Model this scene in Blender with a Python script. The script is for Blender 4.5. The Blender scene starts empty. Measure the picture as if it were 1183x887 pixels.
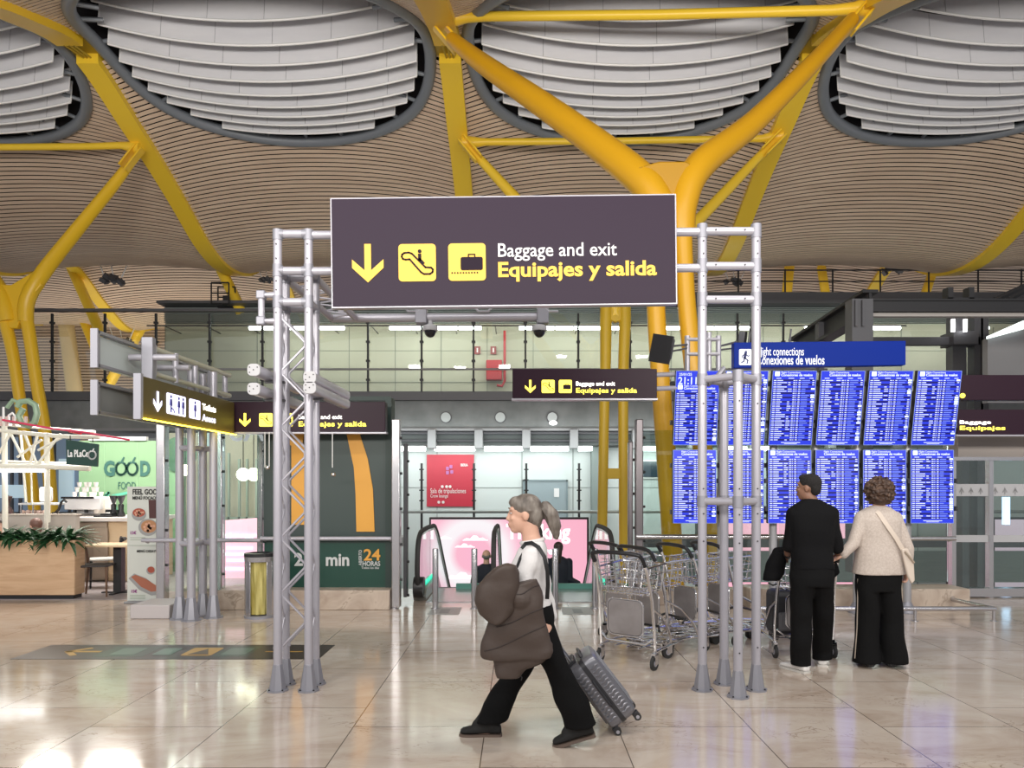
import bpy, math, random
from mathutils import Vector, Matrix, Euler
random.seed(7)
S = bpy.context.scene
C = S.collection
PI = math.pi

# ------------------------------------------------------------------ camera, world, light, exposure
F = 850.0; VX = 600.0; HY = 560.0; EYE = 1.65
cam_d = bpy.data.cameras.new('camera'); cam = bpy.data.objects.new('camera', cam_d); C.objects.link(cam)
cam.location = (0, 0, EYE); cam.rotation_euler = (PI/2, 0, 0)
cam_d.sensor_width = 36; cam_d.lens = F/1183*36
cam_d.shift_x = (591.5-VX)/1183; cam_d.shift_y = (HY-443.5)/1183
cam_d.clip_end = 300; cam_d.clip_start = .05
S.camera = cam
S.view_settings.view_transform = 'Standard'; S.view_settings.look = 'None'
S.view_settings.exposure = 0.0; S.view_settings.gamma = 1; S.view_settings.use_curve_mapping = False
W = bpy.data.worlds.new('hall_light'); S.world = W; W.use_nodes = True
bg = W.node_tree.nodes['Background']; bg.inputs[0].default_value = (.93, .95, 1, 1); bg.inputs[1].default_value = .50

def area(name, loc, rot, sx, sy, power, col=(1, .95, .88)):
    l = bpy.data.lights.new(name, 'AREA'); l.shape = 'RECTANGLE'; l.size = sx; l.size_y = sy; l.energy = power; l.color = col
    o = bpy.data.objects.new(name, l); C.objects.link(o); o.location = loc; o.rotation_euler = rot
    return o
area('unseen_roof_fill', (0, -3, 4.6), (R0 := math.radians(145), 0, 0), 22, 2.5, 4100)  # unseen area lamp added behind the camera to brighten the roof
for dx_, dy_, pw_ in ((-7, -1, 150), (-4, -1.5, 150), (-1, -1, 150), (2.5, 3, 110), (5, 3.5, 110), (7.5, 3, 110)): area('unseen_hall_fill', (dx_, dy_, 9.5), (math.radians(20 if dy_ < 0 else 5), 0, 0), .7, .5, pw_)  # unseen lamps added outside the view as fill for floor and people
area('void_light', (2.5, 22.8, 2.9), (math.radians(50), 0, 0), 16, 1.2, 300, (.92, 1, .98))
area('mezzanine_uplight', (-17, 35, 4.0), (math.radians(128), 0, 0), 12, 3, 420, (1, .84, .62))
area('mezzanine_wall_boost', (4, 26.4, Z0w := 7.0), (math.radians(62), 0, 0), 26, .3, 230, (1, 1, .93))  # extra unseen lamp boosting the fluorescent row's light on the upper wall
area('mezzanine_uplight', (8, 31, 9.0), (math.radians(180), 0, 0), 22, 2, 70, (1, .85, .75))
for cx_ in (-8.2, -7.0, -5.6): area('cafe_spot', (cx_, 12.6, 3.3), (0, 0, 0), .8, .5, 70, (1, .95, .88))

# ------------------------------------------------------------------ helpers
def X(px, D): return (px-VX)*D/F
def Z(py, D): return EYE+(HY-py)*D/F
def P(px, py, D): return Vector((X(px, D), D, Z(py, D)))

MATS = {}
def mat(name, col, rough=.5, metal=0, emit=0, ecol=None, spec=None, coat=0, bump=None, alpha=None):
    if name in MATS: return MATS[name]
    m = bpy.data.materials.new(name); m.use_nodes = True; nt = m.node_tree
    b = nt.nodes['Principled BSDF']
    b.inputs['Base Color'].default_value = (*col, 1); b.inputs['Roughness'].default_value = rough; b.inputs['Metallic'].default_value = metal
    if emit:
        b.inputs['Emission Color'].default_value = (*(ecol or col), 1); b.inputs['Emission Strength'].default_value = emit
    if spec is not None: b.inputs['Specular IOR Level'].default_value = spec
    if coat: b.inputs['Coat Weight'].default_value = coat
    if bump:
        n = nt.nodes.new('ShaderNodeTexNoise'); n.inputs['Scale'].default_value = bump[0]; n.inputs['Detail'].default_value = 4
        tc = nt.nodes.new('ShaderNodeTexCoord'); nt.links.new(tc.outputs['Object'], n.inputs['Vector'])
        bp = nt.nodes.new('ShaderNodeBump'); bp.inputs['Strength'].default_value = bump[1]; bp.inputs['Distance'].default_value = .01
        nt.links.new(n.outputs['Fac'], bp.inputs['Height']); nt.links.new(bp.outputs['Normal'], b.inputs['Normal'])
    MATS[name] = m; return m

def noise_mat(name, stops, scale=(4, 4, 4), rough=.5, detail=6, dist=0, metal=0, coord='Object', rvar=None):
    if name in MATS: return MATS[name]
    m = bpy.data.materials.new(name); m.use_nodes = True; nt = m.node_tree; b = nt.nodes['Principled BSDF']
    tc = nt.nodes.new('ShaderNodeTexCoord'); mp = nt.nodes.new('ShaderNodeMapping'); mp.inputs['Scale'].default_value = scale
    n = nt.nodes.new('ShaderNodeTexNoise'); n.inputs['Scale'].default_value = 1; n.inputs['Detail'].default_value = detail; n.inputs['Distortion'].default_value = dist
    cr = nt.nodes.new('ShaderNodeValToRGB')
    while len(cr.color_ramp.elements) < len(stops): cr.color_ramp.elements.new(.5)
    for e, (p, c) in zip(cr.color_ramp.elements, stops): e.position = p; e.color = (*c, 1)
    nt.links.new(tc.outputs[coord], mp.inputs[0]); nt.links.new(mp.outputs[0], n.inputs[0]); nt.links.new(n.outputs['Fac'], cr.inputs[0])
    nt.links.new(cr.outputs[0], b.inputs['Base Color']); b.inputs['Roughness'].default_value = rough; b.inputs['Metallic'].default_value = metal
    MATS[name] = m; return m

def glass_mat(name, tint=(.9, .97, .94), refl=.12, rough=.02):
    m = bpy.data.materials.new(name); m.use_nodes = True; nt = m.node_tree; nt.nodes.clear()
    o = nt.nodes.new('ShaderNodeOutputMaterial'); mx = nt.nodes.new('ShaderNodeMixShader'); t = nt.nodes.new('ShaderNodeBsdfTransparent'); g = nt.nodes.new('ShaderNodeBsdfGlossy')
    t.inputs[0].default_value = (*tint, 1); g.inputs['Roughness'].default_value = rough; g.inputs[0].default_value = (.9, .95, .95, 1)
    lw = nt.nodes.new('ShaderNodeLayerWeight'); lw.inputs[0].default_value = .25
    mu = nt.nodes.new('ShaderNodeMath'); mu.operation = 'MULTIPLY_ADD'; mu.inputs[1].default_value = .6; mu.inputs[2].default_value = refl*.4
    nt.links.new(lw.outputs['Fresnel'], mu.inputs[0]); nt.links.new(mu.outputs[0], mx.inputs[0])
    nt.links.new(t.outputs[0], mx.inputs[1]); nt.links.new(g.outputs[0], mx.inputs[2]); nt.links.new(mx.outputs[0], o.inputs[0])
    MATS[name] = m; return m

def wpos(o):
    v = Vector((0, 0, 0))
    while o: v += o.location; o = o.parent
    return v

def frame_of(d, up=Vector((0, 0, 1))):
    d = d.normalized()
    if abs(d.dot(up)) > .98: up = Vector((0, 1, 0))
    a = d.cross(up).normalized(); b = a.cross(d).normalized()
    return a, b

class MB:
    def __init__(s): s.v = []; s.f = []
    def add(s, vs, fs):
        k = len(s.v); s.v += [Vector(v) for v in vs]; s.f += [tuple(i+k for i in f) for f in fs]; return s
    def bx(s, x0, x1, y0, y1, z0, z1):
        return s.add([(x, y, z) for z in (z0, z1) for y in (y0, y1) for x in (x0, x1)],
                     [(0, 2, 3, 1), (4, 5, 7, 6), (0, 1, 5, 4), (2, 6, 7, 3), (0, 4, 6, 2), (1, 3, 7, 5)])
    def box(s, c, d, rot=None):
        c = Vector(c); M = rot or Matrix.Identity(3)
        return s.add([c+M @ Vector((x*d[0]/2, y*d[1]/2, z*d[2]/2)) for z in (-1, 1) for y in (-1, 1) for x in (-1, 1)],
                     [(0, 2, 3, 1), (4, 5, 7, 6), (0, 1, 5, 4), (2, 6, 7, 3), (0, 4, 6, 2), (1, 3, 7, 5)])
    def loft(s, rings, cap=True, closed=False):
        n = len(rings[0]); vs = [v for r in rings for v in r]; fs = []
        m = len(rings)
        for i in range(m if closed else m-1):
            for j in range(n):
                a = i*n+j; b = i*n+(j+1) % n; c = ((i+1) % m)*n+(j+1) % n; d = ((i+1) % m)*n+j
                fs.append((a, b, c, d))
        if cap and not closed: fs.append(tuple(reversed(range(n)))); fs.append(tuple(range((m-1)*n, m*n)))
        return s.add(vs, fs)
    def cyl(s, p0, p1, r0, r1=None, n=12):
        p0 = Vector(p0); p1 = Vector(p1); r1 = r0 if r1 is None else r1
        a, b = frame_of(p1-p0)
        return s.loft([[p+(a*math.cos(2*PI*k/n)+b*math.sin(2*PI*k/n))*r for k in range(n)] for p, r in ((p0, r0), (p1, r1))])
    def tube(s, pts, r, n=8, closed=False, flat=None):
        pts = [Vector(p) for p in pts]; rings = []; m = len(pts); pa = None
        for i, p in enumerate(pts):
            if closed: d = pts[(i+1) % m]-pts[i-1]
            else: d = pts[min(i+1, m-1)]-pts[max(i-1, 0)]
            d.normalize()
            if pa is None: a, b = frame_of(d)
            else:
                a = pa-d*pa.dot(d); a.normalize(); b = a.cross(d)
            pa = a
            rr = r[i] if isinstance(r, (list, tuple)) else r
            rings.append([p+(a*math.cos(2*PI*k/n)+b*math.sin(2*PI*k/n))*rr for k in range(n)])
        return s.loft(rings, closed=closed)
    def ell(s, c, r, rot=None, nu=14, nv=9):
        c = Vector(c); M = rot or Matrix.Identity(3); r = (r, r, r) if isinstance(r, (int, float)) else r
        vs = [c+M @ Vector((0, 0, -r[2]))]; fs = []
        for i in range(1, nv):
            t = PI*i/nv-PI/2
            for j in range(nu):
                a = 2*PI*j/nu; vs.append(c+M @ Vector((r[0]*math.cos(t)*math.cos(a), r[1]*math.cos(t)*math.sin(a), r[2]*math.sin(t))))
        vs.append(c+M @ Vector((0, 0, r[2])))
        for j in range(nu): fs.append((0, 1+(j+1) % nu, 1+j))
        for i in range(nv-2):
            for j in range(nu):
                a = 1+i*nu+j; b = 1+i*nu+(j+1) % nu; fs.append((a, b, b+nu, a+nu))
        k = 1+(nv-2)*nu
        for j in range(nu): fs.append((k+j, k+(j+1) % nu, k+nu))
        return s.add(vs, fs)
    def lathe(s, c, prof, n=20):
        c = Vector(c)
        return s.loft([[c+Vector((r*math.cos(2*PI*k/n), r*math.sin(2*PI*k/n), z)) for k in range(n)] for r, z in prof])
    def caps(s, pts, rs, n=12):      # tapered limb with round joints
        for i, (p, r) in enumerate(zip(pts, rs)):
            s.ell(p, r, nu=n, nv=8)
            if i: s.cyl(pts[i-1], p, rs[i-1], r, n)
        return s
    def prism(s, poly, o, u, v, n, d):   # 2-D outline at o on axes u,v pushed out by d along n
        o = Vector(o); u = Vector(u); v = Vector(v); n = Vector(n); k = len(poly)
        a = [o+u*x+v*y for x, y in poly]; b = [p+n*d for p in a]
        return s.add(a+b, [tuple(reversed(range(k))), tuple(range(k, 2*k))]+[(i, (i+1) % k, (i+1) % k+k, i+k) for i in range(k)])
    def strip(s, A, B, o, u, v, n, d):   # ribbon between two 2-D polylines, thickness d
        for i in range(len(A)-1): s.prism([A[i], A[i+1], B[i+1], B[i]], o, u, v, n, d)
        return s
    def line(s, pts, w, o, u, v, n, d, closed=False):  # thick 2-D line
        pts = list(pts)+([pts[0]] if closed else [])
        for (x0, y0), (x1, y1) in zip(pts, pts[1:]):
            L = math.hypot(x1-x0, y1-y0) or 1; a = (y0-y1)/L*w/2; b = (x1-x0)/L*w/2; e = (x1-x0)/L*w*.3; g = (y1-y0)/L*w*.3
            s.prism([(x0-a-e, y0-b-g), (x1-a+e, y1-b+g), (x1+a+e, y1+b+g), (x0+a-e, y0+b-g)], o, u, v, n, d)
        return s
    def build(s, name, m, parent=None, smooth=True, bev=0, local=False, loc=None, angle=40):
        base = wpos(parent) if parent else Vector((0, 0, 0))
        if loc is not None: base = Vector(loc)
        me = bpy.data.meshes.new(name)
        me.from_pydata([v-base for v in s.v], [], s.f)
        if isinstance(m, (list, tuple)):
            for k in m: me.materials.append(k)
        else: me.materials.append(m)
        me.update()
        if smooth:
            me.shade_smooth(); me.set_sharp_from_angle(angle=math.radians(angle))
        o = bpy.data.objects.new(name, me); C.objects.link(o)
        if parent: o.parent = parent
        elif loc is not None: o.location = loc
        if bev:
            b = o.modifiers.new('bevel', 'BEVEL'); b.width = bev; b.segments = 2; b.limit_method = 'ANGLE'
        return o
    def remesh(s, name, m, parent, voxel=.01, smooth=3, tweak=None):
        o = s.build(name, m, parent, smooth=False)
        r = o.modifiers.new('r', 'REMESH'); r.mode = 'VOXEL'; r.voxel_size = voxel; r.use_smooth_shade = True
        if smooth:
            sm = o.modifiers.new('s', 'SMOOTH'); sm.iterations = smooth; sm.factor = .5
        dg = bpy.context.evaluated_depsgraph_get()
        me = bpy.data.meshes.new_from_object(o.evaluated_get(dg), depsgraph=dg)
        o.modifiers.clear(); old = o.data; o.data = me; bpy.data.meshes.remove(old); me.name = name
        if tweak:
            base = wpos(parent)
            for v in me.vertices: v.co = tweak(v.co+base)-base
        me.shade_smooth()
        return o

def tag(o, label=None, cat=None, group=None, kind=None):
    if label: o['label'] = label
    if cat: o['category'] = cat
    if group: o['group'] = group
    if kind: o['kind'] = kind
    return o
ORD = ('first', 'second', 'third', 'fourth', 'fifth', 'sixth', 'seventh', 'eighth', 'ninth', 'tenth', 'eleventh', 'twelfth', 'thirteenth', 'fourteenth', 'fifteenth', 'sixteenth', 'seventeenth', 'eighteenth', 'nineteenth', 'twentieth')
def thing(name, label, cat, loc=(0, 0, 0), group=None):
    o = bpy.data.objects.new(name, None); C.objects.link(o); o.location = loc; o.empty_display_size = .1
    return tag(o, label, cat, group)
def struct(name, mb, m, **k): return tag(mb.build(name, m, **k), kind='structure')
def dup(root, loc=None, rotz=None, label=None, group=None, parent=None):
    c = root.copy(); C.objects.link(c)
    if parent: c.parent = parent
    if loc is not None: c.location = loc
    if rotz is not None: c.rotation_euler = (0, 0, rotz)
    if label: c['label'] = label
    if group: c['group'] = group
    for ch in list(root.children): dup(ch, parent=c)
    return c

def text(s, size, m, parent, o, u, v, n, depth=.004, xs=1.0, bold=0.0, align='LEFT', name='lettering', width=None):
    cu = bpy.data.curves.new('t', 'FONT'); cu.body = s; cu.size = size; cu.offset = bold*size; cu.extrude = depth/2; cu.align_x = align; cu.resolution_u = 3
    t = bpy.data.objects.new('t', cu); C.objects.link(t)
    dg = bpy.context.evaluated_depsgraph_get(); me = bpy.data.meshes.new_from_object(t.evaluated_get(dg), depsgraph=dg)
    bpy.data.objects.remove(t)
    if width:
        xsv = [q.co.x for q in me.vertices]; xs = width/(max(xsv)-min(xsv))
    u = Vector(u); v = Vector(v); n = Vector(n); base = Vector(o)-wpos(parent)
    for q in me.vertices: q.co = base+u*(q.co.x*xs)+v*q.co.y+n*(q.co.z+depth/2)
    me.materials.clear(); me.materials.append(m); me.name = name
    ob = bpy.data.objects.new(name, me); C.objects.link(ob); ob.parent = parent
    return ob
def rrect(x0, x1, y0, y1, r, k=4):
    out = []
    for cx, cy, a in ((x1-r, y1-r, 0), (x0+r, y1-r, 90), (x0+r, y0+r, 180), (x1-r, y0+r, 270)):
        for i in range(k+1):
            t = math.radians(a+90*i/k); out.append((cx+r*math.cos(t), cy+r*math.sin(t)))
    return out
def disc(cx, cy, r, n=14, ry=None): return [(cx+r*math.cos(2*PI*i/n), cy+(ry or r)*math.sin(2*PI*i/n)) for i in range(n)]
UX = Vector((1, 0, 0)); UZ = Vector((0, 0, 1)); NY = Vector((0, -1, 0))

# ------------------------------------------------------------------ materials
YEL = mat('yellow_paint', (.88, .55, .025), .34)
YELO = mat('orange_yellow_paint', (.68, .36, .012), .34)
YELG = mat('lemon_yellow_paint', (.95, .64, .045), .35)
YELS = mat('dimmed_lemon_paint', (.72, .47, .025), .4)  # same lemon paint, darkened in its colour to offset strong lamp light
WOODC = noise_mat('bamboo', [(.3, (.64, .48, .36)), (.7, (.78, .61, .47))], (.5, 6, 6), .45)
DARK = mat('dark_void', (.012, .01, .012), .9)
RIM = mat('blue_grey_steel', (.20, .22, .25), .4)
ALU = mat('light_grey_tube', (.44, .43, .48), .34, .3)
ALUD = mat('grey_cast_foot', (.30, .30, .34), .45, .4)
STEEL = mat('brushed_steel', (.55, .54, .56), .25, .9)
CHROME = mat('chrome', (.75, .75, .77), .16, 1)
SIGNB = mat('aubergine_panel', (.030, .019, .034), .45, spec=.15)
SIGND = mat('dark_aubergine_panel', (.026, .010, .02), .4, spec=.2)
WHITE = mat('white_paint', (.8, .8, .8), .5)
SGY = mat('sign_yellow', (.88, .54, .10), .6, spec=.2)
GLOWY = mat('lit_yellow', (1, .85, .1), .5, emit=1.6)
GLOWW = mat('lit_white', (1, .97, .9), .5, emit=2.0)
GLOWB = mat('lit_lilac', (.75, .75, 1), .5, emit=1.3)
BLACK = mat('black_plastic', (.015, .015, .017), .35)
BLACKM = mat('black_steel', (.03, .03, .033), .5, .3)
DGREY = mat('dark_grey_steel', (.10, .10, .11), .5, .2)
MGREY = mat('mid_grey_panel', (.26, .26, .27), .5)
CONC = noise_mat('concrete', [(.3, (.17, .18, .18)), (.7, (.24, .25, .25))], (2, 2, 2), .7)
RUBBER = mat('rubber', (.03, .03, .03), .7)
GLASS = glass_mat('clear_glass')
GLASSG = glass_mat('green_tinted_glass', (.96, .98, .96), .10)
TUBE = mat('tube_lamp', (1, 1, 1), .5, emit=14, ecol=(.93, 1, .97))
SKIN = noise_mat('skin', [(.3, (.62, .36, .26)), (.7, (.70, .42, .31))], (6, 6, 6), .5)
SKIND = noise_mat('tanned_skin', [(.3, (.24, .12, .08)), (.7, (.32, .17, .11))], (6, 6, 6), .5)

# marble floor
def floor_mat():
    m = bpy.data.materials.new('marble_tiles'); m.use_nodes = True; nt = m.node_tree; b = nt.nodes['Principled BSDF']; N = nt.nodes.new; L = nt.links.new
    tc = N('ShaderNodeTexCoord')
    mp = N('ShaderNodeMapping'); mp.inputs['Rotation'].default_value = (0, 0, PI/2); mp.inputs['Location'].default_value = (.42, .232, 0)
    br = N('ShaderNodeTexBrick'); br.inputs['Scale'].default_value = 1; br.inputs['Brick Width'].default_value = 1.15; br.inputs['Row Height'].default_value = .9
    br.inputs['Mortar Size'].default_value = .004; br.inputs['Mortar Smooth'].default_value = .2; br.offset = .37; br.offset_frequency = 2
    br.inputs['Color1'].default_value = (0, 0, 0, 1); br.inputs['Color2'].default_value = (1, 1, 1, 1); br.inputs['Mortar'].default_value = (.5, .5, .5, 1)
    L(tc.outputs['Object'], mp.inputs[0]); L(mp.outputs[0], br.inputs[0])
    n1 = N('ShaderNodeTexNoise'); n1.inputs['Scale'].default_value = 1.3; n1.inputs['Detail'].default_value = 8; n1.inputs['Distortion'].default_value = 1.2; n1.inputs['Roughness'].default_value = .65
    mp2 = N('ShaderNodeMapping'); mp2.inputs['Scale'].default_value = (1, 1.9, 1)
    ad = N('ShaderNodeVectorMath'); ad.operation = 'ADD'; sc = N('ShaderNodeVectorMath'); sc.operation = 'SCALE'; sc.inputs[3].default_value = 3.0
    L(br.outputs['Color'], sc.inputs[0]); L(tc.outputs['Object'], ad.inputs[0]); L(sc.outputs[0], ad.inputs[1]); L(ad.outputs[0], mp2.inputs[0]); L(mp2.outputs[0], n1.inputs[0])
    cr = N('ShaderNodeValToRGB'); e = cr.color_ramp.elements
    e[0].position = .30; e[0].color = (.45, .355, .285, 1); e[1].position = .62; e[1].color = (.60, .52, .445, 1)
    x = e.new(.46); x.color = (.54, .45, .375, 1)
    L(n1.outputs['Fac'], cr.inputs[0])
    # thin dark veins
    w = N('ShaderNodeTexNoise'); w.inputs['Scale'].default_value = 2.1; w.inputs['Detail'].default_value = 6; w.inputs['Distortion'].default_value = 2.5; L(mp2.outputs[0], w.inputs[0])
    s1 = N('ShaderNodeMath'); s1.operation = 'SUBTRACT'; s1.inputs[1].default_value = .5; a1 = N('ShaderNodeMath'); a1.operation = 'ABSOLUTE'
    cr2 = N('ShaderNodeValToRGB'); cr2.color_ramp.elements[0].position = 0; cr2.color_ramp.elements[0].color = (.45, .38, .33, 1); cr2.color_ramp.elements[1].position = .016; cr2.color_ramp.elements[1].color = (1, 1, 1, 1)
    L(w.outputs['Fac'], s1.inputs[0]); L(s1.outputs[0], a1.inputs[0]); L(a1.outputs[0], cr2.inputs[0])
    wm = N('ShaderNodeTexNoise'); wm.inputs['Scale'].default_value = 1.1; L(tc.outputs['Object'], wm.inputs[0])
    crm = N('ShaderNodeValToRGB'); crm.color_ramp.elements[0].position = .5; crm.color_ramp.elements[1].position = .65; L(wm.outputs['Fac'], crm.inputs[0])
    mv = N('ShaderNodeMix'); mv.data_type = 'RGBA'; mv.blend_type = 'MULTIPLY'; L(crm.outputs[0], mv.inputs[0]); L(cr.outputs[0], mv.inputs[6]); L(cr2.outputs[0], mv.inputs[7])
    mj = N('ShaderNodeMix'); mj.data_type = 'RGBA'; mj.inputs[7].default_value = (.13, .10, .08, 1); L(br.outputs['Fac'], mj.inputs[0]); L(mv.outputs[2], mj.inputs[6])
    L(mj.outputs[2], b.inputs['Base Color'])
    rr = N('ShaderNodeMapRange'); rr.inputs[3].default_value = .07; rr.inputs[4].default_value = .17; L(n1.outputs['Fac'], rr.inputs[0]); L(rr.outputs[0], b.inputs['Roughness'])
    b.inputs['Specular IOR Level'].default_value = 1.0
    bp = N('ShaderNodeBump'); bp.inputs['Strength'].default_value = .05; bp.inputs['Distance'].default_value = .02; n3 = N('ShaderNodeTexNoise'); n3.inputs['Scale'].default_value = 3.5; L(tc.outputs['Object'], n3.inputs[0]); L(n3.outputs['Fac'], bp.inputs['Height']); L(bp.outputs[0], b.inputs['Normal'])
    return m
MARBLE = floor_mat()
BENCHM = noise_mat('honed_marble', [(.3, (.38, .29, .23)), (.6, (.55, .46, .38)), (.63, (.36, .28, .22)), (.66, (.56, .47, .39))], (2.5, 2.5, 2.5), .35, dist=1.5)
CAFEF = noise_mat('grey_wood_floor', [(.3, (.30, .26, .27)), (.7, (.40, .36, .36))], (8, 1, 1), .35)
# ------------------------------------------------------------------ roof shape
CP = [(2, 7.6), (8, 9.2), (13, 10.6), (15.6, 11.6), (17.9, 12.2), (20.4, 11.5), (21.8, 11.05), (23.2, 10.5), (25, 9.75), (26.6, 9.5), (28.5, 9.8), (30.5, 10.7), (32.3, 11.3), (34.7, 10.2), (37, 9.45), (39.5, 10.1), (42, 11.0), (46, 11.2), (52, 10)]
def rz(D):
    D = max(CP[0][0], min(CP[-1][0]-.001, D))
    for i in range(len(CP)-1):
        if CP[i][0] <= D < CP[i+1][0]: break
    def sl(k):
        k0 = max(0, k-1); k1 = min(len(CP)-1, k+1); return (CP[k1][1]-CP[k0][1])/(CP[k1][0]-CP[k0][0])
    h = CP[i+1][0]-CP[i][0]; t = (D-CP[i][0])/h; a, b = CP[i][1], CP[i+1][1]; ma, mb_ = sl(i)*h, sl(i+1)*h
    return (2*t**3-3*t*t+1)*a+(t**3-2*t*t+t)*ma+(-2*t**3+3*t*t)*b+(t**3-t*t)*mb_
RX0 = -1.72
def arch(x, D):
    u = ((x-RX0) % 9)/9*2-1
    pk = math.exp(-((D-18)/4.6)**2)
    return (.35+.53*pk)*(1-abs(u)**2.2)
def sz(x, D): return rz(D)+arch(x, D)
OA, OB, OC = 4.02, 3.72, 17.9
def open_x(D, bay):  # half-width of opening at depth D
    t = abs(D-OC)/OB
    if t >= 1: return 0
    return OA*(1-t**2.3)**(1/2.1)

mb = MB()
SW, PITCH = .100, .145
D = 9.0
BAYS = range(-4, 5)
while D < 47:
    hw = open_x(D+SW/2, 0)
    step = .5 if D < 30 else .75
    runs = []
    xl = -30 if D < 30 else -40
    xr = 30 if D < 30 else 36
    if hw > 0:
        cur = xl
        for bay in BAYS:
            xm = RX0+4.5+9*bay
            if xm+hw < xl or xm-hw > xr: continue
            if xm-hw > cur: runs.append((cur, xm-hw))
            cur = xm+hw
        if cur < xr: runs.append((cur, xr))
    else: runs = [(xl, xr)]
    for a, b in runs:
        n = max(1, int((b-a)/step)); vs = []; fs = []
        for i in range(n+1):
            x = a+(b-a)*i/n; z0 = sz(x, D); z1 = sz(x, D+SW)
            vs += [(x, D, z0), (x, D+SW, z1), (x, D+SW, z1+.012), (x, D, z0+.012)]
        for i in range(n):
            k = i*4
            for e, g in ((0, 1), (1, 2), (2, 3), (3, 0)): fs.append((k+e, k+g, k+4+g, k+4+e))
        mb.add(vs, fs)
    D += PITCH
struct('ceiling', mb, WOODC, smooth=False)
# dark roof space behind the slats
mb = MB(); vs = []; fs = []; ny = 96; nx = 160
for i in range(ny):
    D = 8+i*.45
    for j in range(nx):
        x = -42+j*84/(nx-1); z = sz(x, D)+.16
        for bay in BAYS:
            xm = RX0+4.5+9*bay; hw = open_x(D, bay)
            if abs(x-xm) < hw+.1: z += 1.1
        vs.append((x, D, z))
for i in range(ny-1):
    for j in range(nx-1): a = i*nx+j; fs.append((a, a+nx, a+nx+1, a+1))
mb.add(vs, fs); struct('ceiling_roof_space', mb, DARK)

# ribs: a front rib and a rear rib meet at each crest
for k in range(-3, 4):
    x = RX0+9*k
    side = {-1: 'left of the large sign', 0: 'crossing above the large hanging sign', 1: 'right of the large sign', -2: 'beyond the far left column', -3: 'outermost on the left', 2: 'at the right edge', 3: 'outermost on the right'}[k]
    for nm, d0, d1, w in (('front', 9, 17.55, .62), ('rear', 18.25, 30, .54), ('far', 30.2, 44, .5)):
        if k in (-3, 3) and nm != 'far': continue
        if nm == 'far' and k in (3, -3, 1, 0, -1, 2): pass
        r = MB(); rings = []; n = int((d1-d0)/.4)
        for i in range(n+1):
            D = d0+(d1-d0)*i/n; z = rz(D)-.07
            rings.append([(x-w/2, D, z), (x+w/2, D, z), (x+w/2, D, z+.3), (x-w/2, D, z+.3)])
        r.loft(rings)
        o = r.build('roof_rib', YELG if nm != 'front' else YEL, angle=30, loc=(x, (d0+d1)/2, rz((d0+d1)/2)))
        tag(o, f'yellow flat roof rib, {nm} span, {side}', 'roof rib', 'yellow roof ribs')
    if abs(k) <= 2:
        j = MB(); j.bx(x-.36, x+.36, 17.4, 18.4, 12.35, 13.2)
        for q in (-.12, 0, .12): j.cyl((x+q, 17.5, 12.12), (x+q*.7, 18.3, 12.25), .025, n=6)
        tag(j.build('rib_joint', mat('shaded_yellow_paint', (.45, .30, .02), .5), loc=(x, 17.9, 12.4)), f'yellow joint box linking two roof ribs {side}', 'joint', 'rib joints at the crest')

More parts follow.
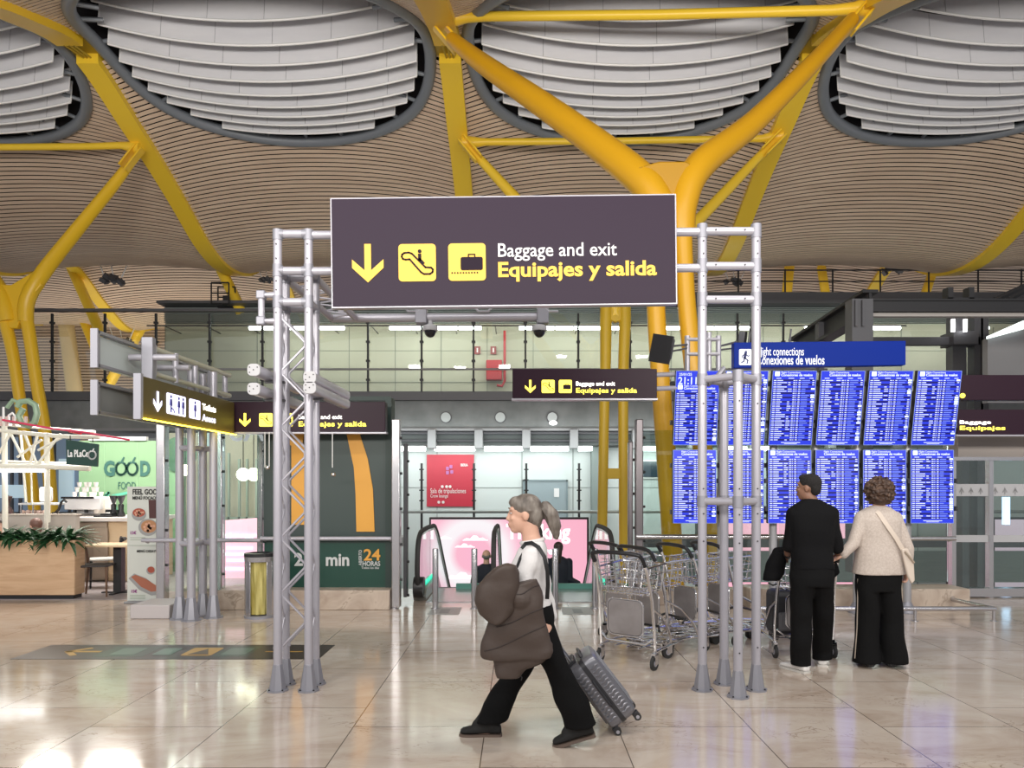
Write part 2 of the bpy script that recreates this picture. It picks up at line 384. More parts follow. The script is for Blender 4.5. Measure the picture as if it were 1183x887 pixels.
# skylights: steel rim, brackets, fabric baffles
FAB = noise_mat('white_fabric', [(.3, (.74, .74, .78)), (.7, (.82, .82, .85))], (.6, 3, 3), .8)
HEM = mat('fabric_hem', (.93, .93, .93), .5)
names = {-2: 'grey oval rim and fabric skylight at the far left edge', -1: 'large oval fabric skylight left of centre', 0: 'oval fabric skylight above the forked yellow column', 1: 'oval fabric skylight at the upper right'}
for bay in (-2, -1, 0, 1):
    xm = RX0+4.5+9*bay
    t = thing('skylight', names[bay], 'skylight', (xm, OC, 12.4), 'oval skylights')
    pts = []
    for i in range(96):
        a = 2*PI*i/96; c, s_ = math.cos(a), math.sin(a)
        yy = OB*math.copysign(abs(s_)**(2/2.3), s_); xx = OA*math.copysign(abs(c)**(2/2.1), c)
        pts.append((xm+xx, OC+yy, sz(xm+xx, OC+yy)-.02))
    MB().tube(pts, .15, 10, closed=True).build('rim', RIM, t)
    sh = MB()   # upstand behind the rim
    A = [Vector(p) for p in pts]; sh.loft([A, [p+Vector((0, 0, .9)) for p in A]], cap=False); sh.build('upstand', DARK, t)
    br = MB()
    for i in range(0, 96, 4):
        p = A[i]; q = Vector((xm+(p.x-xm)*.86, OC+(p.y-OC)*.86, p.z+.12)); br.cyl(p+Vector((0, 0, .05)), q, .05, n=6)
    br.build('bracket', RIM, t)
    Dk = 14.7
    while Dk < 20.9:
        hw = (OA*(1-(abs(Dk-OC)/3.4)**2.3)**(1/2.1) if abs(Dk-OC) < 3.4 else 0)-.34
        if hw > .5:
            BT = [(14.7, 13.4), (15.2, 13.15), (15.7, 12.85), (16.2, 12.5), (16.7, 12.18), (17.2, 11.92), (17.7, 11.74), (18.2, 11.62), (18.7, 11.54), (19.2, 11.50), (19.7, 11.50), (20.2, 11.52), (20.7, 11.53)]
            zc = min(BT, key=lambda e: abs(e[0]-Dk))[1]
            n = 20; F1 = MB(); vs = []; fs = []; hv = []; hm = []
            for i in range(n+1):
                u = -1+2*i/n; x = xm+u*hw; z = zc+.62*(u*hw/OA)**2
                vs += [(x, Dk, z), (x, Dk+.03, z), (x, Dk+.10, z+.62), (x, Dk+.07, z+.62)]; hm.append((x, Dk, z))
            for i in range(n):
                k = i*4
                for e, g in ((0, 1), (1, 2), (2, 3), (3, 0)): fs.append((k+e, k+g, k+4+g, k+4+e))
            fs += [(3, 2, 1, 0), (n*4, n*4+1, n*4+2, n*4+3)]
            F1.add(vs, fs); b = F1.build('baffle', FAB, t)
            MB().tube(hm, .030, 6).tube([hm[0], Vector(hm[0])+Vector((0, .07, .6))], .018, 6).tube([hm[-1], Vector(hm[-1])+Vector((0, .07, .6))], .018, 6).build('hem', HEM, b)
            sm = MB()
            for q in (-.6, -.25, .12, .5, .8):
                x = xm+q*hw; z = zc+.62*(q*hw/OA)**2; sm.cyl((x, Dk-.004, z+.02), (x, Dk+.06, z+.58), .006, n=4)
            sm.build('seam', mat('seam_grey', (.42, .42, .45), .7), b)
        Dk += .50

# ------------------------------------------------------------------ forked yellow columns
def strut(mb, p0, p1, r0, r1, mid=None, n=16, sq=.72):
    p0 = Vector(p0); p1 = Vector(p1); a, b = frame_of(p1-p0); rings = []; m = 8
    for i in range(m+1):
        t = i/m; r = (r0+(r1-r0)*t)
        if mid: r = r0*(1-t)**2+2*mid*t*(1-t)+r1*t*t
        p = p0.lerp(p1, t); rg = []
        for k in range(n):
            c, s_ = math.cos(2*PI*k/n), math.sin(2*PI*k/n)
            rg.append(p+(a*math.copysign(abs(c)**.7, c)+b*math.copysign(abs(s_)**.7, s_)*sq)*r)
        rings.append(rg)
    mb.loft(rings)
def bentstrut(mb, pts, rs, n=16, depth=.75):
    # smooth the path with a Catmull-Rom pass
    P_ = [Vector(p) for p in pts]; out = []; ro = []
    for i in range(len(P_)-1):
        a, b = P_[max(0, i-1)], P_[i]; c, d = P_[i+1], P_[min(len(P_)-1, i+2)]
        for k in range(6):
            t = k/6; out.append(.5*((2*b)+(c-a)*t+(2*a-5*b+4*c-d)*t*t+(3*b-a-3*c+d)*t**3)); ro.append(rs[i]+(rs[i+1]-rs[i])*t)
    out.append(P_[-1]); ro.append(rs[-1]); mb.tube(out, ro, n)

def column(label, hub, D0, ribL, ribR, legs, m, tie=True, r=.3, arm_r=None, plate=None):
    t = thing('forked_column', label, 'column', (hub.x, D0, 0), 'forked yellow columns')
    ar = arm_r or r
    for i, lg in enumerate(legs):
        rib = (ribL, ribR)[i]
        l = MB(); bentstrut(l, lg['pts'], lg['r'], 18); l.build('leg', m, t)
        for e, rb in enumerate(rib):
            g = MB(); rb = Vector(rb); st = Vector(lg['top']); d = (rb-st).normalized()
            bentstrut(g, [st-Vector((0, 0, r*1.2)), st, st.lerp(rb, .3), st.lerp(rb, .7), rb-d*.35], [ar*.9, ar*1.02, ar*1.0, ar*.85, ar*.55], 18)
            a = g.build('branch', m, t)
            MB().cyl(rb-d*.55, rb+d*.0, .1, .06, 10).cyl(rb-d*.5, rb-d*.42, ar*.62, ar*.62, 14).build('pin_joint', CHROME if False else m, a)
    if plate:
        p = MB(); p.prism(plate, (0, D0-.09, 0), UX, UZ, (0, 1, 0), .18); p.build('hub_plate', m, t, bev=.02)
    return t

# front column (orange yellow)
D0 = 12.55
hub = P(772, 205, D0)
ptL = P(752, 213, D0); ptR = P(790, 215, D0)
c1 = thing('forked_column', 'orange-yellow forked column branching just right of the large hanging sign', 'column', (X(775, D0), D0, -5), 'forked yellow columns')
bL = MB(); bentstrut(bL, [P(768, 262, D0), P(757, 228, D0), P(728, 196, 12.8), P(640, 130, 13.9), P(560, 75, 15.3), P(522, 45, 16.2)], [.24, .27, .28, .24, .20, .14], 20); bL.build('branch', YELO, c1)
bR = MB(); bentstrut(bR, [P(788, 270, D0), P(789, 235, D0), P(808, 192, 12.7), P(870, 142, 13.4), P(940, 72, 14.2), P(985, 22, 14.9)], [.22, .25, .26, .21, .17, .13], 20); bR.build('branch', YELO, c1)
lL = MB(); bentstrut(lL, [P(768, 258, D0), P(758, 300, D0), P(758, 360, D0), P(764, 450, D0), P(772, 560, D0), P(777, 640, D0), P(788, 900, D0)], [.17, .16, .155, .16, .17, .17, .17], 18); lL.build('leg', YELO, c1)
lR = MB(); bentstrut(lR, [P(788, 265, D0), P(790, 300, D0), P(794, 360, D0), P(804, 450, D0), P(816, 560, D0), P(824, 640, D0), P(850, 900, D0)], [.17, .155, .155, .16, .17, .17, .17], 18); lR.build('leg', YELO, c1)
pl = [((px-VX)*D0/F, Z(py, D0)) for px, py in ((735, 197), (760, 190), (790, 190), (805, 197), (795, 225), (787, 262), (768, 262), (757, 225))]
MB().prism(pl, (0, D0-.14, 0), UX, UZ, (0, 1, 0), .28).build('hub_plate', mat('dimmed_orange_paint', (.50, .26, .01), .45), c1, bev=.03)  # column paint darkened on the plate, which caught too much light
def pinend(px, py, D, m, par, ang):
    g = MB()
    for q in (-.10, .10):
        d = Vector((math.cos(ang), 0, math.sin(ang))); nn = Vector((-d.z, 0, d.x)); c = P(px, py, D)
        g.box(c+nn*q, (.75, .26, .05), Matrix((d, (0, 1, 0), nn)).transposed())
    g.build('fork_plate', m, par, bev=.01)
pinend(517, 42, 16.3, YEL, c1, math.radians(-50)); pinend(995, 18, 14.9, YEL, c1, math.radians(50))
tie = MB(); tie.tube([P(512, 22, 16.3), P(540, 20, 16.3), P(560, 19, 16.2), P(760, 17, 15.6), P(960, 12, 15.0), P(985, 10, 15.0), P(1004, 8, 15.0)], [.2, .11, .10, .10, .10, .12, .2], 12); tie.build('tie_bar', YELG, c1)
# right flat wing end of rib
# rear centre column
D1 = 20.5
c2 = thing('forked_column', 'slim yellow column with cross piece, seen under the large sign', 'column', (X(710, D1), D1, -5), 'forked yellow columns')
for sx in (-1, 1):
    l = MB(); bentstrut(l, [P(711+sx*10, 340, D1), P(711+sx*11, 370, D1), P(710+sx*10.5, 420, D1), P(709+sx*11, 480, D1), P(708+sx*13, 640, D1), P(706+sx*16, 800, D1)], [.17, .17, .15, .14, .14, .14], 14); l.build('leg', YELS, c2)
    end = P(538, 166, 20.6) if sx < 0 else P(897, 160, 20.6)
    st = P(711+sx*4, 350, D1); b = MB(); bentstrut(b, [P(711+sx*6, 368, D1), st, st.lerp(end, .35), st.lerp(end, .7), end], [.08, .14, .17, .15, .1], 14); b.build('branch', YELG, c2)
MB().prism([((px-VX)*D1/F, Z(py, D1)) for px, py in ((693, 342), (729, 342), (724, 362), (716, 371), (711, 373), (706, 371), (698, 362))], (0, D1-.1, 0), UX, UZ, (0, 1, 0), .2).build('hub_plate', YELS, c2, bev=.02)
MB().prism([((px-VX)*D1/F, Z(py, D1)) for px, py in ((699, 541), (719, 541), (719, 553), (699, 553))], (0, D1-.08, 0), UX, UZ, (0, 1, 0), .16).build('cross_piece', YELS, c2, bev=.01)
MB().tube([P(534, 165, 20.6), P(560, 164, 20.6), P(700, 163, 20.6), P(880, 160, 20.6), P(903, 157, 20.6)], [.2, .10, .09, .10, .2], 12).build('tie_bar', YELG, c2)
pinend(543, 172, 20.4, YELG, c2, math.radians(-50)); pinend(893, 165, 20.4, YELG, c2, math.radians(45))
# left column
D2 = 22.2
c3 = thing('forked_column', 'yellow forked column rising behind the green café wall at far left', 'column', (X(40, D2), D2, -5), 'forked yellow columns')
l = MB(); bentstrut(l, [P(36, 330, D2), P(28, 358, D2), P(33, 380, D2), P(42, 440, D2), P(52, 500, D2), P(60, 590, D2), P(70, 760, D2)], [.18, .19, .18, .17, .175, .18, .18], 16); l.build('leg', YEL, c3)
l = MB(); bentstrut(l, [P(4, 345, D2), P(6, 370, D2), P(15, 410, D2), P(27, 490, D2), P(40, 590, D2), P(50, 760, D2)], [.17, .18, .17, .16, .17, .17], 16); l.build('leg', YEL, c3)
b = MB(); bentstrut(b, [P(30, 372, D2), P(32, 345, D2), P(52, 312, D2), P(90, 264, 21.8), P(130, 215, 21.3), P(158, 178, 21)], [.21, .22, .22, .19, .16, .11], 16); b.build('branch', YEL, c3)
b = MB(); bentstrut(b, [P(10, 372, D2), P(2, 345, D2), P(-20, 312, D2), P(-90, 240, 21.8), P(-180, 150, 21)], [.26, .29, .28, .25, .14], 16); b.build('branch', YEL, c3)
MB().prism([((px-VX)*D2/F, Z(py, D2)) for px, py in ((-20, 328), (15, 330), (45, 312), (50, 330), (32, 352), (22, 380), (12, 380), (0, 352))], (0, D2-.1, 0), UX, UZ, (0, 1, 0), .2).build('hub_plate', YEL, c3, bev=.03)
MB().tube([P(163, 172, 20.9), P(140, 168, 20.9), P(110, 169, 20.9), P(0, 170, 21), P(-220, 172, 21)], [.2, .1, .095, .095, .1], 12).build('tie_bar', YELG, c3)
pinend(152, 182, 20.8, YEL, c3, math.radians(52))
# distant struts glimpsed above and behind the mezzanine
far = [((80, 318), (128, 400), 33, .28, 'thin yellow strut slanting down beside the suspended lamps at left', YELG), ((246, 306), (280, 352), 28.0, .28, 'yellow strut behind the small wall cage', YELG),
       ((918, 262), (908, 338), 33, .22, 'left pale strut above the dark roof railing', YELG), ((943, 285), (955, 338), 33, .2, 'middle pale strut above the dark roof railing', YELG), ((1092, 285), (1066, 338), 33, .24, 'right slanting pale strut above the dark roof railing', YELG),
       ((73, 362), (90, 470), 40, .42, 'pale leaning column behind the mezzanine glass', mat('pale_yellow_paint', (.72, .56, .30), .5)), ((190, 345), (118, 448), 38, .3, 'yellow strut slanting left behind the mezzanine glass', YELG), ((84, 352), (112, 395), 37, .3, 'short yellow strut above the grey sign cabinet', YEL)]
for a, b, D, r, lb, m in far:
    g = MB(); strut(g, P(a[0], a[1]-14, D), P(b[0], b[1]+10, D), r*.9, r)
    tag(g.build('roof_strut', m, loc=P(b[0], b[1], D)), lb, 'strut', 'distant roof struts')

# ------------------------------------------------------------------ floors, voids, far walls
mb = MB(); mb.bx(-26, 26, -7, 11.7, -.3, 0); struct('floor', mb, MARBLE, smooth=False)
mb = MB(); mb.bx(-26, -3.7, 11.7, 24, -.3, -.0); struct('floor_cafe', mb, CAFEF, smooth=False)
mb = MB(); mb.bx(-8.4, -5.05, 10.55, 11.7, 0, .004); struct('floor_cafe_mat', mb, CAFEF, smooth=False)
mb = MB(); mb.bx(-26, 30, 11.7, 27, -5.3, -5); struct('floor_lower', mb, MARBLE, smooth=False)
FARW = mat('white_wall_panel', (.62, .68, .67), .5)
mb = MB(); mb.bx(-14, 30, 26, 26.2, -5, 3.3); struct('wall_far', mb, FARW, smooth=False)
mb = MB()
for px in (505, 603, 662, 700, 860, 960, 1060):
    x = X(px, 25.98); mb.bx(x-.012, x+.012, 25.97, 26.0, -5, 3.3)
mb.bx(-14, 30, 25.97, 26, 1.55, 1.57); struct('trim_1', mb, mat('joint_grey', (.3, .33, .33), .6), smooth=False)
# mezzanine slab with soffit and upper wall
mb = MB(); mb.bx(-26, 30, 24, 30, Z(462, 24), Z(452, 24)); struct('wall_mezzanine_edge', mb, DGREY, smooth=False)
mb = MB(); mb.bx(-26, 30, 24.25, 30, Z(495, 24), Z(462, 24)); struct('wall_mezzanine_fascia', mb, CONC, smooth=False)
mb = MB(); mb.bx(-26, 30, 24.1, 24.3, Z(495, 24)-.06, Z(495, 24)+.02); struct('trim_2', mb, MGREY, smooth=False)
LV = mat('louvre_grey', (.20, .23, .22), .5)
UPW = noise_mat('sage_wall_panel', [(.3, (.45, .45, .35)), (.7, (.50, .50, .40))], (.3, .3, .3), .75)
xl = X(191, 28)
zb, zt = Z(455, 24)-.2, Z(378, 28)
mb = MB(); mb.bx(xl, 30, 28, 28.3, zb, Z(374, 28)); struct('wall_upper', mb, UPW, smooth=False)
mb = MB()
for i in range(26): x = xl+1.75*i; mb.bx(x-.012, x+.012, 27.98, 28, zb, zt)
for z in (5.55, 6.75): mb.bx(xl, 30, 27.98, 28, z-.01, z+.01)
struct('trim_3', mb, mat('panel_joint', (.22, .24, .20), .6), smooth=False)
mb = MB()
zz = Z(374, 28)
for i in range(9): mb.bx(xl, 30, 27.9-.0, 28.3, zz+.02+i*.068, zz+.055+i*.068)
mb.bx(xl, 30, 28.05, 28.3, zz, zz+.62); struct('wall_upper_louvre', mb, LV, smooth=False)
mb = MB(); mb.bx(xl, 30, 27.3, 28.4, zz+.62, zz+.72); mb.bx(X(790, 28), 30, 27.9, 28.6, zz+.72, Z(338, 28)); struct('trim_4', mb, DGREY, smooth=False)
# far end wall clad in bamboo
mb = MB(); 
for i in range(60): mb.bx(-40, 36, 45+.9*math.sin(i*.07), 45.14+.9*math.sin(i*.07), 1.5+i*.17, 1.5+i*.17+.12)
struct('wall_end', mb, WOODC, smooth=False)
mb = MB(); mb.bx(-40, 36, 46.2, 46.4, -5, 14); struct('wall_end_backing', mb, mat('dark_brown', (.09, .05, .04), .8), smooth=False)
# duct strip under the slab
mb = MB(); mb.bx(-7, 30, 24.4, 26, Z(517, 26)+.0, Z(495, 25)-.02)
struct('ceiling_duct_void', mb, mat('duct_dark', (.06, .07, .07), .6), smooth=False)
dk = thing('pipe_run', 'dark steel pipes and hangers running under the mezzanine slab', 'pipes', (0, 24.2, 2.9))
m1 = MB(); m1.cyl((-5, 24.2, Z(500, 24.2)), (30, 24.2, Z(500, 24.2)), .05, n=8); m1.cyl((-5, 24.2, Z(509, 24.2)), (30, 24.2, Z(509, 24.2)), .035, n=8); m1.build('pipe', DGREY, dk)
for px in (499, 553, 608, 663, 735, 800, 870, 960, 1040): MB().bx(X(px, 24.1)-.14, X(px, 24.1)+.14, 24.0, 24.3, Z(518, 24.1), Z(496, 24.1)).build('hanger', MGREY, dk, bev=.02)
for k_, (px0, px1) in enumerate(((447, 492), (503, 549), (560, 604), (613, 656), (668, 683), (735, 775), (835, 885))):
    m1 = MB(); m1.bx(X(px0, 25.5), X(px1, 25.5), 25.1, 25.5, Z(521, 25.5), Z(516.6, 26)+.01)
    o = tag(m1.build('strip_lamp', mat('strip_lamp', (1, 1, 1), .5, emit=4, ecol=(.93, 1, .98)), loc=(X(px0, 25.5), 25.3, Z(520, 25.5))), f'white strip lamp above the lower wall, {ORD[k_]} from the left of seven', 'lamp', 'strip lamps above the lower wall')
# balustrade on the mezzanine: glass, rails, posts
mb = MB(); mb.bx(-26, 16, 24.02, 24.03, Z(452, 24), Z(362, 24)); tag(mb.build('glass_balustrade', GLASSG, smooth=False), 'tall clear glass balustrade along the mezzanine edge', 'balustrade')
mb = MB(); mb.bx(-26, X(385, 24), 23.9, 24.1, Z(360, 24), Z(357, 24)); tag(mb.build('balustrade_rail', DGREY, smooth=False), 'dark top rail of the mezzanine glass at left', 'rail')
mb = MB(); mb.cyl((-12.3, 23.9, Z(427, 24)), (10, 23.9, Z(427, 24)), .035, n=8); tag(mb.build('handrail', MGREY), 'grey handrail along the mezzanine glass', 'handrail')
for k_, px in enumerate((60, 121, 180, 242, 303, 425, 487, 547, 607, 668, 728, 852, 905)):
    g = MB(); x = X(px, 23.9); g.bx(x-.03, x+.03, 23.88, 23.95, Z(452, 23.9), Z(362, 23.9))
    for k in range(4): g.bx(x-.06, x+.06, 23.86, 23.97, Z(440-22*k, 23.9), Z(437.5-22*k, 23.9))
    tag(g.build('balustrade_post', BLACKM, loc=(x, 23.9, Z(452, 23.9)), smooth=False), f'thin dark post clamping the mezzanine glass, {ORD[k_]} from the left', 'post', 'posts of the mezzanine glass')
# fluorescent tubes on the upper wall
for k_, (px0, px1) in enumerate(((288, 318), (335, 352), (370, 398), (450, 475), (476, 500), (505, 528), (530, 556), (600, 622), (624, 640), (642, 662), (664, 695), (703, 716), (765, 785), (798, 824), (826, 852), (855, 876), (930, 942), (1003, 1040), (1118, 1142))):
    x0, x1 = X(px0, 26.6), X(px1, 26.6); g = MB(); g.cyl((x0, 26.6, Z(379, 26.6)), (x1, 26.6, Z(379, 26.6)), .06, n=8)
    t = thing('tube_lamp', f'white fluorescent tube on the sage upper wall, {ORD[k_]} from the left', 'lamp', ((x0+x1)/2, 26.6, Z(379, 26.6)), 'fluorescent tubes on the upper wall')
    g.build('tube', TUBE, t); MB().bx(x0, x1, 26.55, 26.66, Z(377, 26.6), Z(375, 26.6)).build('fitting', MGREY, t)
mb = MB(); mb.cyl((xl, 26.62, Z(376, 26.6)), (14, 26.62, Z(376, 26.6)), .03, n=6); [mb.cyl((xl+.6+k_*1.5, 26.62, Z(376, 26.6)), (xl+.6+k_*1.5, 28.02, Z(376, 26.6)), .02, n=6) for k_ in range(14)]; tag(mb.build('lamp_rail', DGREY), 'dark conduit carrying the fluorescent tubes', 'conduit')
# fire hose cabinet and small signs
RED = mat('fire_red', (.45, .02, .03), .4)
t = thing('fire_hose_cabinet', 'red fire hose cabinet on the sage upper wall', 'cabinet', P(570, 445, 27.9))
g = MB(); g.bx(X(562, 27.9), X(580, 27.9), 27.6, 27.95, Z(440, 27.9), Z(417, 27.9)); g.build('body', RED, t, bev=.03)
g = MB(); g.tube([P(583, 382, 27.7), P(583, 440, 27.7), P(580, 446, 27.7), P(574, 445, 27.7)], .05, 8); g.build('pipe', RED, t)
for i, px in enumerate((551.5, 570)):
    g = thing('safety_notice', ('small red extinguisher notice above the hose cabinet, left one', 'small red alarm notice right of the extinguisher notice')[i], 'notice', P(px, 405, 27.9))
    MB().bx(X(px-3.3, 27.9), X(px+3.3, 27.9), 27.9, 27.95, Z(409, 27.9), Z(400, 27.9)).build('plate', mat('notice_maroon', (.28, .05, .05), .5), g)
    MB().bx(X(px-.8, 27.9), X(px+.8, 27.9), 27.88, 27.9, Z(407, 27.9), Z(402, 27.9)).build('pictogram', WHITE, g)
# round lights in fascia
for px in (515, 578, 638):
    t = thing('round_spotlight', 'round recessed light in the concrete fascia' + {515: ', left of three', 578: ', middle of three', 638: ', right of three and switched on'}[px], 'light', P(px, 482, 24.2), 'round lights in the fascia')
    c = P(px, 482, 24.2); MB().cyl(c, c+Vector((0, .1, 0)), .19, n=24).build('housing', DGREY, t); MB().cyl(c-Vector((0, .03, 0)), c, .16, n=24).build('lens', mat('spot_lens', (.50, .54, .54), .4), t)
    if px == 638:
        c = P(639, 488.5, 23.9); MB().ell(c, (.13, .08, .07)).build('bulb', mat('spot_on', (1, 1, 1), .5, emit=5), t)
# dark roof railing at the right, above the wall
t = thing('roof_railing', 'dark two-bar railing on top of the upper wall', 'railing', (X(1000, 28.2), 28.2, Z(338, 28.2)))
MB().cyl((X(785, 28.2), 28.2, Z(312, 28.2)), (30, 28.2, Z(312, 28.2)), .03, n=6).cyl((X(785, 28.2), 28.2, Z(325, 28.2)), (30, 28.2, Z(325, 28.2)), .025, n=6).build('rail', BLACKM, t)
for px in (800, 853, 907, 962, 1017, 1073, 1130, 1180): MB().cyl(P(px, 340, 28.2), P(px, 311, 28.2), .035, n=6).build('post', BLACKM, t)
# wall cage
t = thing('wall_cage', 'small dark metal cage on the beam beside the yellow strut', 'cage', P(256, 354, 27.6))
g = MB(); c0 = P(248, 353, 27.5); c1_ = P(268, 329, 27.5)
for x in (c0.x, c1_.x):
    for y in (27.2, 27.8): g.cyl((x, y, c0.z), (x, y, c1_.z), .03, n=6)
for z in (c0.z, (c0.z+c1_.z)/2, c1_.z):
    for y in (27.2, 27.8): g.cyl((c0.x, y, z), (c1_.x, y, z), .03, n=6)
g.bx(c0.x+.34, c1_.x-.12, 27.4, 27.6, c0.z, c0.z+.36); g.build('frame', BLACKM, t)
# hanging clusters of uplights
def cluster(px, py, D, lb, s=1.0):
    t = thing('lamp_cluster', lb, 'lamp', P(px, py, D), 'suspended lamp clusters'); c = P(px, py, D); g = MB()
    rr = random.Random(int(px))
    for i in range(9): g.box(c+Vector((rr.uniform(-.5, .5), rr.uniform(-.2, .2), rr.uniform(-.16, .16)))*s, (.3*s, .25*s, .18*s), Euler((rr.random(), rr.random(), rr.random())).to_matrix())
    g.cyl(c+Vector((-.6*s, 0, .05)), c+Vector((.6*s, 0, -.05)), .04*s, n=6); g.build('lamp_heads', DGREY, t)
    w = MB()
    for a, b in ((-.4, -.75), (.05, -.15), (.45, .9)): w.cyl(c+Vector((a*s, 0, .1)), c+Vector((b*s, 0, 1.15*s)), .028*s, n=6)
    w.build('cable', WHITE, t)
cluster(130, 323, 29, 'dark lamp cluster on white cables under the ceiling at left', .8); cluster(140, 395, 37, 'lamp cluster hanging behind the mezzanine glass at left', .9)
cluster(848, 325, 29, 'dark lamp cluster on cables seen through the right gantry', .6); cluster(1030, 312, 30, 'lamp cluster on white cables above the roof railing', .7)
cluster(308, 323, 29, 'dark lamp cluster just left of the left truss tower', .5)
# ------------------------------------------------------------------ steel portal structure at the right
t = thing('steel_portal', 'dark steel portal frame of the lift lobby at upper right', 'frame', (6.64, 14, 0))
g = MB(); g.bx(6.55, 13.5, 13.9, 14.2, Z(360, 14), Z(348, 14)); g.bx(6.55, 13.5, 13.86, 13.9, Z(361.5, 14), Z(359, 14)); g.bx(6.55, 13.5, 13.86, 13.9, Z(349, 14), Z(347, 14)); g.build('beam', BLACKM, t)
g = MB(); g.bx(6.70, 13.5, 13.95, 14.1, Z(366, 14), Z(362, 14)); g.build('lower_flange', mat('flange_cream', (.4, .37, .35), .5), t)
g = MB(); g.bx(X(979, 14), X(1003, 14), 13.8, 14.1, 0, Z(348, 14))
for px in (988, 996): g.bx(X(px, 13.8)-.02, X(px, 13.8)+.02, 13.74, 13.8, Z(380, 14), Z(350, 14))
g.build('post', DGREY, t)
g = MB(); a = P(1006, 336, 14); b = P(918, 393, 17.5)
for z, w, h in ((0, .3, .06), (-.42, .3, .06), (-.21, .05, .4)):
    q = Vector((0, 0, z)); d = (b-a).normalized(); s_ = d.cross(UZ).normalized(); uu = s_.cross(d)
    g.box((a+b)/2+q, ((b-a).length, w, h), Matrix((d, s_, uu)).transposed())
g.build('raking_beam', BLACKM, t)
for px in (947, ): MB().bx(X(px, 16)-.06, X(px, 16)+.06, 15.9, 16.1, Z(430, 16), Z(372, 16)).build('mullion', DGREY, t)
t = thing('lift_shaft', 'dark lift shaft frame with tie beams behind the lobby at right', 'frame', (X(1105, 19), 19, 0))
g = MB()
for px, w in ((1106, 16), (1128, 10), (1135, 9), ): g.bx(X(px-w/2, 19), X(px+w/2, 19), 18.9, 19.2, -4, Z(366, 19))
g.bx(X(1094, 19), X(1122, 19), 18.7, 19.3, Z(400, 19), Z(385, 19)); g.bx(X(1005, 19), X(1130, 19), 18.9, 19.1, Z(399, 19), Z(390, 19)); g.build('frame', DGREY, t)
g = MB()
for px in (1101, 1115): g.cyl(P(px, 383, 18.6), P(px, 369, 18.6), .05, n=8)
g.build('lamp', mat('shaft_lamp', (1, 1, 1), .5, emit=6), t)
t = thing('inclined_walkway', 'grey inclined walkway with white lit edge at the far right', 'walkway', (X(1180, 17), 17, Z(440, 17)))
g = MB(); g.prism([((px-VX)*17/F, Z(py, 17)) for px, py in ((1141, 391), (1183, 370), (1400, 300), (1400, 465), (1141, 465))], (0, 17.0, 0), UX, UZ, (0, 1, 0), .2); g.build('panel', MGREY, t, smooth=False)
g = MB(); g.prism([((px-VX)*16.9/F, Z(py, 16.9)) for px, py in ((1142, 388), (1183, 370), (1183, 380), (1142, 391))], (0, 16.9, 0), UX, UZ, (0, 1, 0), .08); g.build('light_edge', mat('walkway_light', (.9, 1, .95), .5, emit=1.6), t, smooth=False)
# roof trestles above
t = thing('roof_trestle', 'dark steel trestles standing on the lobby roof beam', 'trestle', P(1100, 347, 14.2))
g = MB(); g.bx(X(1092, 14.2), X(1128, 14.2), 14.1, 14.4, Z(347, 14.2), Z(345, 14.2))
for px in (1095, 1119): g.bx(X(px-3, 14.2), X(px+3, 14.2), 14.1, 14.3, Z(347, 14.2), Z(333, 14.2))
g.build('trestle_frame', BLACKM, t, smooth=False)
for a, b in (((1150, 346), (1185, 330)), ((1165, 346), (1183, 336))): MB().cyl(P(*a, 14.2), P(*b, 14.2), .06, n=6).build('brace', BLACKM, t)

# ------------------------------------------------------------------ glazed front (plane y = 9.95)
G = 9.95
def post(px, top, bot, w, D, lb, m=STEEL, d=.14, bolts=True):
    t = thing('facade_post', lb, 'post', (X(px, D), D, Z(bot, D)), 'steel posts of the glazed front')
    x = X(px, D); g = MB(); g.bx(x-w/2, x+w/2, D, D+d, Z(bot, D), Z(top, D)); g.build('post', m, t, bev=.012)
    if bolts:
        b = MB()
        for k in range(5): z = Z(top, D)-.25-.47*k; b.cyl((x+w/2+.03, D+.03, z), (x+w/2-.01, D+.03, z), .018, n=8)
        b.build('glass_clamp', BLACK, t)
    return t
post(185, 470, 693, .12, 9.9, 'brushed steel post between menu banner and grey tube tower')
post(231, 492, 700, .07, 10.1, 'steel glazing post behind the grey tube tower')
post(253, 484, 693, .07, 10.1, 'steel glazing post right of the grey tube tower')
post(300, 500, 690, .08, 10.2, 'steel glazing post beside the green wall, behind the bin')
post(457, 484, 702, .11, 9.75, 'brushed steel post at the right end of the green wall')
post(468, 512, 690, .05, 10.3, 'thin dark glazing post just left of the escalator opening', m=DGREY)
post(739, 484, 700, .10, 10.0, 'tall dark steel post right of the escalator opening', m=mat('bronze_steel', (.22, .2, .21), .35, .8))
post(729, 510, 700, .06, 10.15, 'perforated steel post left of the tall dark post', m=mat('bronze_steel', (.22, .2, .21), .35, .8))
def pane(x0, x1, z0, z1, y, lb, m=GLASS):
    g = MB(); g.bx(x0, x1, y, y+.02, z0, z1); return tag(g.build('shop_glazing', m, smooth=False, loc=((x0+x1)/2, y, z0)), lb, 'glass pane')
pane(X(190, 10), X(253, 10), .2, 2.5, 10.02, 'clear glass pane behind the grey tube tower')
pane(X(257, 10.1), X(298, 10.1), .2, 2.5, 10.12, 'clear glass pane between steel posts with pink screen behind')
pane(X(745, 10), X(898, 10), .32, 2.4, 10.1, 'clear glass pane behind the left departure screens')
pane(X(903, 10), X(1100, 10), .32, 2.4, 10.1, 'clear glass pane behind the right departure screens')
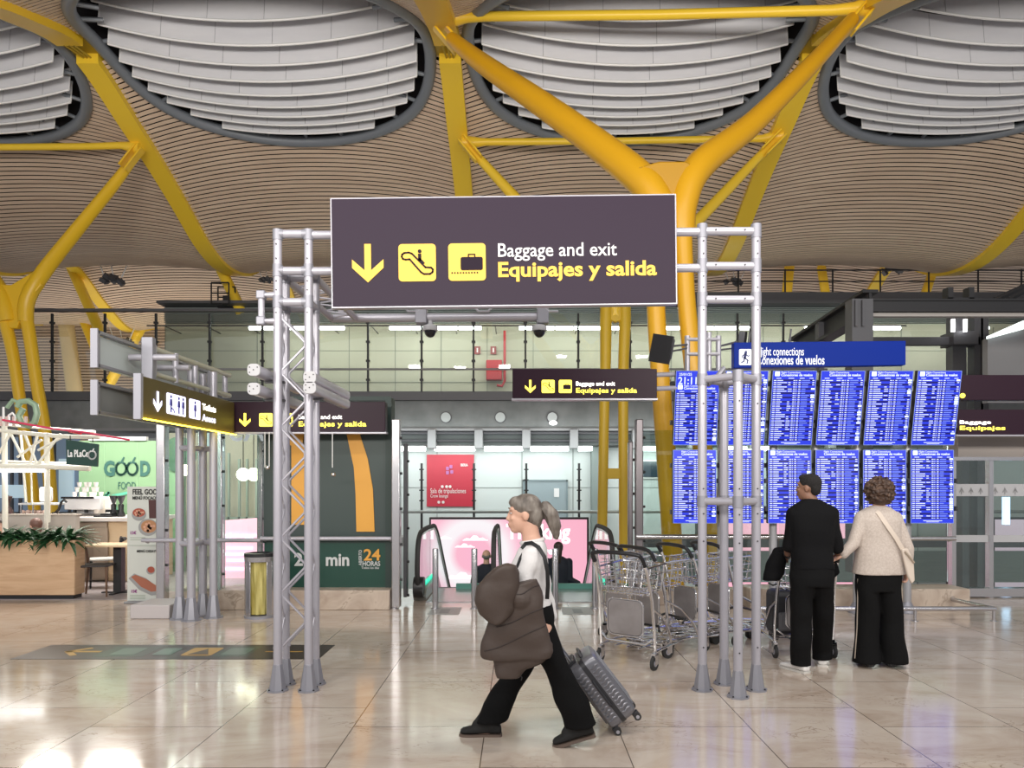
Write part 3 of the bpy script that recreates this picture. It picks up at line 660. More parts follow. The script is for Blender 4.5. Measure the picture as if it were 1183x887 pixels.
# big green wall with arch logo
GRN = mat('dark_slate_green', (.035, .055, .052), .45); GRN2 = mat('bottle_green', (.006, .052, .036), .4)
t = thing('green_sign_wall', 'dark green restaurant sign wall with large golden arches behind the left truss', 'sign wall', (X(380, 10), 10, .26))
x0, x1 = X(304, 10), X(451, 10)
g = MB(); g.bx(x0, x1, 10.0, 10.25, Z(620, 10), Z(459, 10)); g.build('upper_panel', GRN, t, bev=.01)
g = MB(); g.bx(x0+.02, x1-.05, 9.98, 10.2, Z(683, 10), Z(625, 10)); g.build('lower_panel', GRN2, t, bev=.01)
g = MB(); g.bx(x0, x1, 9.97, 10.22, Z(627, 10), Z(619, 10)); g.bx(x1-.06, x1+.02, 9.96, 10.24, Z(684, 10), Z(459, 10)); g.bx(x0, x1, 9.97, 10.24, Z(463, 10), Z(458, 10)); g.build('frame', mat('green_black', (.02, .04, .035), .5), t)
def arc(pts_o, pts_i):
    a = [((px-VX)*10/F, Z(py, 10)) for px, py in pts_o]; b = [((px-VX)*10/F, Z(py, 10)) for px, py in pts_i]
    return a, b
g = MB(); AO, AI = arc([(400, 485), (408, 490), (416, 502), (425, 530), (431, 565), (433, 614)], [(396, 488), (400, 498), (403, 512), (409, 540), (411, 570), (412, 614)])
g.strip(AO, AI, (0, 9.985, 0), UX, UZ, (0, 1, 0), .02)
AO, AI = arc([(372, 520), (366, 500), (355, 486), (345, 485), (336, 500), (325, 540), (319, 580), (317, 614)], [(366, 530), (362, 512), (355, 505), (350, 503), (350, 540), (343, 560), (339, 585), (338, 606)])
AO2, AI2 = arc([(338, 500), (352, 500), (352, 520), (352, 560), (352, 606)], [(330, 510), (337, 515), (337, 530), (337, 560), (337, 606)])
g.strip(AO2, AI2, (0, 9.985, 0), UX, UZ, (0, 1, 0), .02)
AO3, AI3 = arc([(352, 497), (360, 505), (368, 530)], [(350, 512), (356, 522), (361, 540)]); g.strip(AO3, AI3, (0, 9.985, 0), UX, UZ, (0, 1, 0), .02)
AO4, AI4 = arc([(372, 535), (378, 512), (388, 492), (400, 485)], [(366, 545), (368, 530), (379, 500), (396, 488)])
g.build('golden_arches', mat('arch_orange', (.72, .35, .05), .5), t)
LT = mat('sign_text_grey', (.55, .57, .57), .6)
text('min', .235, LT, t, (X(376, 9.97), 9.97, Z(653, 9.97)), UX, UZ, NY, bold=.03, width=X(403, 9.97)-X(376, 9.97)); text('2', .235, LT, t, (X(340, 9.97), 9.97, Z(653, 9.97)), UX, UZ, NY, bold=.03)
OR = mat('arch_orange', (.72, .35, .05), .5)
text('24', .215, OR, t, (X(420, 9.97), 9.97, Z(647, 9.97)), UX, UZ, NY, bold=.02, width=.225)
text('HORAS', .09, LT, t, (X(418.5, 9.97), 9.97, Z(653.5, 9.97)), UX, UZ, NY, bold=.02, width=.24)
text('Todos los días', .045, LT, t, (X(417.5, 9.97), 9.97, Z(657, 9.97)), UX, UZ, NY, bold=.01, width=.24)
text('ABIERTO', .06, LT, t, (X(418, 9.97), 9.97, Z(653, 9.97)), UZ, -UX, NY, bold=.01, width=.21)
# plinths
g = MB(); g.bx(x0-.5, x1+.04, 9.7, 10.3, 0, .26); tag(g.build('marble_plinth', BENCHM, bev=.01, loc=(X(380, 10), 10, 0)), 'low marble plinth under the green sign wall', 'plinth')
g = MB(); g.bx(X(191, 10), X(300, 10)-.1, 10.35, 10.6, 0, .2); tag(g.build('marble_plinth', BENCHM, bev=.01, loc=(X(245, 10), 10.4, 0)), 'low marble kerb beneath the glass beside the café', 'plinth')
g = MB(); g.bx(X(155, 9.15), X(200, 9.15), 9.05, 9.6, 0, Z(698, 9.1)); tag(g.build('concrete_block', mat('pale_block', (.50, .46, .46), .6), bev=.012, loc=(X(177, 9.3), 9.3, 0)), 'pale square block at the foot of the grey tube tower', 'block')
g = MB(); g.bx(X(860, 10), X(1108, 10), 9.75, 10.25, 0, .27); g2 = tag(g.build('marble_bench', BENCHM, bev=.012, loc=(X(1000, 10), 10, 0)), 'low cream marble ledge under the departure screens', 'ledge')
g = MB(); g.bx(X(700, 10.3), X(860, 10.3), 10.1, 10.5, 0, .2); tag(g.build('marble_plinth', BENCHM, bev=.012, loc=(X(790, 10.3), 10.3, 0)), 'low marble kerb behind the luggage trolleys', 'plinth')
# handrail tubes
def rail(px0, px1, py, D, lb, r=.028, m=ALU):
    t = thing('tube_rail', lb, 'rail', P((px0+px1)/2, py, D)); MB().cyl(P(px0, py, D), P(px1, py, D), r, n=12).build('rail', m, t)
    b = MB()
    for px in (px0+2, px1-2): b.cyl(P(px, py, D), P(px, py+3, D)+Vector((0, .12, 0)), .02, n=8)
    b.build('bracket', m, t)
rail(164, 301, 624, 9.85, 'grey handrail tube crossing behind the tube tower'); rail(301, 452, 622, 9.85, 'grey handrail tube across the green sign wall')
rail(735, 905, 620, 9.95, 'grey handrail behind the luggage trolleys', .035, STEEL); rail(1030, 1104, 622, 9.95, 'grey handrail right of the woman in the beige jacket', .03, STEEL)
# sliding door bay at far right
t = thing('door_bay', 'glazed entrance bay with frosted bands at the right edge', 'glazed doors', (X(1145, 10.8), 10.8, 0))
g = MB()
for px, w in ((1100, 5), (1143, 5), (1300, 5)): g.bx(X(px, 10.8)-w*.006, X(px, 10.8)+w*.006, 10.75, 10.85, 0, Z(528, 10.8))
g.bx(X(1098, 10.8), X(1320, 10.8), 10.72, 10.9, Z(532, 10.8), Z(528, 10.8)); g.bx(X(1098, 10.8), X(1320, 10.8), 10.72, 10.9, 0.02, .14); g.build('frame', STEEL, t)
FRO = mat('frosted_band', (.45, .45, .47), .6)
g = MB(); g.bx(X(1103, 10.8), X(1320, 10.8), 10.78, 10.80, Z(573, 10.8), Z(559, 10.8)); g.bx(X(1103, 10.8), X(1320, 10.8), 10.78, 10.80, Z(626, 10.8), Z(618, 10.8)); g.build('frosted_band', FRO, t, smooth=False)
g = MB(); g.bx(X(1103, 10.8), X(1320, 10.8), 10.81, 10.83, .14, Z(532, 10.8)); g.build('glass', GLASS, t, smooth=False)
g = MB()
for px in (1111, 1122, 1133, 1150, 1161, 1173):
    c = P(px, 567, 10.77); g.cyl(c-Vector((0, 0, .05)), c+Vector((0, 0, .05)), .004, n=5)
    for s_ in (-1, 1): g.cyl(c+Vector((0, 0, .04)), c+Vector((s_*.03, 0, -.02)), .004, n=5)
g.build('frosted_motif', MGREY, t)
g = MB(); g.bx(X(1098, 11.2), 12, 11.0, 11.4, Z(530, 11.2), Z(497, 11.2)); tag(g.build('bulkhead', noise_mat('warm_bulkhead', [(.3, (.36, .32, .30)), (.7, (.42, .37, .34))], (.4, 1, 1), .4), loc=(X(1200, 11.2), 11.2, Z(515, 11.2)), smooth=False), 'beige grey bulkhead above the entrance bay', 'bulkhead')
t = thing('interior_pillars', 'dark pillars seen through the glazed entrance bay', 'pillars', (X(1120, 14), 14, 0))
for px, w in ((1112, 8), (1129, 7)): MB().bx(X(px-w/2, 14), X(px+w/2, 14), 13.9, 14.2, -5, Z(520, 14)).build('pillar', DGREY, t)
t = thing('light_column', 'tall blue-white light strips behind the entrance bay', 'lamp', (X(1120, 16), 16, -2))
for px, y0, y1 in ((1119, 532, 566), (1133, 532, 570), (1164, 574, 606)): MB().bx(X(px-3, 16), X(px+3, 16), 16, 16.1, Z(y1, 16), Z(y0, 16)).build('light_strip', mat('blue_strip', (.5, .7, 1), .5, emit=2.2), t, smooth=False)

# ------------------------------------------------------------------ LED advertising screens
def led_mat(name, cx, cz, r):
    m = bpy.data.materials.new(name); m.use_nodes = True; nt = m.node_tree; b = nt.nodes['Principled BSDF']; N = nt.nodes.new; L = nt.links.new
    tc = N('ShaderNodeTexCoord'); mp = N('ShaderNodeMapping'); mp.inputs['Location'].default_value = (-cx, 0, -cz); L(tc.outputs['Object'], mp.inputs[0])
    sp = N('ShaderNodeSeparateXYZ'); L(mp.outputs[0], sp.inputs[0]); cb = N('ShaderNodeCombineXYZ'); L(sp.outputs[0], cb.inputs[0]); L(sp.outputs[2], cb.inputs[2])
    ln = N('ShaderNodeVectorMath'); ln.operation = 'LENGTH'; L(cb.outputs[0], ln.inputs[0])
    cr = N('ShaderNodeValToRGB'); e = cr.color_ramp.elements; e[0].position = 0; e[0].color = (1, .50, .66, 1); e[1].position = 1; e[1].color = (1, .48, .62, 1)
    for p, c in ((.20, (1, .50, .64, 1)), (.30, (1, .93, .97, 1)), (.40, (1, .95, .98, 1)), (.56, (1, .55, .68, 1))): x = e.new(p); x.color = c
    dv = N('ShaderNodeMath'); dv.operation = 'DIVIDE'; dv.inputs[1].default_value = r*2.6; L(ln.outputs['Value'], dv.inputs[0]); L(dv.outputs[0], cr.inputs[0])
    L(cr.outputs[0], b.inputs['Emission Color']); b.inputs['Emission Strength'].default_value = .95; b.inputs['Base Color'].default_value = (.02, .02, .02, 1)
    return m
DL = 22.0
def led(px0, px1, z0, D, lb, m, txt=None):
    t = thing('advertising_screen', lb, 'screen', (X((px0+px1)/2, D), D, z0))
    x0, x1 = X(px0, D), X(px1, D); z1 = Z(600, D)
    MB().bx(x0-.06, x1+.06, D+.03, D+.3, z0-.06, z1+.06).build('casing', BLACK, t); MB().bx(x0, x1, D, D+.03, z0, z1).build('display', m, t, smooth=False)
    return t
z0 = Z(690, DL); cxL = X(425+0, DL)-X(588, DL)
t = led(498, 678, z0, DL, 'large pink advertising screen with a glowing white ring below the escalators', led_mat('led_ring', X(547, DL)-X(588, DL), Z(640, DL)-z0, .95))
PK = mat('led_white', (1, .96, .98), .5, emit=1.0)
def cloud(px, py, w, par, D=DL):
    g = MB(); pts = [(-1, 0), (-.7, .18), (-.4, .14), (-.15, .38), (.15, .35), (.3, .16), (.6, .22), (.8, .08), (1, .05), (1, -.02), (-1, -.02)]
    g.prism([(X(px, D)+a*w, Z(py, D)+b*w) for a, b in pts], (0, D-.01, 0), UX, UZ, NY, .01); g.build('cloud_graphic', PK, par, smooth=False)
cloud(549, 624, .38, t); cloud(537, 632, .30, t); cloud(514, 622, .2, t); cloud(535, 668, .5, t)
text('Thinking', .62, PK, t, (X(585, DL-.02), DL-.02, Z(622, DL)), UX, UZ, NY, bold=.03, width=X(659, DL)-X(585, DL))
text('bigger', .3, PK, t, (X(615, DL-.02), DL-.02, Z(640, DL)), UX, UZ, NY, bold=.02)
LEDP = mat('led_pink', (1, .55, .66), .5, emit=.85, ecol=(1, .50, .64))
t = led(808, 985, z0, DL, 'pink advertising screen glimpsed between the trolleys and the travellers', LEDP)
t = led(1150, 1330, z0, DL, 'pale pink advertising screen behind the entrance bay at right', mat('led_pale', (.6, .5, .6), .5, emit=.5, ecol=(.8, .6, .72)))
# left pink screen, tilted away, behind the glass
t = thing('advertising_screen', 'pink advertising screen behind the glass left of the green wall', 'screen', P(275, 690, 13.0))
g = MB(); D = 13.0; g.prism([((px-VX)*D/F, Z(py, D)) for px, py in ((247, 602), (300, 598), (300, 668), (247, 678))], (0, D, 0), UX, UZ, (0, 1, 0), .05); g.build('display', LEDP, t, smooth=False)
for i, (s, w) in enumerate((('bigger', 40), ('life on the air', 32), ('powered by progress', 30), ('join us today', 28))):
    text(s[::-1] if 0 else s, .16 if i == 0 else .09, GLOWB, t, (X(256+i*2, D-.02), D-.02, Z((622, 635, 645, 655)[i], D)), UX, UZ, NY, bold=.02, width=w*D/F) if i == 0 else None
g = MB()
for k, (a, b, c) in enumerate(((262, 292, 633), (260, 290, 640), (262, 284, 647), (258, 282, 657))): g.bx(X(a, D), X(b, D), D-.02, D-.01, Z(c+1.3, D), Z(c-1.3, D))
g.build('text_line', GLOWB, t, smooth=False)
g = MB(); g.bx(X(192, 17), X(302, 17), 17, 17.1, 0, Z(500, 17)); tag(g.build('lit_shop_wall', mat('cream_lit_wall', (.80, .74, .58), .5), loc=(X(245, 17), 17, 0), smooth=False), 'cream lit shop wall behind the glass at left', 'wall')
g = MB()
for px in (258, 264, 276, 285, 296): g.bx(X(px, 16)-.02, X(px, 16)+.02, 16, 16.06, 0.5, Z(530 if px > 270 else 523, 16))
g.bx(X(250, 16), X(302, 16), 16, 16.05, Z(600, 16), Z(597, 16)); tag(g.build('shelf_frame', mat('pale_green_frame', (.5, .6, .5), .4), loc=(X(277, 16), 16, .5)), 'thin pale shelf frame in the lit shop behind glass', 'frame')
for i, (px, D, r) in enumerate(((214, 11.5, .085), (281, 12.5, .11), (293, 12.2, .11))):
    t = thing('globe_lamp', ('round glowing globe lamp behind the grey tube tower', 'left of the two glowing globes beside the green wall', 'right of the two glowing globes beside the green wall')[i], 'lamp', P(px, 548, D), 'glowing globe lamps')
    c = P(px, 543 if i == 0 else 548, D); MB().ell(c, r, nu=18, nv=12).build('globe', mat('globe_glow', (1, .9, .7), .5, emit=6), t); MB().cyl(c+Vector((0, 0, r)), c+Vector((0, 0, 1.0)), .008, n=6).build('cord', BLACK, t)
text_holder = thing('hanging_letters', 'white looped lettering high on the glass beside the left hanging sign', 'lettering', P(275, 515, 10.05))
text('J', .55, mat('pale_lettering', (.75, .85, .9), .4, emit=.3), text_holder, P(245, 512, 10.05), UX, UZ, NY, xs=-1, bold=.01); text('A', .42, MATS['pale_lettering'], text_holder, P(282, 509, 10.05), UX, UZ, NY, bold=.01); text('e', .42, MATS['pale_lettering'], text_holder, P(264, 509, 10.05), UX, UZ, NY, bold=.01)

# red poster and door on the far lower wall
t = thing('poster', 'crimson crew lounge poster on the white far wall', 'poster', P(520, 585, 25.9))
MB().bx(X(493, 25.9), X(547.5, 25.9), 25.9, 25.96, Z(585, 25.9), Z(525, 25.9)).build('panel', mat('crimson', (.50, .012, .04), .4), t)
PW = mat('poster_white', (.75, .7, .7), .5)
text('Sala de tripulaciones', .24, PW, t, P(497, 569.5, 25.88), UX, UZ, NY, width=X(538, 25.88)-X(497, 25.88)); text('Crew lounge', .17, PW, t, P(497, 574.5, 25.88), UX, UZ, NY, width=.62)
text('IBERIA', .13, PW, t, P(532, 538.5, 25.88), UX, UZ, NY, bold=.03, width=.26)
g = MB(); 
for px, py in ((511, 562), (516, 562), (520, 562), (507, 580), (512, 580)): g.prism(disc(X(px, 25.88), Z(py, 25.88), .05), (0, 25.87, 0), UX, UZ, NY, .01)
g.build('pictogram', PW, t); g = MB()
for px, py in ((517, 541), (521, 539), (517, 546), (522, 545)): g.prism(rrect(X(px, 25.88)-.05, X(px, 25.88)+.05, Z(py, 25.88)-.06, Z(py, 25.88)+.06, .02), (0, 25.87, 0), UX, UZ, NY, .01)
g.build('emblem', mat('emblem_violet', (.45, .15, .4), .5), t)
t = thing('metal_door', 'grey metal door in the white far wall, behind the walking woman', 'door', P(633, 640, 25.9))
MB().bx(X(604, 25.9), X(656, 25.9), 25.88, 25.96, -3, Z(556, 25.9)).build('leaf', mat('door_grey', (.30, .37, .40), .5), t)
MB().bx(X(604, 25.9), X(606, 25.9), 25.84, 25.97, -3, Z(554, 25.9)).bx(X(654, 25.9), X(656, 25.9), 25.84, 25.97, -3, Z(554, 25.9)).bx(X(604, 25.9), X(656, 25.9), 25.84, 25.97, Z(556, 25.9), Z(554, 25.9)).build('frame', mat('door_frame', (.2, .26, .28), .5), t)
MB().bx(X(640, 25.87), X(646, 25.87), 25.85, 25.88, Z(574, 25.9), Z(564, 25.9)).build('notice', WHITE, t, smooth=False)
t = thing('wall_recess', 'grey green recess in the far wall right of the yellow legs', 'recess', P(720, 600, 25.7)); MB().bx(X(683, 25.7), X(700, 25.7), 25.5, 25.95, -4, Z(497, 25.7)).build('panel', mat('recess_green', (.22, .27, .26), .5), t)
t = thing('dark_window', 'dark window on the far wall right of the tall steel post', 'window', P(760, 550, 25.8)); MB().bx(X(740, 25.8), X(763, 25.8), 25.8, 25.95, Z(551, 25.8), Z(533, 25.8)).build('pane', mat('night_pane', (.03, .05, .07), .1), t, smooth=False); MB().bx(X(738, 25.8), X(765, 25.8), 25.85, 25.97, Z(553, 25.8), Z(531, 25.8)).build('frame', WHITE, t)
# lower wall handrail seen above the pink screen + thin posts
mb = MB(); mb.cyl(P(440, 591, 23), P(1190, 591, 23), .05, n=8); tag(mb.build('handrail', mat('pale_steel', (.5, .55, .55), .3, .5), loc=P(600, 591, 23)), 'pale handrail in front of the white far wall', 'handrail')
for k_, px in enumerate((487, 547.5, 608, 669)):
    g = MB(); x = X(px, 23.1); g.bx(x-.035, x+.035, 23.1, 23.15, -5, Z(535, 23.1))
    for k in range(5): g.bx(x-.07, x+.07, 23.06, 23.15, Z(543+12*k, 23.1), Z(541.5+12*k, 23.1))
    tag(g.build('glazing_rod', BLACKM, loc=(x, 23.1, .5)), f'thin dark clamped rod before the white far wall, {ORD[k_]} from the left', 'rod', 'rods before the far wall')
# balustrade beyond the void at lower right
t = thing('void_balustrade', 'grey balustrade band across the void behind the screens', 'balustrade', (6, 20.5, -1))
MB().bx(X(735, 20.5), 22, 20.4, 20.6, Z(632, 20.5), Z(622, 20.5)).build('top_band', DGREY, t)
MB().bx(X(735, 20.5), 22, 20.4, 20.5, Z(672, 20.5), Z(636, 20.5)).build('lower_band', mat('murky_green', (.16, .19, .18), .3), t)

# ------------------------------------------------------------------ floor edge and escalators
GE = mat('green_glow', (.0, .7, .45), .4, emit=.9, ecol=(.02, .8, .5))
t = thing('void_edge', 'low glass edge with green glow at the end of the marble floor', 'glass edge', (-.1, 11.7, 0))
MB().bx(-1.0, 2.2, 11.62, 11.68, 0, .09).build('kerb', mat('teal_kerb', (.10, .30, .25), .4), t)
def escal(x, lb):
    t = thing('escalator_balustrade', lb, 'escalator side', (x, 10.4, 0), 'escalator balustrades')
    # path of the handrail in the y-z plane
    path = [(10.75, .10), (10.42, .16), (10.26, .34), (10.24, .55), (10.30, .78), (10.48, .93), (10.8, .98), (11.8, .98), (12.6, .86), (14.2, -.05), (18, -2.2)]
    sm = []
    for i in range(len(path)-1):
        a, b, c, d = path[max(0, i-1)], path[i], path[i+1], path[min(len(path)-1, i+2)]
        for k in range(5):
            u = k/5; sm.append(tuple(.5*((2*b[q])+(c[q]-a[q])*u+(2*a[q]-5*b[q]+4*c[q]-d[q])*u*u+(3*b[q]-a[q]-3*c[q]+d[q])*u**3) for q in (0, 1)))
    sm.append(path[-1])
    g = MB(); g.loft([[(x-.04, y, z), (x+.04, y, z), (x+.04, y+.0, z+.0), (x-.04, y, z)] for y, z in sm[:1]]+[], cap=False) if 0 else None
    g.tube([(x, y, z) for y, z in sm], .036, 8); g.build('handrail', RUBBER, t)
    e = MB(); e.tube([(x, y+(.03 if y < 10.6 else 0), z-.045) for y, z in sm[4:]], .02, 6); e.build('trim_strip', mat('white_strip', (.8, .85, .85), .3), t)
    gl = MB(); n = len(sm); top = [(y+(.06 if y < 10.6 else 0), z-.05) for y, z in sm[5:]]; 
    for i in range(len(top)-1):
        (ya, za), (yb, zb_) = top[i], top[i+1]
        la = .1 if ya < 12 else .1-(ya-12)*.58; lb_ = .1 if yb < 12 else .1-(yb-12)*.58
        if yb <= ya: continue
        gl.add([(x-.006, ya, la), (x-.006, yb, lb_), (x-.006, yb, zb_), (x-.006, ya, za), (x+.006, ya, la), (x+.006, yb, lb_), (x+.006, yb, zb_), (x+.006, ya, za)], [(0, 1, 2, 3), (7, 6, 5, 4), (0, 4, 5, 1), (3, 2, 6, 7)])
    gl.build('glass_side', GLASSG, t, smooth=False)
    sk = MB(); sk.prism([(10.5, 0), (10.42, .08), (10.6, .16), (12.1, .16), (18, -3.2), (18, -4), (12, -.4), (11.6, 0)], (x-.09, 0, 0), (0, 1, 0), UZ, UX, .18); sk.build('skirt', mat('skirt_steel', (.35, .37, .37), .3, .7), t, bev=.01)
    gg = MB(); gg.prism([(10.7, .165), (12.1, .165), (13.5, -.62), (13.5, -.59), (12.1, .19), (10.7, .19)], (x-.03, 0, 0), (0, 1, 0), UZ, UX, .06); gg.build('green_light', GE, t, smooth=False)
    # newel box dark
    nb = MB(); nb.cyl((x-.07, 10.42, .2), (x+.07, 10.42, .2), .15, n=20); nb.build('newel_inlet', BLACK, t)
for x, lb in ((-1.42, 'black handrailed glass side of the escalator at far left'), (-.36, 'escalator side just left of the walking woman'), (.30, 'escalator side glimpsed just behind the walking woman'), (1.30, 'black handrailed glass side of the escalator beside the trolleys')): escal(x, lb)
for x, lb in ((-.89, 'left escalator landing plate and steps'), (.80, 'right escalator landing plate and steps')):
    t = thing('escalator', lb, 'escalator', (x, 11, 0)); g = MB(); g.bx(x-.42, x+.42, 10.3, 11.7, -.02, .012); g.build('landing_plate', STEEL, t)
    s_ = MB()
    for k in range(12): s_.bx(x-.42, x+.42, 11.7+k*.4, 12.1+k*.4, -.25-k*.22-.3, -.03-k*.22)
    s_.build('step', DGREY, t, smooth=False)
# floor decals before the escalators
for i, (px, py) in enumerate(((514, 706), (667, 705))):
    t = thing('floor_decal', ('grey rectangular floor decal in front of the left escalator', 'grey rectangular floor decal in front of the right escalator')[i], 'floor sticker', (X(px, 9.6), 9.6, 0))
    MB().bx(X(px, 9.6)-.2, X(px, 9.6)+.2, 9.35, 9.9, 0.001, .004).build('sticker', mat('decal_grey', (.30, .29, .28), .3), t, smooth=False); MB().bx(X(px, 9.6)-.06, X(px, 9.6)+.06, 9.45, 9.75, 0.004, .006).build('mark', mat('decal_dark', (.12, .12, .12), .3), t, smooth=False)
# bollards
for i, px in enumerate((455.5, 503, 548, 641.5, 687.5)):
    x = X(px, 9.8); t = thing('bollard', ('leftmost of the steel bollards, by the green sign wall', 'steel bollard beside the left escalator handrail', 'steel bollard just left of the brown coat', 'steel bollard right behind the walking woman', 'rightmost steel bollard, by the luggage trolleys')[i], 'bollard', (x, 9.8, 0), 'steel bollards before the escalators')
    MB().lathe((x, 9.8, 0), [(.045, 0), (.045, .01), (.04, .012), (.04, .79), (.037, .80), (0.001, .801)], 20).build('tube', STEEL, t); MB().lathe((x, 9.8, 0), [(.06, 0), (.06, .012), (.04, .014)], 20).build('base_ring', STEEL, t)
    MB().bx(x-.003, x+.003, 9.757, 9.763, .1, .75).build('slot', BLACK, t, smooth=False)

# ------------------------------------------------------------------ sign graphics
def arrow(par, cx, cz, h, o, m, n=NY, u=UX):
    w = h*.82; s_ = h*.155
    poly = [(-s_*.5, h/2), (s_*.5, h/2), (s_*.5, -h*.12), (w/2, h*.13), (w/2, -h*.10), (0, -h/2), (-w/2, -h*.10), (-w/2, h*.13), (-s_*.5, -h*.12)]
    g = MB(); v = UZ; oo = Vector(o)+u*cx+v*cz
    g.prism([(-s_*.55, h/2), (s_*.55, h/2), (s_*.55, -h*.3), (-s_*.55, -h*.3)], oo, u, v, n, .0065)
    g.prism([(-w/2, h*.10), (0, -h*.26), (0, -h/2), (-w/2, -h*.12)], oo, u, v, n, .005); g.prism([(w/2, -h*.12), (0, -h/2), (0, -h*.26), (w/2, h*.10)], oo, u, v, n, .005)
    return g.build('arrow', m, par, smooth=False)
def icon_tile(par, cx, cz, s_, o, m, n=NY, u=UX, nm='pictogram_tile'):
    g = MB(); g.prism(rrect(cx-s_/2, cx+s_/2, cz-s_/2, cz+s_/2, s_*.1), o, u, UZ, n, .005); return g.build(nm, m, par, smooth=False)
def esc_icon(par, cx, cz, s_, o, m, n=NY, u=UX):
    g = MB(); q = lambda a, b: (cx+(a-.5)*s_, cz+(b-.5)*s_); oo = Vector(o)+n*.006
    top = [q(.16, .76), q(.10, .72), q(.09, .66), q(.12, .60), q(.20, .58), q(.30, .59), q(.60, .24), q(.68, .19), q(.84, .19), q(.91, .24), q(.92, .31), q(.87, .36), q(.72, .37), q(.36, .74), q(.28, .77)]
    g.line(top, s_*.045, oo, u, UZ, n, .004, closed=True); g.prism(disc(*q(.57, .80), s_*.05), oo, u, UZ, n, .004)
    g.line([q(.57, .71), q(.57, .56)], s_*.085, oo, u, UZ, n, .004); g.line([q(.57, .60), q(.68, .48)], s_*.05, oo, u, UZ, n, .004); return g.build('escalator_pictogram', m, par, smooth=False)
def bag_icon(par, cx, cz, s_, o, m, n=NY, u=UX):
    g = MB(); oo = Vector(o)+n*.006; g.prism(rrect(cx-.17*s_, cx+.42*s_, cz-.22*s_, cz+.13*s_, .05*s_), oo, u, UZ, n, .004)
    g.line([(cx+.04*s_, cz+.13*s_), (cx+.04*s_, cz+.20*s_), (cx+.21*s_, cz+.20*s_), (cx+.21*s_, cz+.13*s_)], .03*s_, oo, u, UZ, n, .004)
    for i in range(10): g.prism(disc(cx-.4*s_+i*.075*s_, cz-.29*s_, .022*s_, 8), oo, u, UZ, n, .004)
    return g.build('suitcase_pictogram', m, par, smooth=False)

# big hanging sign
SD = 5.76
big = thing('direction_sign', 'large aubergine hanging sign reading Baggage and exit, Equipajes y salida', 'sign', P(582, 290, SD))
x0, x1, z0, z1 = X(382, SD), X(782, SD), Z(353.8, SD), Z(226, SD)
MB().bx(x0, x1, SD, SD+.07, z0, z1).build('frame', ALU, big, bev=.004)
MB().bx(x0+.012, x1-.012, SD-.004, SD+.01, z0+.012, z1-.012).build('face', SIGNB, big, smooth=False)
o = Vector((0, SD-.005, 0))
def q(px, py): return X(px, SD), Z(py, SD)
cx, cz = q(425, 302.5); arrow(big, cx, cz, .30, o, SGY)
for px, f in ((482, esc_icon), (539.5, bag_icon)):
    cx, cz = q(px, 302.5); icon_tile(big, cx, cz, .292, o, SGY); f(big, cx, cz, .292, o, mat('pictogram_aubergine', (.022, .014, .024), .6, spec=.1))
text('Baggage and exit', .15, WHITE, big, P(574, 296.5, SD-.005), UX, UZ, NY, bold=.006, width=X(711, SD)-X(574, SD))
text('Equipajes y salida', .16, SGY, big, P(574, 319.5, SD-.005), UX, UZ, NY, bold=.028, width=X(757, SD)-X(574, SD))
g = MB()
for px in (440, 590, 720):
    for py in (272, 313): g.bx(X(px, SD+.07)-.03, X(px, SD+.07)+.03, SD+.07, SD+.16, Z(py+6, SD), Z(py-6, SD))
g.build('clamp', ALUD, big)
big.rotation_euler = (0, math.radians(-.7), 0)

# ------------------------------------------------------------------ gantry trusses
def foot(x, y, t):
    f = MB(); f.lathe((x, y, 0), [(.088, 0), (.088, .012), (.07, .014), (.038, .21), (.034, .215)], 8); o_ = f.build('foot', ALUD, t, angle=25)
    b = MB()
    for a in range(4): b.ell((x+.075*math.cos(a*PI/2+.8), y+.075*math.sin(a*PI/2+.8), .016), .008, nu=6, nv=4)
    b.build('anchor_bolt', BLACK, o_)
def bolts(t, pts):
    g = MB()
    for p in pts: g.cyl(p, Vector(p)+Vector((0, -.008, 0)), .006, n=6)
    g.build('rivet', BLACK, t)
lt = thing('truss_tower', 'left four-legged aluminium truss tower of the sign gantry', 'truss', (-1.8, 6, 0))
LX0, LX1, LY0, LY1 = -1.938, -1.69, 5.90, 6.10; HT = 3.66; R_ = .034
for x in (LX0, LX1):
    for y in (LY0, LY1):
        MB().cyl((x, y, .15), (x, y, HT if y == LY0 else 3.36), R_, n=14).build('leg', ALU, lt); foot(x, y, lt)
zs = [HT, 3.365, 3.115]
for z in zs:
    for y in (LY0, LY1):
        if y == LY1 and z == HT: continue
        MB().cyl((LX0-.0, y, z), (LX1, y, z), R_, n=12).build('cross_tube', ALU, lt)
        g = MB()
        for x in (LX0, LX1): g.cyl((x, y, z-.05), (x, y, z+(.05 if z != HT else .034)), R_+.006, n=14).cyl((x, y, z), (x+(.05 if x == LX0 else -.05), y, z), R_+.004, n=12)
        g.build('joint_sleeve', ALUD, lt)
    if z != HT:
        for x in (LX0, LX1): MB().cyl((x, LY0, z), (x, LY1, z), R_*.9, n=12).build('side_tube', ALU, lt)
for y in (LY0+.01, LY1-.01):
    z = 3.0; pts = []; s_ = 1
    xa, xb = LX0+.035, LX1-.035
    while z > .25: pts.append(((xa if s_ > 0 else xb), y, z)); z -= .222; s_ = -s_
    pr = []
    for p in pts: pr += [(p[0], p[1], p[2]+.02), (p[0], p[1], p[2]-.02)]
    MB().tube(pr, .010, 6).build('lacing', ALU, lt)
for x in (LX0, LX1):
    pts = []; z = 3.0; s_ = 1
    while z > .25: pts += [(x, LY0+.03 if s_ > 0 else LY1-.03, z)]; z -= .222; s_ = -s_
    MB().tube(pts, .007, 6).build('lacing', ALU, lt)
bolts(lt, [(x, LY0-R_, z+dz) for x in (LX0, LX1) for z in zs for dz in (-.09, .09) if not (z == HT and dz > 0)])
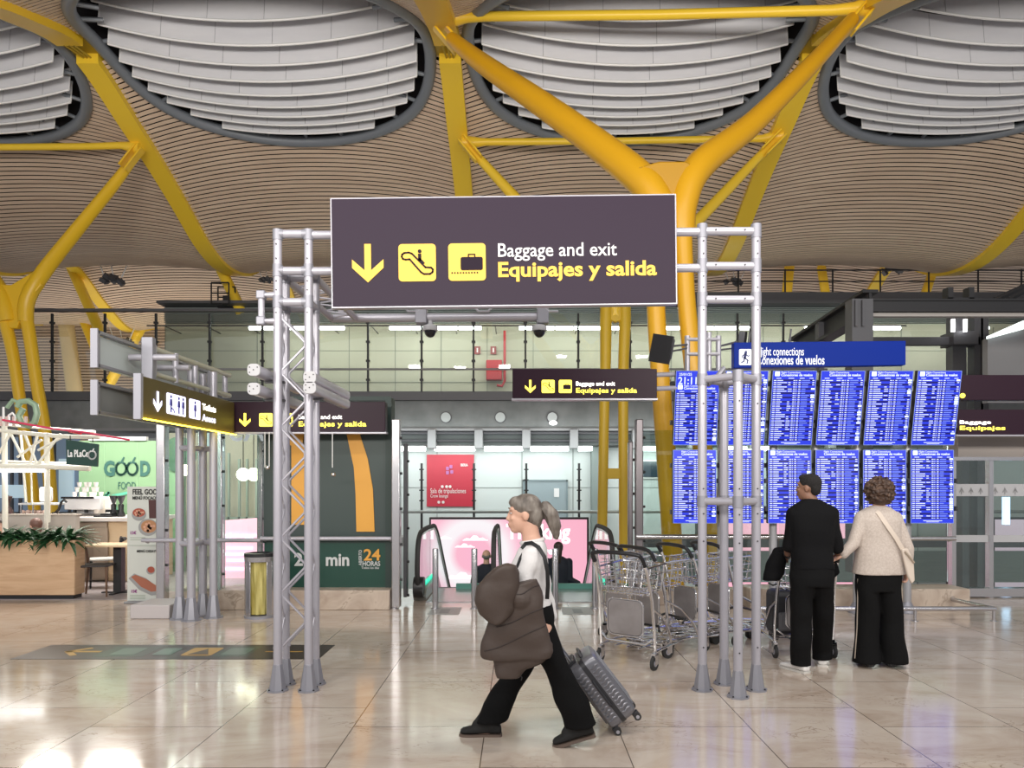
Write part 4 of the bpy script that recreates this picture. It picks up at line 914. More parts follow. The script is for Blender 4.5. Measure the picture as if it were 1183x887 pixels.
# little bracket loop on its left
bk = MB(); a0 = X(302, 5.9); bk.tube([(LX0, 5.9, Z(341, 5.9)), (a0, 5.9, Z(341, 5.9)), (a0, 5.9, Z(371, 5.9)), (LX0, 5.9, Z(371, 5.9))], .030, 12); bk.build('bracket_loop', ALU, lt)
MB().box((a0, 5.9, Z(341, 5.9)), (.07, .07, .07)).box((a0, 5.9, Z(371, 5.9)), (.07, .07, .07)).build('corner_sleeve', ALUD, lt, bev=.01)

rt = thing('truss_tower', 'right four-legged aluminium truss tower set diagonally beside the trolleys', 'truss', (1.7, 5.91, 0))
RA, RB, RC, RD = (1.472, 5.92), (1.70, 5.72), (1.697, 6.10), (1.905, 5.92)
for (x, y), zt_ in ((RA, 3.72), (RD, 3.72), (RB, 2.50), (RC, 2.50)):
    MB().cyl((x, y, .15), (x, y, zt_), .036, n=16).build('leg', ALU, rt); foot(x, y, rt)
for z in (3.69, 3.41, 3.14):
    MB().cyl((RA[0], 5.92, z), (RD[0], 5.92, z), .034, n=12).build('cross_tube', ALU, rt)
    g = MB()
    for x in (RA[0], RD[0]): g.cyl((x, 5.92, z-.055), (x, 5.92, z+.055), .042, n=14)
    g.build('joint_sleeve', ALUD, rt)
for z in (Z(438, 5.9), Z(579, 5.9)):
    for a, b in ((RA, RB), (RB, RD), (RD, RC), (RC, RA)):
        MB().cyl((*a, z), (*b, z), .030, n=12).build('ring_tube', ALU, rt)
    g = MB()
    for a in (RA, RB, RC, RD): g.cyl((*a, z-.045), (*a, z+.045), .043, n=14)
    g.build('joint_sleeve', ALUD, rt)
bolts(rt, [(x, y-.036, z) for x, y in (RA, RB, RD) for z in (.35, 1.2, 1.42, 1.62, 2.3)]+[(x, 5.884, z+dz) for x in (RA[0], RD[0]) for z in (3.69, 3.41, 3.14) for dz in (-.09, .09) if not (z > 3.6 and dz > 0)]+[(x, 5.886, z) for z in (3.69, 3.41, 3.14) for x in (RA[0]+.1, RD[0]-.1)])
MB().tube([(1.697, 6.06, 2.45), (1.66, 6.0, 2.60), (1.6, 5.97, 2.52), (1.52, 5.94, 2.46)], .022, 8).build('hook', ALUD, rt)

cb = thing('truss_beam', 'aluminium truss beam carrying the large sign between the two towers', 'truss beam', (-.1, 6, 3.4))
for z in (3.655, 3.365):
    MB().cyl((LX1, 5.91, z), (RA[0], 5.92, z+.03), .034, n=12).build('chord', ALU, cb)
yb = 7.6
MB().cyl((LX0, yb, 3.37), (X(628, yb), yb, 3.385), .045, n=12).build('rear_chord', ALU, cb)
for x in (LX0, LX1): MB().cyl((x, LY1, 3.365), (x+.0, yb, 3.37), .034, n=12).build('side_chord', ALU, cb)
for x in (X(487, yb), X(627, yb)):
    MB().bx(x-.06, x+.06, yb-.06, yb+.06, 3.31, 3.72).build('hanger', ALUD, cb, bev=.01)
pts = []; i = 0
x = X(392, yb)
while x < X(640, yb): pts += [(x, yb-.05, 3.70 if i % 2 else 3.43), (x+.10, yb-.05, 3.70 if i % 2 else 3.43)]; x += .36; i += 1
MB().tube(pts, .012, 6).build('lacing', ALU, cb)
pts = [(LX0+(.24 if i % 2 else 0), LY1+.02+i*.145, 3.37) for i in range(11)]; MB().tube(pts, .009, 6).build('lacing', ALU, cb)
# dome cameras
for i, px in enumerate((497, 623)):
    t = thing('dome_camera', ('black dome camera under the gantry beam, left one', 'black dome camera under the gantry beam, right one')[i], 'camera', P(px, 372, 7.6), 'dome cameras')
    c = P(px, 380, 7.6); MB().lathe(c+Vector((0, 0, -.02)), [(.075, .0), (.08, .02), (.075, .05), (.03, .07), (.03, .12)], 20).build('housing', mat('camera_grey', (.45, .45, .47), .4), t); MB().ell(c+Vector((0, 0, -.02)), (.062, .062, .07)).build('dome', mat('smoked_dome', (.01, .01, .012), .08), t)
# tubular projector lamps on the left tower
for i, (x, z) in enumerate(((-2.06, Z(427, 5.7)), (-2.06, Z(449, 5.7)), (X(356, 5.7), Z(435.5, 5.7)), (X(356, 5.7), Z(447.5, 5.7)))):
    lb = ('upper of the two grey rounded bars left of the truss tower', 'lower of the two grey rounded bars left of the truss tower', 'upper of the two grey rounded bars right of the truss tower', 'lower of the two grey rounded bars right of the truss tower')[i]
    if i > 1: x += .01
    t = thing('light_bar', lb, 'lamp', (x, 5.7, z), 'light bars on the left tower')
    pr = rrect(-.045, .045, -.043, .043, .03); g = MB(); g.prism(pr, (x, 5.72, z), UX, UZ, (0, 1, 0), 1.15); g.build('body', ALU, t)
    e = MB(); e.prism(rrect(-.05, .05, -.048, .048, .034), (x, 5.70, z), UX, UZ, (0, 1, 0), .03); e.build('end_cap', mat('cap_white', (.48, .48, .50), .5), t, bev=.004)
    b = MB(); [b.cyl((x+dx, 5.70, z+dz), (x+dx, 5.696, z+dz), .005, n=6) for dx, dz in ((0, 0), (.03, .02), (-.03, -.02), (-.03, .02))]; b.build('screw', BLACK, t)
    s_ = MB(); xl_ = LX0 if i < 2 else LX1; s_.bx(min(x, xl_)-.02, max(x, xl_)+.02, 6.0, 6.04, z-.06, z-.045); s_.build('strap', DGREY, t)

# ------------------------------------------------------------------ small hanging signs
def dir_sign(px0, px1, py0, py1, D, lb, full=True, txt0=None, k=1.0, ax=.095, frame=SIGND):
    t = thing('direction_sign', lb, 'sign', P((px0+px1)/2, (py0+py1)/2, D)); x0, x1, z0, z1 = X(px0, D), X(px1, D), Z(py1, D), Z(py0, D)
    MB().bx(x0, x1, D, D+.16, z0, z1).build('cabinet', frame, t, bev=.006); MB().bx(x0-.01, x1+.01, D+.005, D+.15, z0-.02, z0+.004).build('bottom_lip', ALU, t)
    o = Vector((0, D-.004, 0)); H = z1-z0; w = x1-x0; zc = z0+H*.40; s_ = H*.44
    if full:
        arrow(t, x0+w*ax*1.3, zc, s_*1.0, o, GLOWY)
        for a, f in ((2.6, esc_icon), (3.85, bag_icon)): icon_tile(t, x0+w*ax*a, zc, s_, o, GLOWY); f(t, x0+w*ax*a, zc, s_, o, SIGND)
    a0 = x0+w*ax*4.6 if full else x0+w*.01
    text('Baggage and exit' if full else 'Baggage', H*.20, GLOWW, t, (a0, D-.004, zc+s_*.07), UX, UZ, NY, bold=.008, width=w*(.27 if full else .26)*k)
    text('Equipajes y salida' if full else 'Equipajes', H*.23, GLOWY, t, (a0, D-.004, zc-s_*.48), UX, UZ, NY, bold=.016, width=w*(.42 if full else .38)*k)
    return t
t = dir_sign(592, 759, 426, 460, 9.0, 'dark illuminated Baggage and exit sign hanging in the middle over the escalators')
g = MB()
for py in (433, 449): g.cyl(P(757, py, 9.05), P(783, py-1, 9.2), .03, n=10)
g.build('arm', ALU, t)
t = dir_sign(259, 445, 464, 499, 9.6, 'dark illuminated Baggage and exit sign on the green wall behind the left truss', ax=.10)
for px in (306, 311, 384): MB().cyl(P(px, 499, 9.55), P(px, 540, 9.55), .006, n=5).build('cable', WHITE, t)
for px, y in ((309, 540), (385, 548)): MB().ell(P(px, y, 9.55), .03).build('cable_loop', CHROME, t)
t = thing('blank_sign', 'blank dark aubergine sign above the Equipajes sign at right edge', 'sign', P(1150, 448, 10.3)); D = 10.3
MB().bx(X(1108, D), X(1290, D), D, D+.16, Z(462, D), Z(433, D)).build('cabinet', SIGND, t, bev=.005); MB().ell(P(1112, 457, D-.02), .035).build('indicator_lamp', GLOWY, t)
t = dir_sign(1106, 1290, 473, 502, 10.25, 'dark illuminated Equipajes sign at the right edge beside the departure screens', full=False, k=.75)
# left sign cabinets running towards the viewer
def cab(x, y0, y1, z0, z1, lb, lit):
    t = thing('sign_cabinet', lb, 'sign cabinet', (x, (y0+y1)/2, z0)); FR = mat('cabinet_grey', (.30, .30, .32), .4, .4)
    g = MB(); w = .03
    g.bx(x-w, x+w, y0, y0+.05, z0, z1); g.bx(x-w, x+w, y1-.05, y1, z0, z1); g.bx(x-w, x+w, y0, y1, z1-.035, z1); g.bx(x-w, x+w, y0, y1, z0, z0+.035); g.build('frame', FR, t, bev=.006)
    g = MB(); g.bx(x-w-.004, x+w+.004, y0-.01, y0+.015, z0-.01, z1+.01); g.build('end_plate', mat('end_plate', (.36, .36, .41), .5, .2), t)
    return t
t = cab(-4.13, 7.15, 9.75, 2.80, 3.16, 'upper grey open sign cabinet at left, seen from behind', False)
MB().bx(-4.17, -4.15, 7.25, 9.7, 2.84, 3.12).build('back_panel', mat('pale_grey_panel', (.50, .55, .54), .4), t, smooth=False); MB().cyl((-4.1, 8.3, 2.97), (-3.72, 8.3, 2.97), .035, n=12).build('arm', ALU, t)
t = cab(-4.13, 7.15, 9.75, 2.34, 2.66, 'lower grey open sign cabinet at left, seen from behind', False)
MB().bx(-4.17, -4.15, 7.25, 9.7, 2.37, 2.63).build('back_panel', mat('dull_grey_panel', (.22, .23, .23), .4), t, smooth=False); MB().cyl((-4.1, 8.3, 2.47), (-3.9, 8.3, 2.47), .035, n=12).build('arm', ALU, t)
t = thing('direction_sign', 'sign cabinet with lit blue arrow and toilet pictograms at left', 'sign', (-3.76, 8.3, 2.3)); xs = -3.70
MB().bx(xs-.06, xs, 7.2, 9.55, 2.31, 2.72).build('cabinet', mat('olive_black', (.10, .075, .02), .45), t, bev=.005); MB().bx(xs-.065, xs+.01, 7.17, 7.22, 2.29, 2.74).build('end_plate', MATS['end_plate'], t, bev=.004)
MB().bx(xs+.002, xs+.03, 7.22, 9.55, 2.295, 2.305).build('glow_strip', mat('amber_strip', (1, .75, .05), .5, emit=9.0), t, smooth=False)
o = Vector((xs+.002, 0, 0)); U = Vector((0, 1, 0)); NX = Vector((1, 0, 0))
arrow(t, 7.52, 2.50, .21, o, GLOWB, n=NX, u=U)
for a, w in ((7.93, .44), (8.38, .28)):
    g = MB(); g.prism(rrect(a-w/2, a+w/2, 2.40, 2.62, .02), o, U, UZ, NX, .004); g.build('pictogram_tile', GLOWB, t, smooth=False)
g = MB(); oo = o+NX*.005; DB = mat('pictogram_blue', (.05, .05, .35), .5)
for a in (7.80, 7.98, 8.08, 8.38):
    g.prism(disc(a, 2.585, .017), oo, U, UZ, NX, .003); g.prism([(a-.02, 2.56), (a+.02, 2.56), (a+.03, 2.49), (a+.012, 2.49), (a+.012, 2.42), (a-.012, 2.42), (a-.012, 2.49), (a-.03, 2.49)], oo, U, UZ, NX, .003)
g.line([(7.80, 2.47), (7.86, 2.45), (7.88, 2.42)], .012, oo, U, UZ, NX, .003); g.build('pictogram', DB, t, smooth=False)
text('Toilets', .10, GLOWW, t, (xs+.002, 8.58, 2.53), U, UZ, NX, bold=.03, width=.38); text('Aseos', .11, GLOWB, t, (xs+.002, 8.58, 2.40), U, UZ, NX, bold=.03, width=.38)
# tube tower under the left cabinets
t = thing('tube_tower', 'four-legged grey tube tower holding the toilet sign at left', 'tower', (X(227, 9.2), 9.2, 0))
LG = ((207.5, 9.05), (221, 8.95), (234.5, 9.3), (246.5, 9.15))
for px, D in LG:
    x = X(px, D); MB().cyl((x, D, .15), (x, D, 3.05 if px > 215 else 2.7), .048, n=14).build('leg', ALU, t); f = MB(); f.lathe((x, D, 0), [(.12, 0), (.12, .015), (.095, .02), (.055, .27), (.05, .28)], 8); f.build('foot', ALUD, t, angle=25)
for z in (.93, 2.10):
    g = MB()
    for (a, Da), (b, Db) in zip(LG, LG[1:]): g.cyl((X(a, Da), Da, z), (X(b, Db), Db, z), .035, n=10)
    g.build('cross_tube', ALU, t)
t = thing('ladder_frame', 'horizontal grey ladder frame between the left sign cabinets', 'frame', (-3.95, 8.8, 2.9))
for z in (3.10, 2.83): MB().cyl((-3.9, 7.75, z), (-3.84, 9.75, z), .03, n=10).build('rail', mat('cream_tube', (.55, .55, .45), .35, .2), t)
for y in (7.8, 8.3, 8.8, 9.25, 9.7): MB().cyl((-3.88, y, 2.80), (-3.88, y, 3.13), .035, n=10).build('rung', ALU, t)
MB().bx(-3.96, -3.84, 7.7, 7.78, 2.72, 3.2).build('end_block', ALUD, t, bev=.008); MB().cyl((-4.1, 7.74, 2.99), (-3.6, 7.74, 2.99), .035, n=10).build('arm', ALU, t)

# ------------------------------------------------------------------ departure screens
BLU = mat('screen_blue', (.0, .0, .02), .3, emit=1.05, ecol=(.018, .045, .80)); BLU2 = mat('screen_deep_blue', (0, 0, .01), .3, emit=1.0, ecol=(.004, .004, .16))
ROWW = mat('screen_text', (.5, .55, .7), .4, emit=.9, ecol=(.42, .50, 1)); ROWC = mat('screen_tile', (.6, .7, .9), .4, emit=1.0, ecol=(.70, .86, 1)); ROWL = mat('screen_dim_text', (.1, .15, .5), .4, emit=.9, ecol=(.16, .22, .95)); ROWP = mat('screen_pink', (.5, .2, .5), .4, emit=1, ecol=(.45, .12, .75))
SDp = 9.3; SWD = .547; PIT = .600; SX0 = X(777.5, SDp)
ords = ('first', 'second', 'third', 'fourth', 'fifth', 'sixth')
def screen(c, row, clock=False):
    rr = random.Random(c*7+row)
    xa = SX0+PIT*c; H = .93
    if row: zb_, yb_, tilt = Z(604.5, SDp), SDp, 0.0
    else: zb_, yb_, tilt = Z(514.6, SDp)+.005, SDp-.005, math.atan2(.17, .91)
    lb = f'blue departures screen, {ords[c]} from left in the {"lower" if row else "upper"} row' + (', showing the clock 21:11' if clock else '')
    t = thing('departure_screen', lb, 'screen', (xa, yb_, zb_), 'flight connection screens')
    v = Vector((0, -math.sin(tilt), math.cos(tilt))); n = Vector((0, -math.cos(tilt), -math.sin(tilt))); o = Vector((xa, yb_, zb_))
    g = MB(); g.prism(rrect(0, SWD, 0, H, .01), o-n*.07, UX, v, n, .069); g.build('casing', BLACKM, t, bev=.004)
    g = MB(); g.prism([(.008, .008), (SWD-.008, .008), (SWD-.008, H-.008), (.008, H-.008)], o-n*.001, UX, v, n, .004); g.build('display', BLU, t, smooth=False)
    g = MB(); g.line([(.004, .004), (SWD-.004, .004), (SWD-.004, H-.004), (.004, H-.004)], .006, o, UX, v, n, .006, closed=True); g.build('bezel', mat('bezel_blue', (.25, .35, .85), .3), t, smooth=False)
    top = H-.012
    if clock:
        text('25/01/25', .045, ROWW, t, o+UX*.04+v*(H-.06)+n*.004, UX, v, n, depth=.002, bold=.02); text('21:11', .125, ROWW, t, o+UX*.03+v*(H-.165)+n*.004, UX, v, n, depth=.002, bold=.02, width=.23)
        top = H-.175
    lg = MB(); q0 = top-.055
    if c not in (0, 3) or row == 0 and c != 3: lg.prism(rrect(.03, .09, q0, q0+.055, .008), o+n*.004, UX, v, n, .002); lg.build('airline_tile', ROWC, t, smooth=False)
    text('Flight Connections', .030, ROWW, t, o+UX*.105+v*(q0+.034)+n*.004, UX, v, n, depth=.002, bold=.01, width=.24); text('Conexiones de vuelos', .042, ROWW, t, o+UX*.105+v*(q0+.0)+n*.004, UX, v, n, depth=.002, bold=.03, width=.39)
    a, b, d, e = MB(), MB(), MB(), MB()
    y = q0-.03; 
    for xx, w in ((.05, .06), (.20, .07), (.34, .06), (.46, .05)): a.prism([(xx, y), (xx+w, y), (xx+w, y+.008), (xx, y+.008)], o+n*.004, UX, v, n, .001)
    y -= .028; i = 0
    while y > .05:
        if i % 2 == (c+row) % 2: e.prism([(.012, y-.006), (SWD-.012, y-.006), (SWD-.012, y+.018), (.012, y+.018)], o+n*.0032, UX, v, n, .0006)
        def seg(m, x_, w_): m.prism([(x_, y), (x_+w_, y), (x_+w_, y+.0095), (x_, y+.0095)], o+n*.004, UX, v, n, .001)
        seg(a, .02, .035); seg(a, .065, rr.choice((.07, .09, .12, .05))); 
        if rr.random() < .55: seg(a, .20, rr.choice((.03, .05)))
        seg(a, .265, .026); seg(a, .30, .012); seg(a, .33, .026); seg(d, .37, rr.choice((.05, .08, .10)))
        if rr.random() < .8: seg(a, .50, .028)
        if rr.random() < .2: b.prism([(.49, y-.003), (.535, y-.003), (.535, y+.016), (.49, y+.016)], o+n*.0045, UX, v, n, .001)
        y -= .0265; i += 1
    a.prism([(.16, .03), (.40, .03), (.40, .038), (.16, .038)], o+n*.004, UX, v, n, .001); a.prism([(.20, .016), (.36, .016), (.36, .022), (.20, .022)], o+n*.004, UX, v, n, .001)
    e.build('row_band', BLU2, t, smooth=False); a.build('row_text', ROWW, t, smooth=False); d.build('row_remark', ROWL, t, smooth=False)
    if b.v: b.build('row_tile', ROWC, t, smooth=False)
for c in range(6):
    for row in (0, 1): screen(c, row, clock=(c == 0 and row == 0))
t = thing('screen_stand', 'grey steel stand carrying the twelve departure screens', 'stand', (4, 9.5, 0))
for px in (833, 893, 942, 990, 1048): MB().cyl((X(px, 9.5), 9.5, 0.012), (X(px, 9.5), 9.5, 3.0), .05, n=12).build('post', mat('stand_grey', (.42, .42, .44), .35, .4), t); MB().lathe((X(px, 9.5), 9.5, 0), [(.11, 0), (.11, .015), (.06, .12), (.05, .14)], 12).build('foot', ALUD, t)
for z in (1.3, 1.9, 2.45, 2.95): MB().bx(SX0, SX0+PIT*5.9, 9.44, 9.50, z-.03, z+.03).build('cross_rail', DGREY, t)
g = MB()
for c in range(6):
    for z in (1.35, 1.7, 2.4, 2.7): g.bx(SX0+PIT*c+SWD+.01, SX0+PIT*c+SWD+.04, 9.28, 9.45, z-.03, z+.03)
g.build('bracket', BLACKM, t)
t = thing('connections_sign', 'blue Flight connections sign above the departure screens', 'sign', P(947, 410, 9.2)); D = 9.2
g = MB(); g.prism([((px-VX)*D/F, Z(py, D)) for px, py in ((848, 425), (1046.5, 421.5), (1046.5, 393.5), (848, 395.5))], (0, D, 0), UX, UZ, (0, 1, 0), .12); g.build('cabinet', mat('royal_blue', (.002, .018, .20), .4, emit=.16, ecol=(.0, .03, .32), spec=.08), t, bev=.005)
TW = mat('sign_white', (.85, .88, .95), .5, emit=.35)
text('Flight connections', .15, TW, t, P(875, 410.5, D-.004), UX, UZ, NY, width=X(928, D)-X(875, D)); text('Conexiones de vuelos', .17, TW, t, P(874, 421, D-.004), UX, UZ, NY, bold=.010, width=X(952, D)-X(874, D))
g = MB(); cx, cz = X(861, D), Z(412.5, D); g.prism(rrect(cx-.078, cx+.078, cz-.10, cz+.10, .015), (0, D-.006, 0), UX, UZ, (0, 1, 0), .006); g.build('pictogram_tile', TW, t, smooth=False)
g = MB(); oo = (0, D-.007, 0); nn = NY; g.prism(disc(cx+.005, cz+.062, .017), oo, UX, UZ, nn, .003)
g.line([(cx+.0, cz+.04), (cx-.01, cz-.01)], .035, oo, UX, UZ, nn, .003); g.line([(cx-.01, cz-.01), (cx+.03, cz-.04), (cx+.02, cz-.08)], .014, oo, UX, UZ, nn, .003); g.line([(cx-.01, cz-.01), (cx-.02, cz-.05), (cx-.05, cz-.07)], .014, oo, UX, UZ, nn, .003)
g.line([(cx, cz+.035), (cx+.035, cz+.01), (cx+.05, cz+.02)], .010, oo, UX, UZ, nn, .003); g.line([(cx, cz+.035), (cx-.035, cz+.02), (cx-.045, cz-.01)], .010, oo, UX, UZ, nn, .003); g.build('running_pictogram', mat('pictogram_navy', (.01, .02, .15), .5), t, smooth=False)
g = MB()
for px in (865, 912): g.cyl(P(px, 396, 9.25), P(px+2, 380, 9.25), .012, n=6)
g.build('hanger', DGREY, t)
# monitors on a twin mast above the screens
t = thing('monitor_mast', 'grey twin mast with cross bars above the left departure screens', 'mast', P(815, 432, 9.4))
for px in (794, 819, 830): MB().cyl(P(px, 436, 9.4), P(px, 388 if px != 819 else 384, 9.4), .035, n=10).build('tube', ALU, t)
g = MB()
for py in (392, 409): g.cyl(P(793, py, 9.38), P(831, py, 9.38), .024, n=8)
g.build('cross_bar', ALU, t)
t2 = thing('monitor', 'small dark monitor tilted on an arm left of the mast', 'monitor', P(764, 403, 9.0)); Rm = Euler((math.radians(8), math.radians(13), math.radians(-25))).to_matrix()
MB().box(P(764, 403, 9.0), (.26, .05, .34), Rm).build('screen', BLACK, t2, bev=.005); MB().box(P(772, 403, 9.06), (.12, .06, .25), Rm).build('back', DGREY, t2, bev=.01); MB().cyl(P(775, 400, 9.1), P(794, 398, 9.38), .015, n=6).cyl(P(775, 406, 9.1), P(794, 402, 9.38), .012, n=6).build('arm', DGREY, t2)
t2 = thing('monitor', 'small dark monitor above the blue connections sign', 'monitor', P(872, 386, 9.3)); Rm = Euler((math.radians(8), math.radians(-8), math.radians(60))).to_matrix()
MB().box(P(870, 385, 9.35), (.26, .05, .30), Rm).build('screen', BLACK, t2, bev=.005); MB().box(P(858, 390, 9.4), (.14, .08, .16), Rm).build('back', DGREY, t2, bev=.01); MB().cyl(P(831, 400, 9.4), P(858, 393, 9.4), .015, n=6).cyl(P(831, 404, 9.4), P(850, 402, 9.4), .012, n=6).build('arm', DGREY, t2)
# ------------------------------------------------------------------ café at left
OAK = noise_mat('oak_boards', [(.3, (.50, .31, .18)), (.6, (.62, .42, .26)), (.7, (.50, .30, .17))], (1.2, 1.2, 9), .4, dist=1.2)
LOAK = noise_mat('pale_oak', [(.3, (.66, .48, .30)), (.7, (.74, .56, .36))], (2, 2, 8), .45)
t = thing('planter_box', 'oak planter box with dark recessed base at the café front', 'planter', (X(45, 10.6), 10.9, 0))
MB().bx(-8.3, X(86, 10.6), 10.6, 10.86, .06, Z(624, 10.6)).build('box', OAK, t, bev=.01); MB().bx(-8.3, X(86, 10.6)-.03, 10.63, 10.83, 0, .06).build('base', BLACK, t)
MB().bx(-8.25, X(86, 10.6)-.03, 10.63, 10.83, Z(624, 10.6)-.02, Z(624, 10.6)+.002).build('soil', mat('soil', (.03, .02, .015), .9), t)
LEAF = noise_mat('leaf_green', [(.3, (.012, .05, .018)), (.7, (.035, .12, .04))], (6, 6, 6), .45)
def fern(x, y, z, lb, s, seed):
    rr = random.Random(seed); t = thing('potted_fern', lb, 'plant', (x, y, z), 'ferns in the oak planter'); g = MB()
    for i in range(64):
        a = rr.uniform(0, 2*PI); L = s*rr.uniform(.24, .44); el = rr.uniform(.15, 1.3); d = Vector((math.cos(a), math.sin(a), 0)); sd = Vector((-d.y, d.x, 0)); pts = []
        droop = rr.uniform(.5, 1.5)
        for k in range(7): u = k/6; pts.append(Vector((x, y, z-.02))+d*(L*u*math.cos(el*(1-u*.3)))+UZ*(L*u*math.sin(el)-droop*L*u*u*.55))
        w = [0.006, .02, .026, .026, .021, .013, .001]; vs = []; fs = []
        for k, p in enumerate(pts): vs += [p-sd*w[k]*1.2, p+Vector((0, 0, .006)), p+sd*w[k]*1.2]
        for k in range(6): q_ = k*3; fs += [(q_, q_+1, q_+4, q_+3), (q_+1, q_+2, q_+5, q_+4)]
        g.add(vs, fs)
    g.build('leaves', LEAF, t); MB().lathe((x, y, z-.10), [(.05, 0), (.06, .09)], 10).build('stem_base', mat('stem_brown', (.06, .05, .02), .8), t)
lbs = ['fern at the right end of the oak planter, drooping over its edge', 'fern second from the right end of the oak planter', 'fern in the middle of the oak planter', 'fern left of the middle of the oak planter', 'fern at the left frame edge in the oak planter', 'fern left of the frame edge in the oak planter']
for i, px in enumerate((80, 64, 47, 30, 13, -4)): fern(X(px, 10.7)-.02, 10.71+.03*(i % 2), Z(624, 10.6)+.01, lbs[i], (1.15, .95, .8, .85, .95, 1)[i], 40+i)
# green good food wall
GF = mat('sage_green_wall', (.20, .34, .19), .5); GT = mat('teal_letter', (.035, .12, .10), .5); WD = 14.0
t = thing('green_wall', 'sage green café wall printed GOOD FOOD', 'wall', (X(150, WD), WD, 0)); w0, w1 = X(91, WD), X(212, WD)
MB().bx(w0, w1, WD, WD+.1, 0, Z(509, WD)).build('panel', GF, t, smooth=False); MB().bx(X(104, WD), X(170, WD), WD-.05, WD+.05, Z(510, WD)+.02, Z(507.5, WD)+.05).build('top_trim', WHITE, t, smooth=False)
g = MB()
for px in (121, 159): g.bx(X(px, WD)-.006, X(px, WD)+.006, WD-.004, WD, .1, Z(511, WD))
g.build('panel_joint', mat('sage_joint', (.25, .42, .24), .6), t, smooth=False)
def goods(t, px, py, D, s_, m, full=True):
    text('G', s_, m, t, P(px, py, D), UX, UZ, NY, bold=.05, width=s_*.55); text('D', s_, m, t, P(px, py, D)+UX*s_*1.80, UX, UZ, NY, bold=.05, width=s_*.5)
    g = MB()
    for a in (.86, 1.42):
        o_ = P(px, py, D)+UX*(a*s_)+UZ*(s_*.34); g.line([(s_*.26*math.cos(u), s_*.30*math.sin(u)*1.05) for u in [i*2*PI/18+PI/2+.3 for i in range(17)]], s_*.11, o_, UX, UZ, NY, .005); g.line([(0, s_*.3), (s_*.14, s_*.55)], s_*.08, o_, UX, UZ, NY, .005)
    g.build('apple_letter', m, t, smooth=False)
goods(t, 120, 549, WD-.01, .38*1.0, GT)
text('FOOD', .20, GT, t, P(136, 565, WD-.01), UX, UZ, NY, width=.33)
g = MB(); D = WD-.01; c = P(122, 584, D); g.line([(-.1, .0), (.0, .2), (.06, .25), (.02, .1), (-.05, -.1)], .05, c, UX, UZ, NY, .004); g.line([(.15, .2), (.2, -.1)], .05, c, UX, UZ, NY, .004); g.line([(.2, .2), (.4, .24)], .05, c, UX, UZ, NY, .004); g.build('script_stroke', mat('script_green', (.12, .5, .35), .5), t, smooth=False)
c = P(207, 525, WD-.02); g = MB(); g.prism(disc(0, 0, .34, 28), c, UX, UZ, NY, .01); g.build('dark_disc', mat('disc_green', (.05, .12, .07), .5), t, smooth=False)
# menu banner
t = thing('menu_banner', 'pale menu banner with food pictures beside the steel post', 'banner', (X(169, 10.3), 10.3, 0)); D = 10.3; x0, x1 = X(147, D), X(190, D)
MB().bx(x0, x1, D, D+.03, 0.02, Z(562, D)).build('panel', mat('banner_grey', (.58, .60, .56), .5), t, smooth=False); MB().bx(x0, x1, D-.1, D+.15, 0, .03).build('base', MGREY, t, bev=.01)
INK = mat('ink_black', (.02, .02, .02), .5); PUR = mat('price_purple', (.30, .05, .25), .5); DF = D-.004
text('FEEL GOOD', .105, INK, t, P(153, 571, DF), UX, UZ, NY, bold=.03, width=.40); text('MENÚ FOCACCIA', .06, INK, t, P(153, 576.8, DF), UX, UZ, NY, bold=.03, width=.40)
text('MENÚ DESAYUNO', .05, INK, t, P(158, 638, DF), UX, UZ, NY, bold=.02, width=.36); text('15€', .06, PUR, t, P(150, 617, DF), UX, UZ, NY, bold=.02, width=.08); text('15€', .06, PUR, t, P(151, 684.5, DF), UX, UZ, NY, bold=.02, width=.08)
g = MB(); g.bx(x0, x1, DF, D, Z(630, D)-.003, Z(630, D)+.003)
for py in (621, 623.5, 687.5, 689.5, 691.5):
    g.bx(X(150.5, D), X(168, D), DF, D, Z(py, D)-.004, Z(py, D)+.004)
g.build('small_print', mat('print_green', (.30, .36, .28), .6), t, smooth=False)
def pic(px, py, r, m, ry=None, k=0):
    g = MB(); g.prism(disc(0, 0, r, 20, ry), P(px, py, DF-.001*k), UX, UZ, NY, .001); g.build('food_picture', m, t, smooth=False)
BOWL = mat('bowl_grey', (.30, .30, .30), .5); MEAT = mat('tomato_red', (.35, .07, .04), .5); BRD = mat('bread_brown', (.42, .20, .09), .5); COLA = mat('cola_brown', (.07, .02, .02), .4)
pic(160.5, 594.5, .10, BOWL, .085); pic(160.5, 592, .088, MEAT, .06, 1); pic(171, 609, .135, BOWL, .12, 1); pic(172, 608, .11, BRD, .09, 2); pic(174, 659, .06, BOWL, .055); pic(174.5, 658, .05, MEAT, .045, 1)
g = MB(); g.prism([(-.05, -.13), (.05, -.13), (.06, .13), (-.06, .13)], P(176.5, 588, DF), UX, UZ, NY, .001); g.build('drink_picture', COLA, t, smooth=False)
g = MB(); g.prism([(-.20, .06), (-.12, .13), (.05, .06), (.20, -.06), (.20, -.17), (.12, -.18), (-.05, -.10)], P(165, 673, DF), UX, UZ, NY, .001); g.build('plate_picture', BOWL, t, smooth=False)
g = MB(); g.prism([(-.17, .07), (-.11, .10), (.04, .04), (.18, -.05), (.18, -.13), (.11, -.14), (-.03, -.07)], P(165.5, 672, DF-.001), UX, UZ, NY, .001); g.build('sandwich_picture', mat('crust', (.36, .12, .07), .5), t, smooth=False)
rr = random.Random(3); g = MB()
for i in range(16): a = rr.uniform(0, 6.3); q_ = rr.uniform(0, .07); g.prism(disc(q_*math.cos(a), q_*math.sin(a)*.7, .014, 8), P(160.5, 592, DF-.0025), UX, UZ, NY, .001); g.prism(disc(q_*1.2*math.cos(a), q_*math.sin(a), .02, 8), P(172, 608, DF-.0045), UX, UZ, NY, .001)
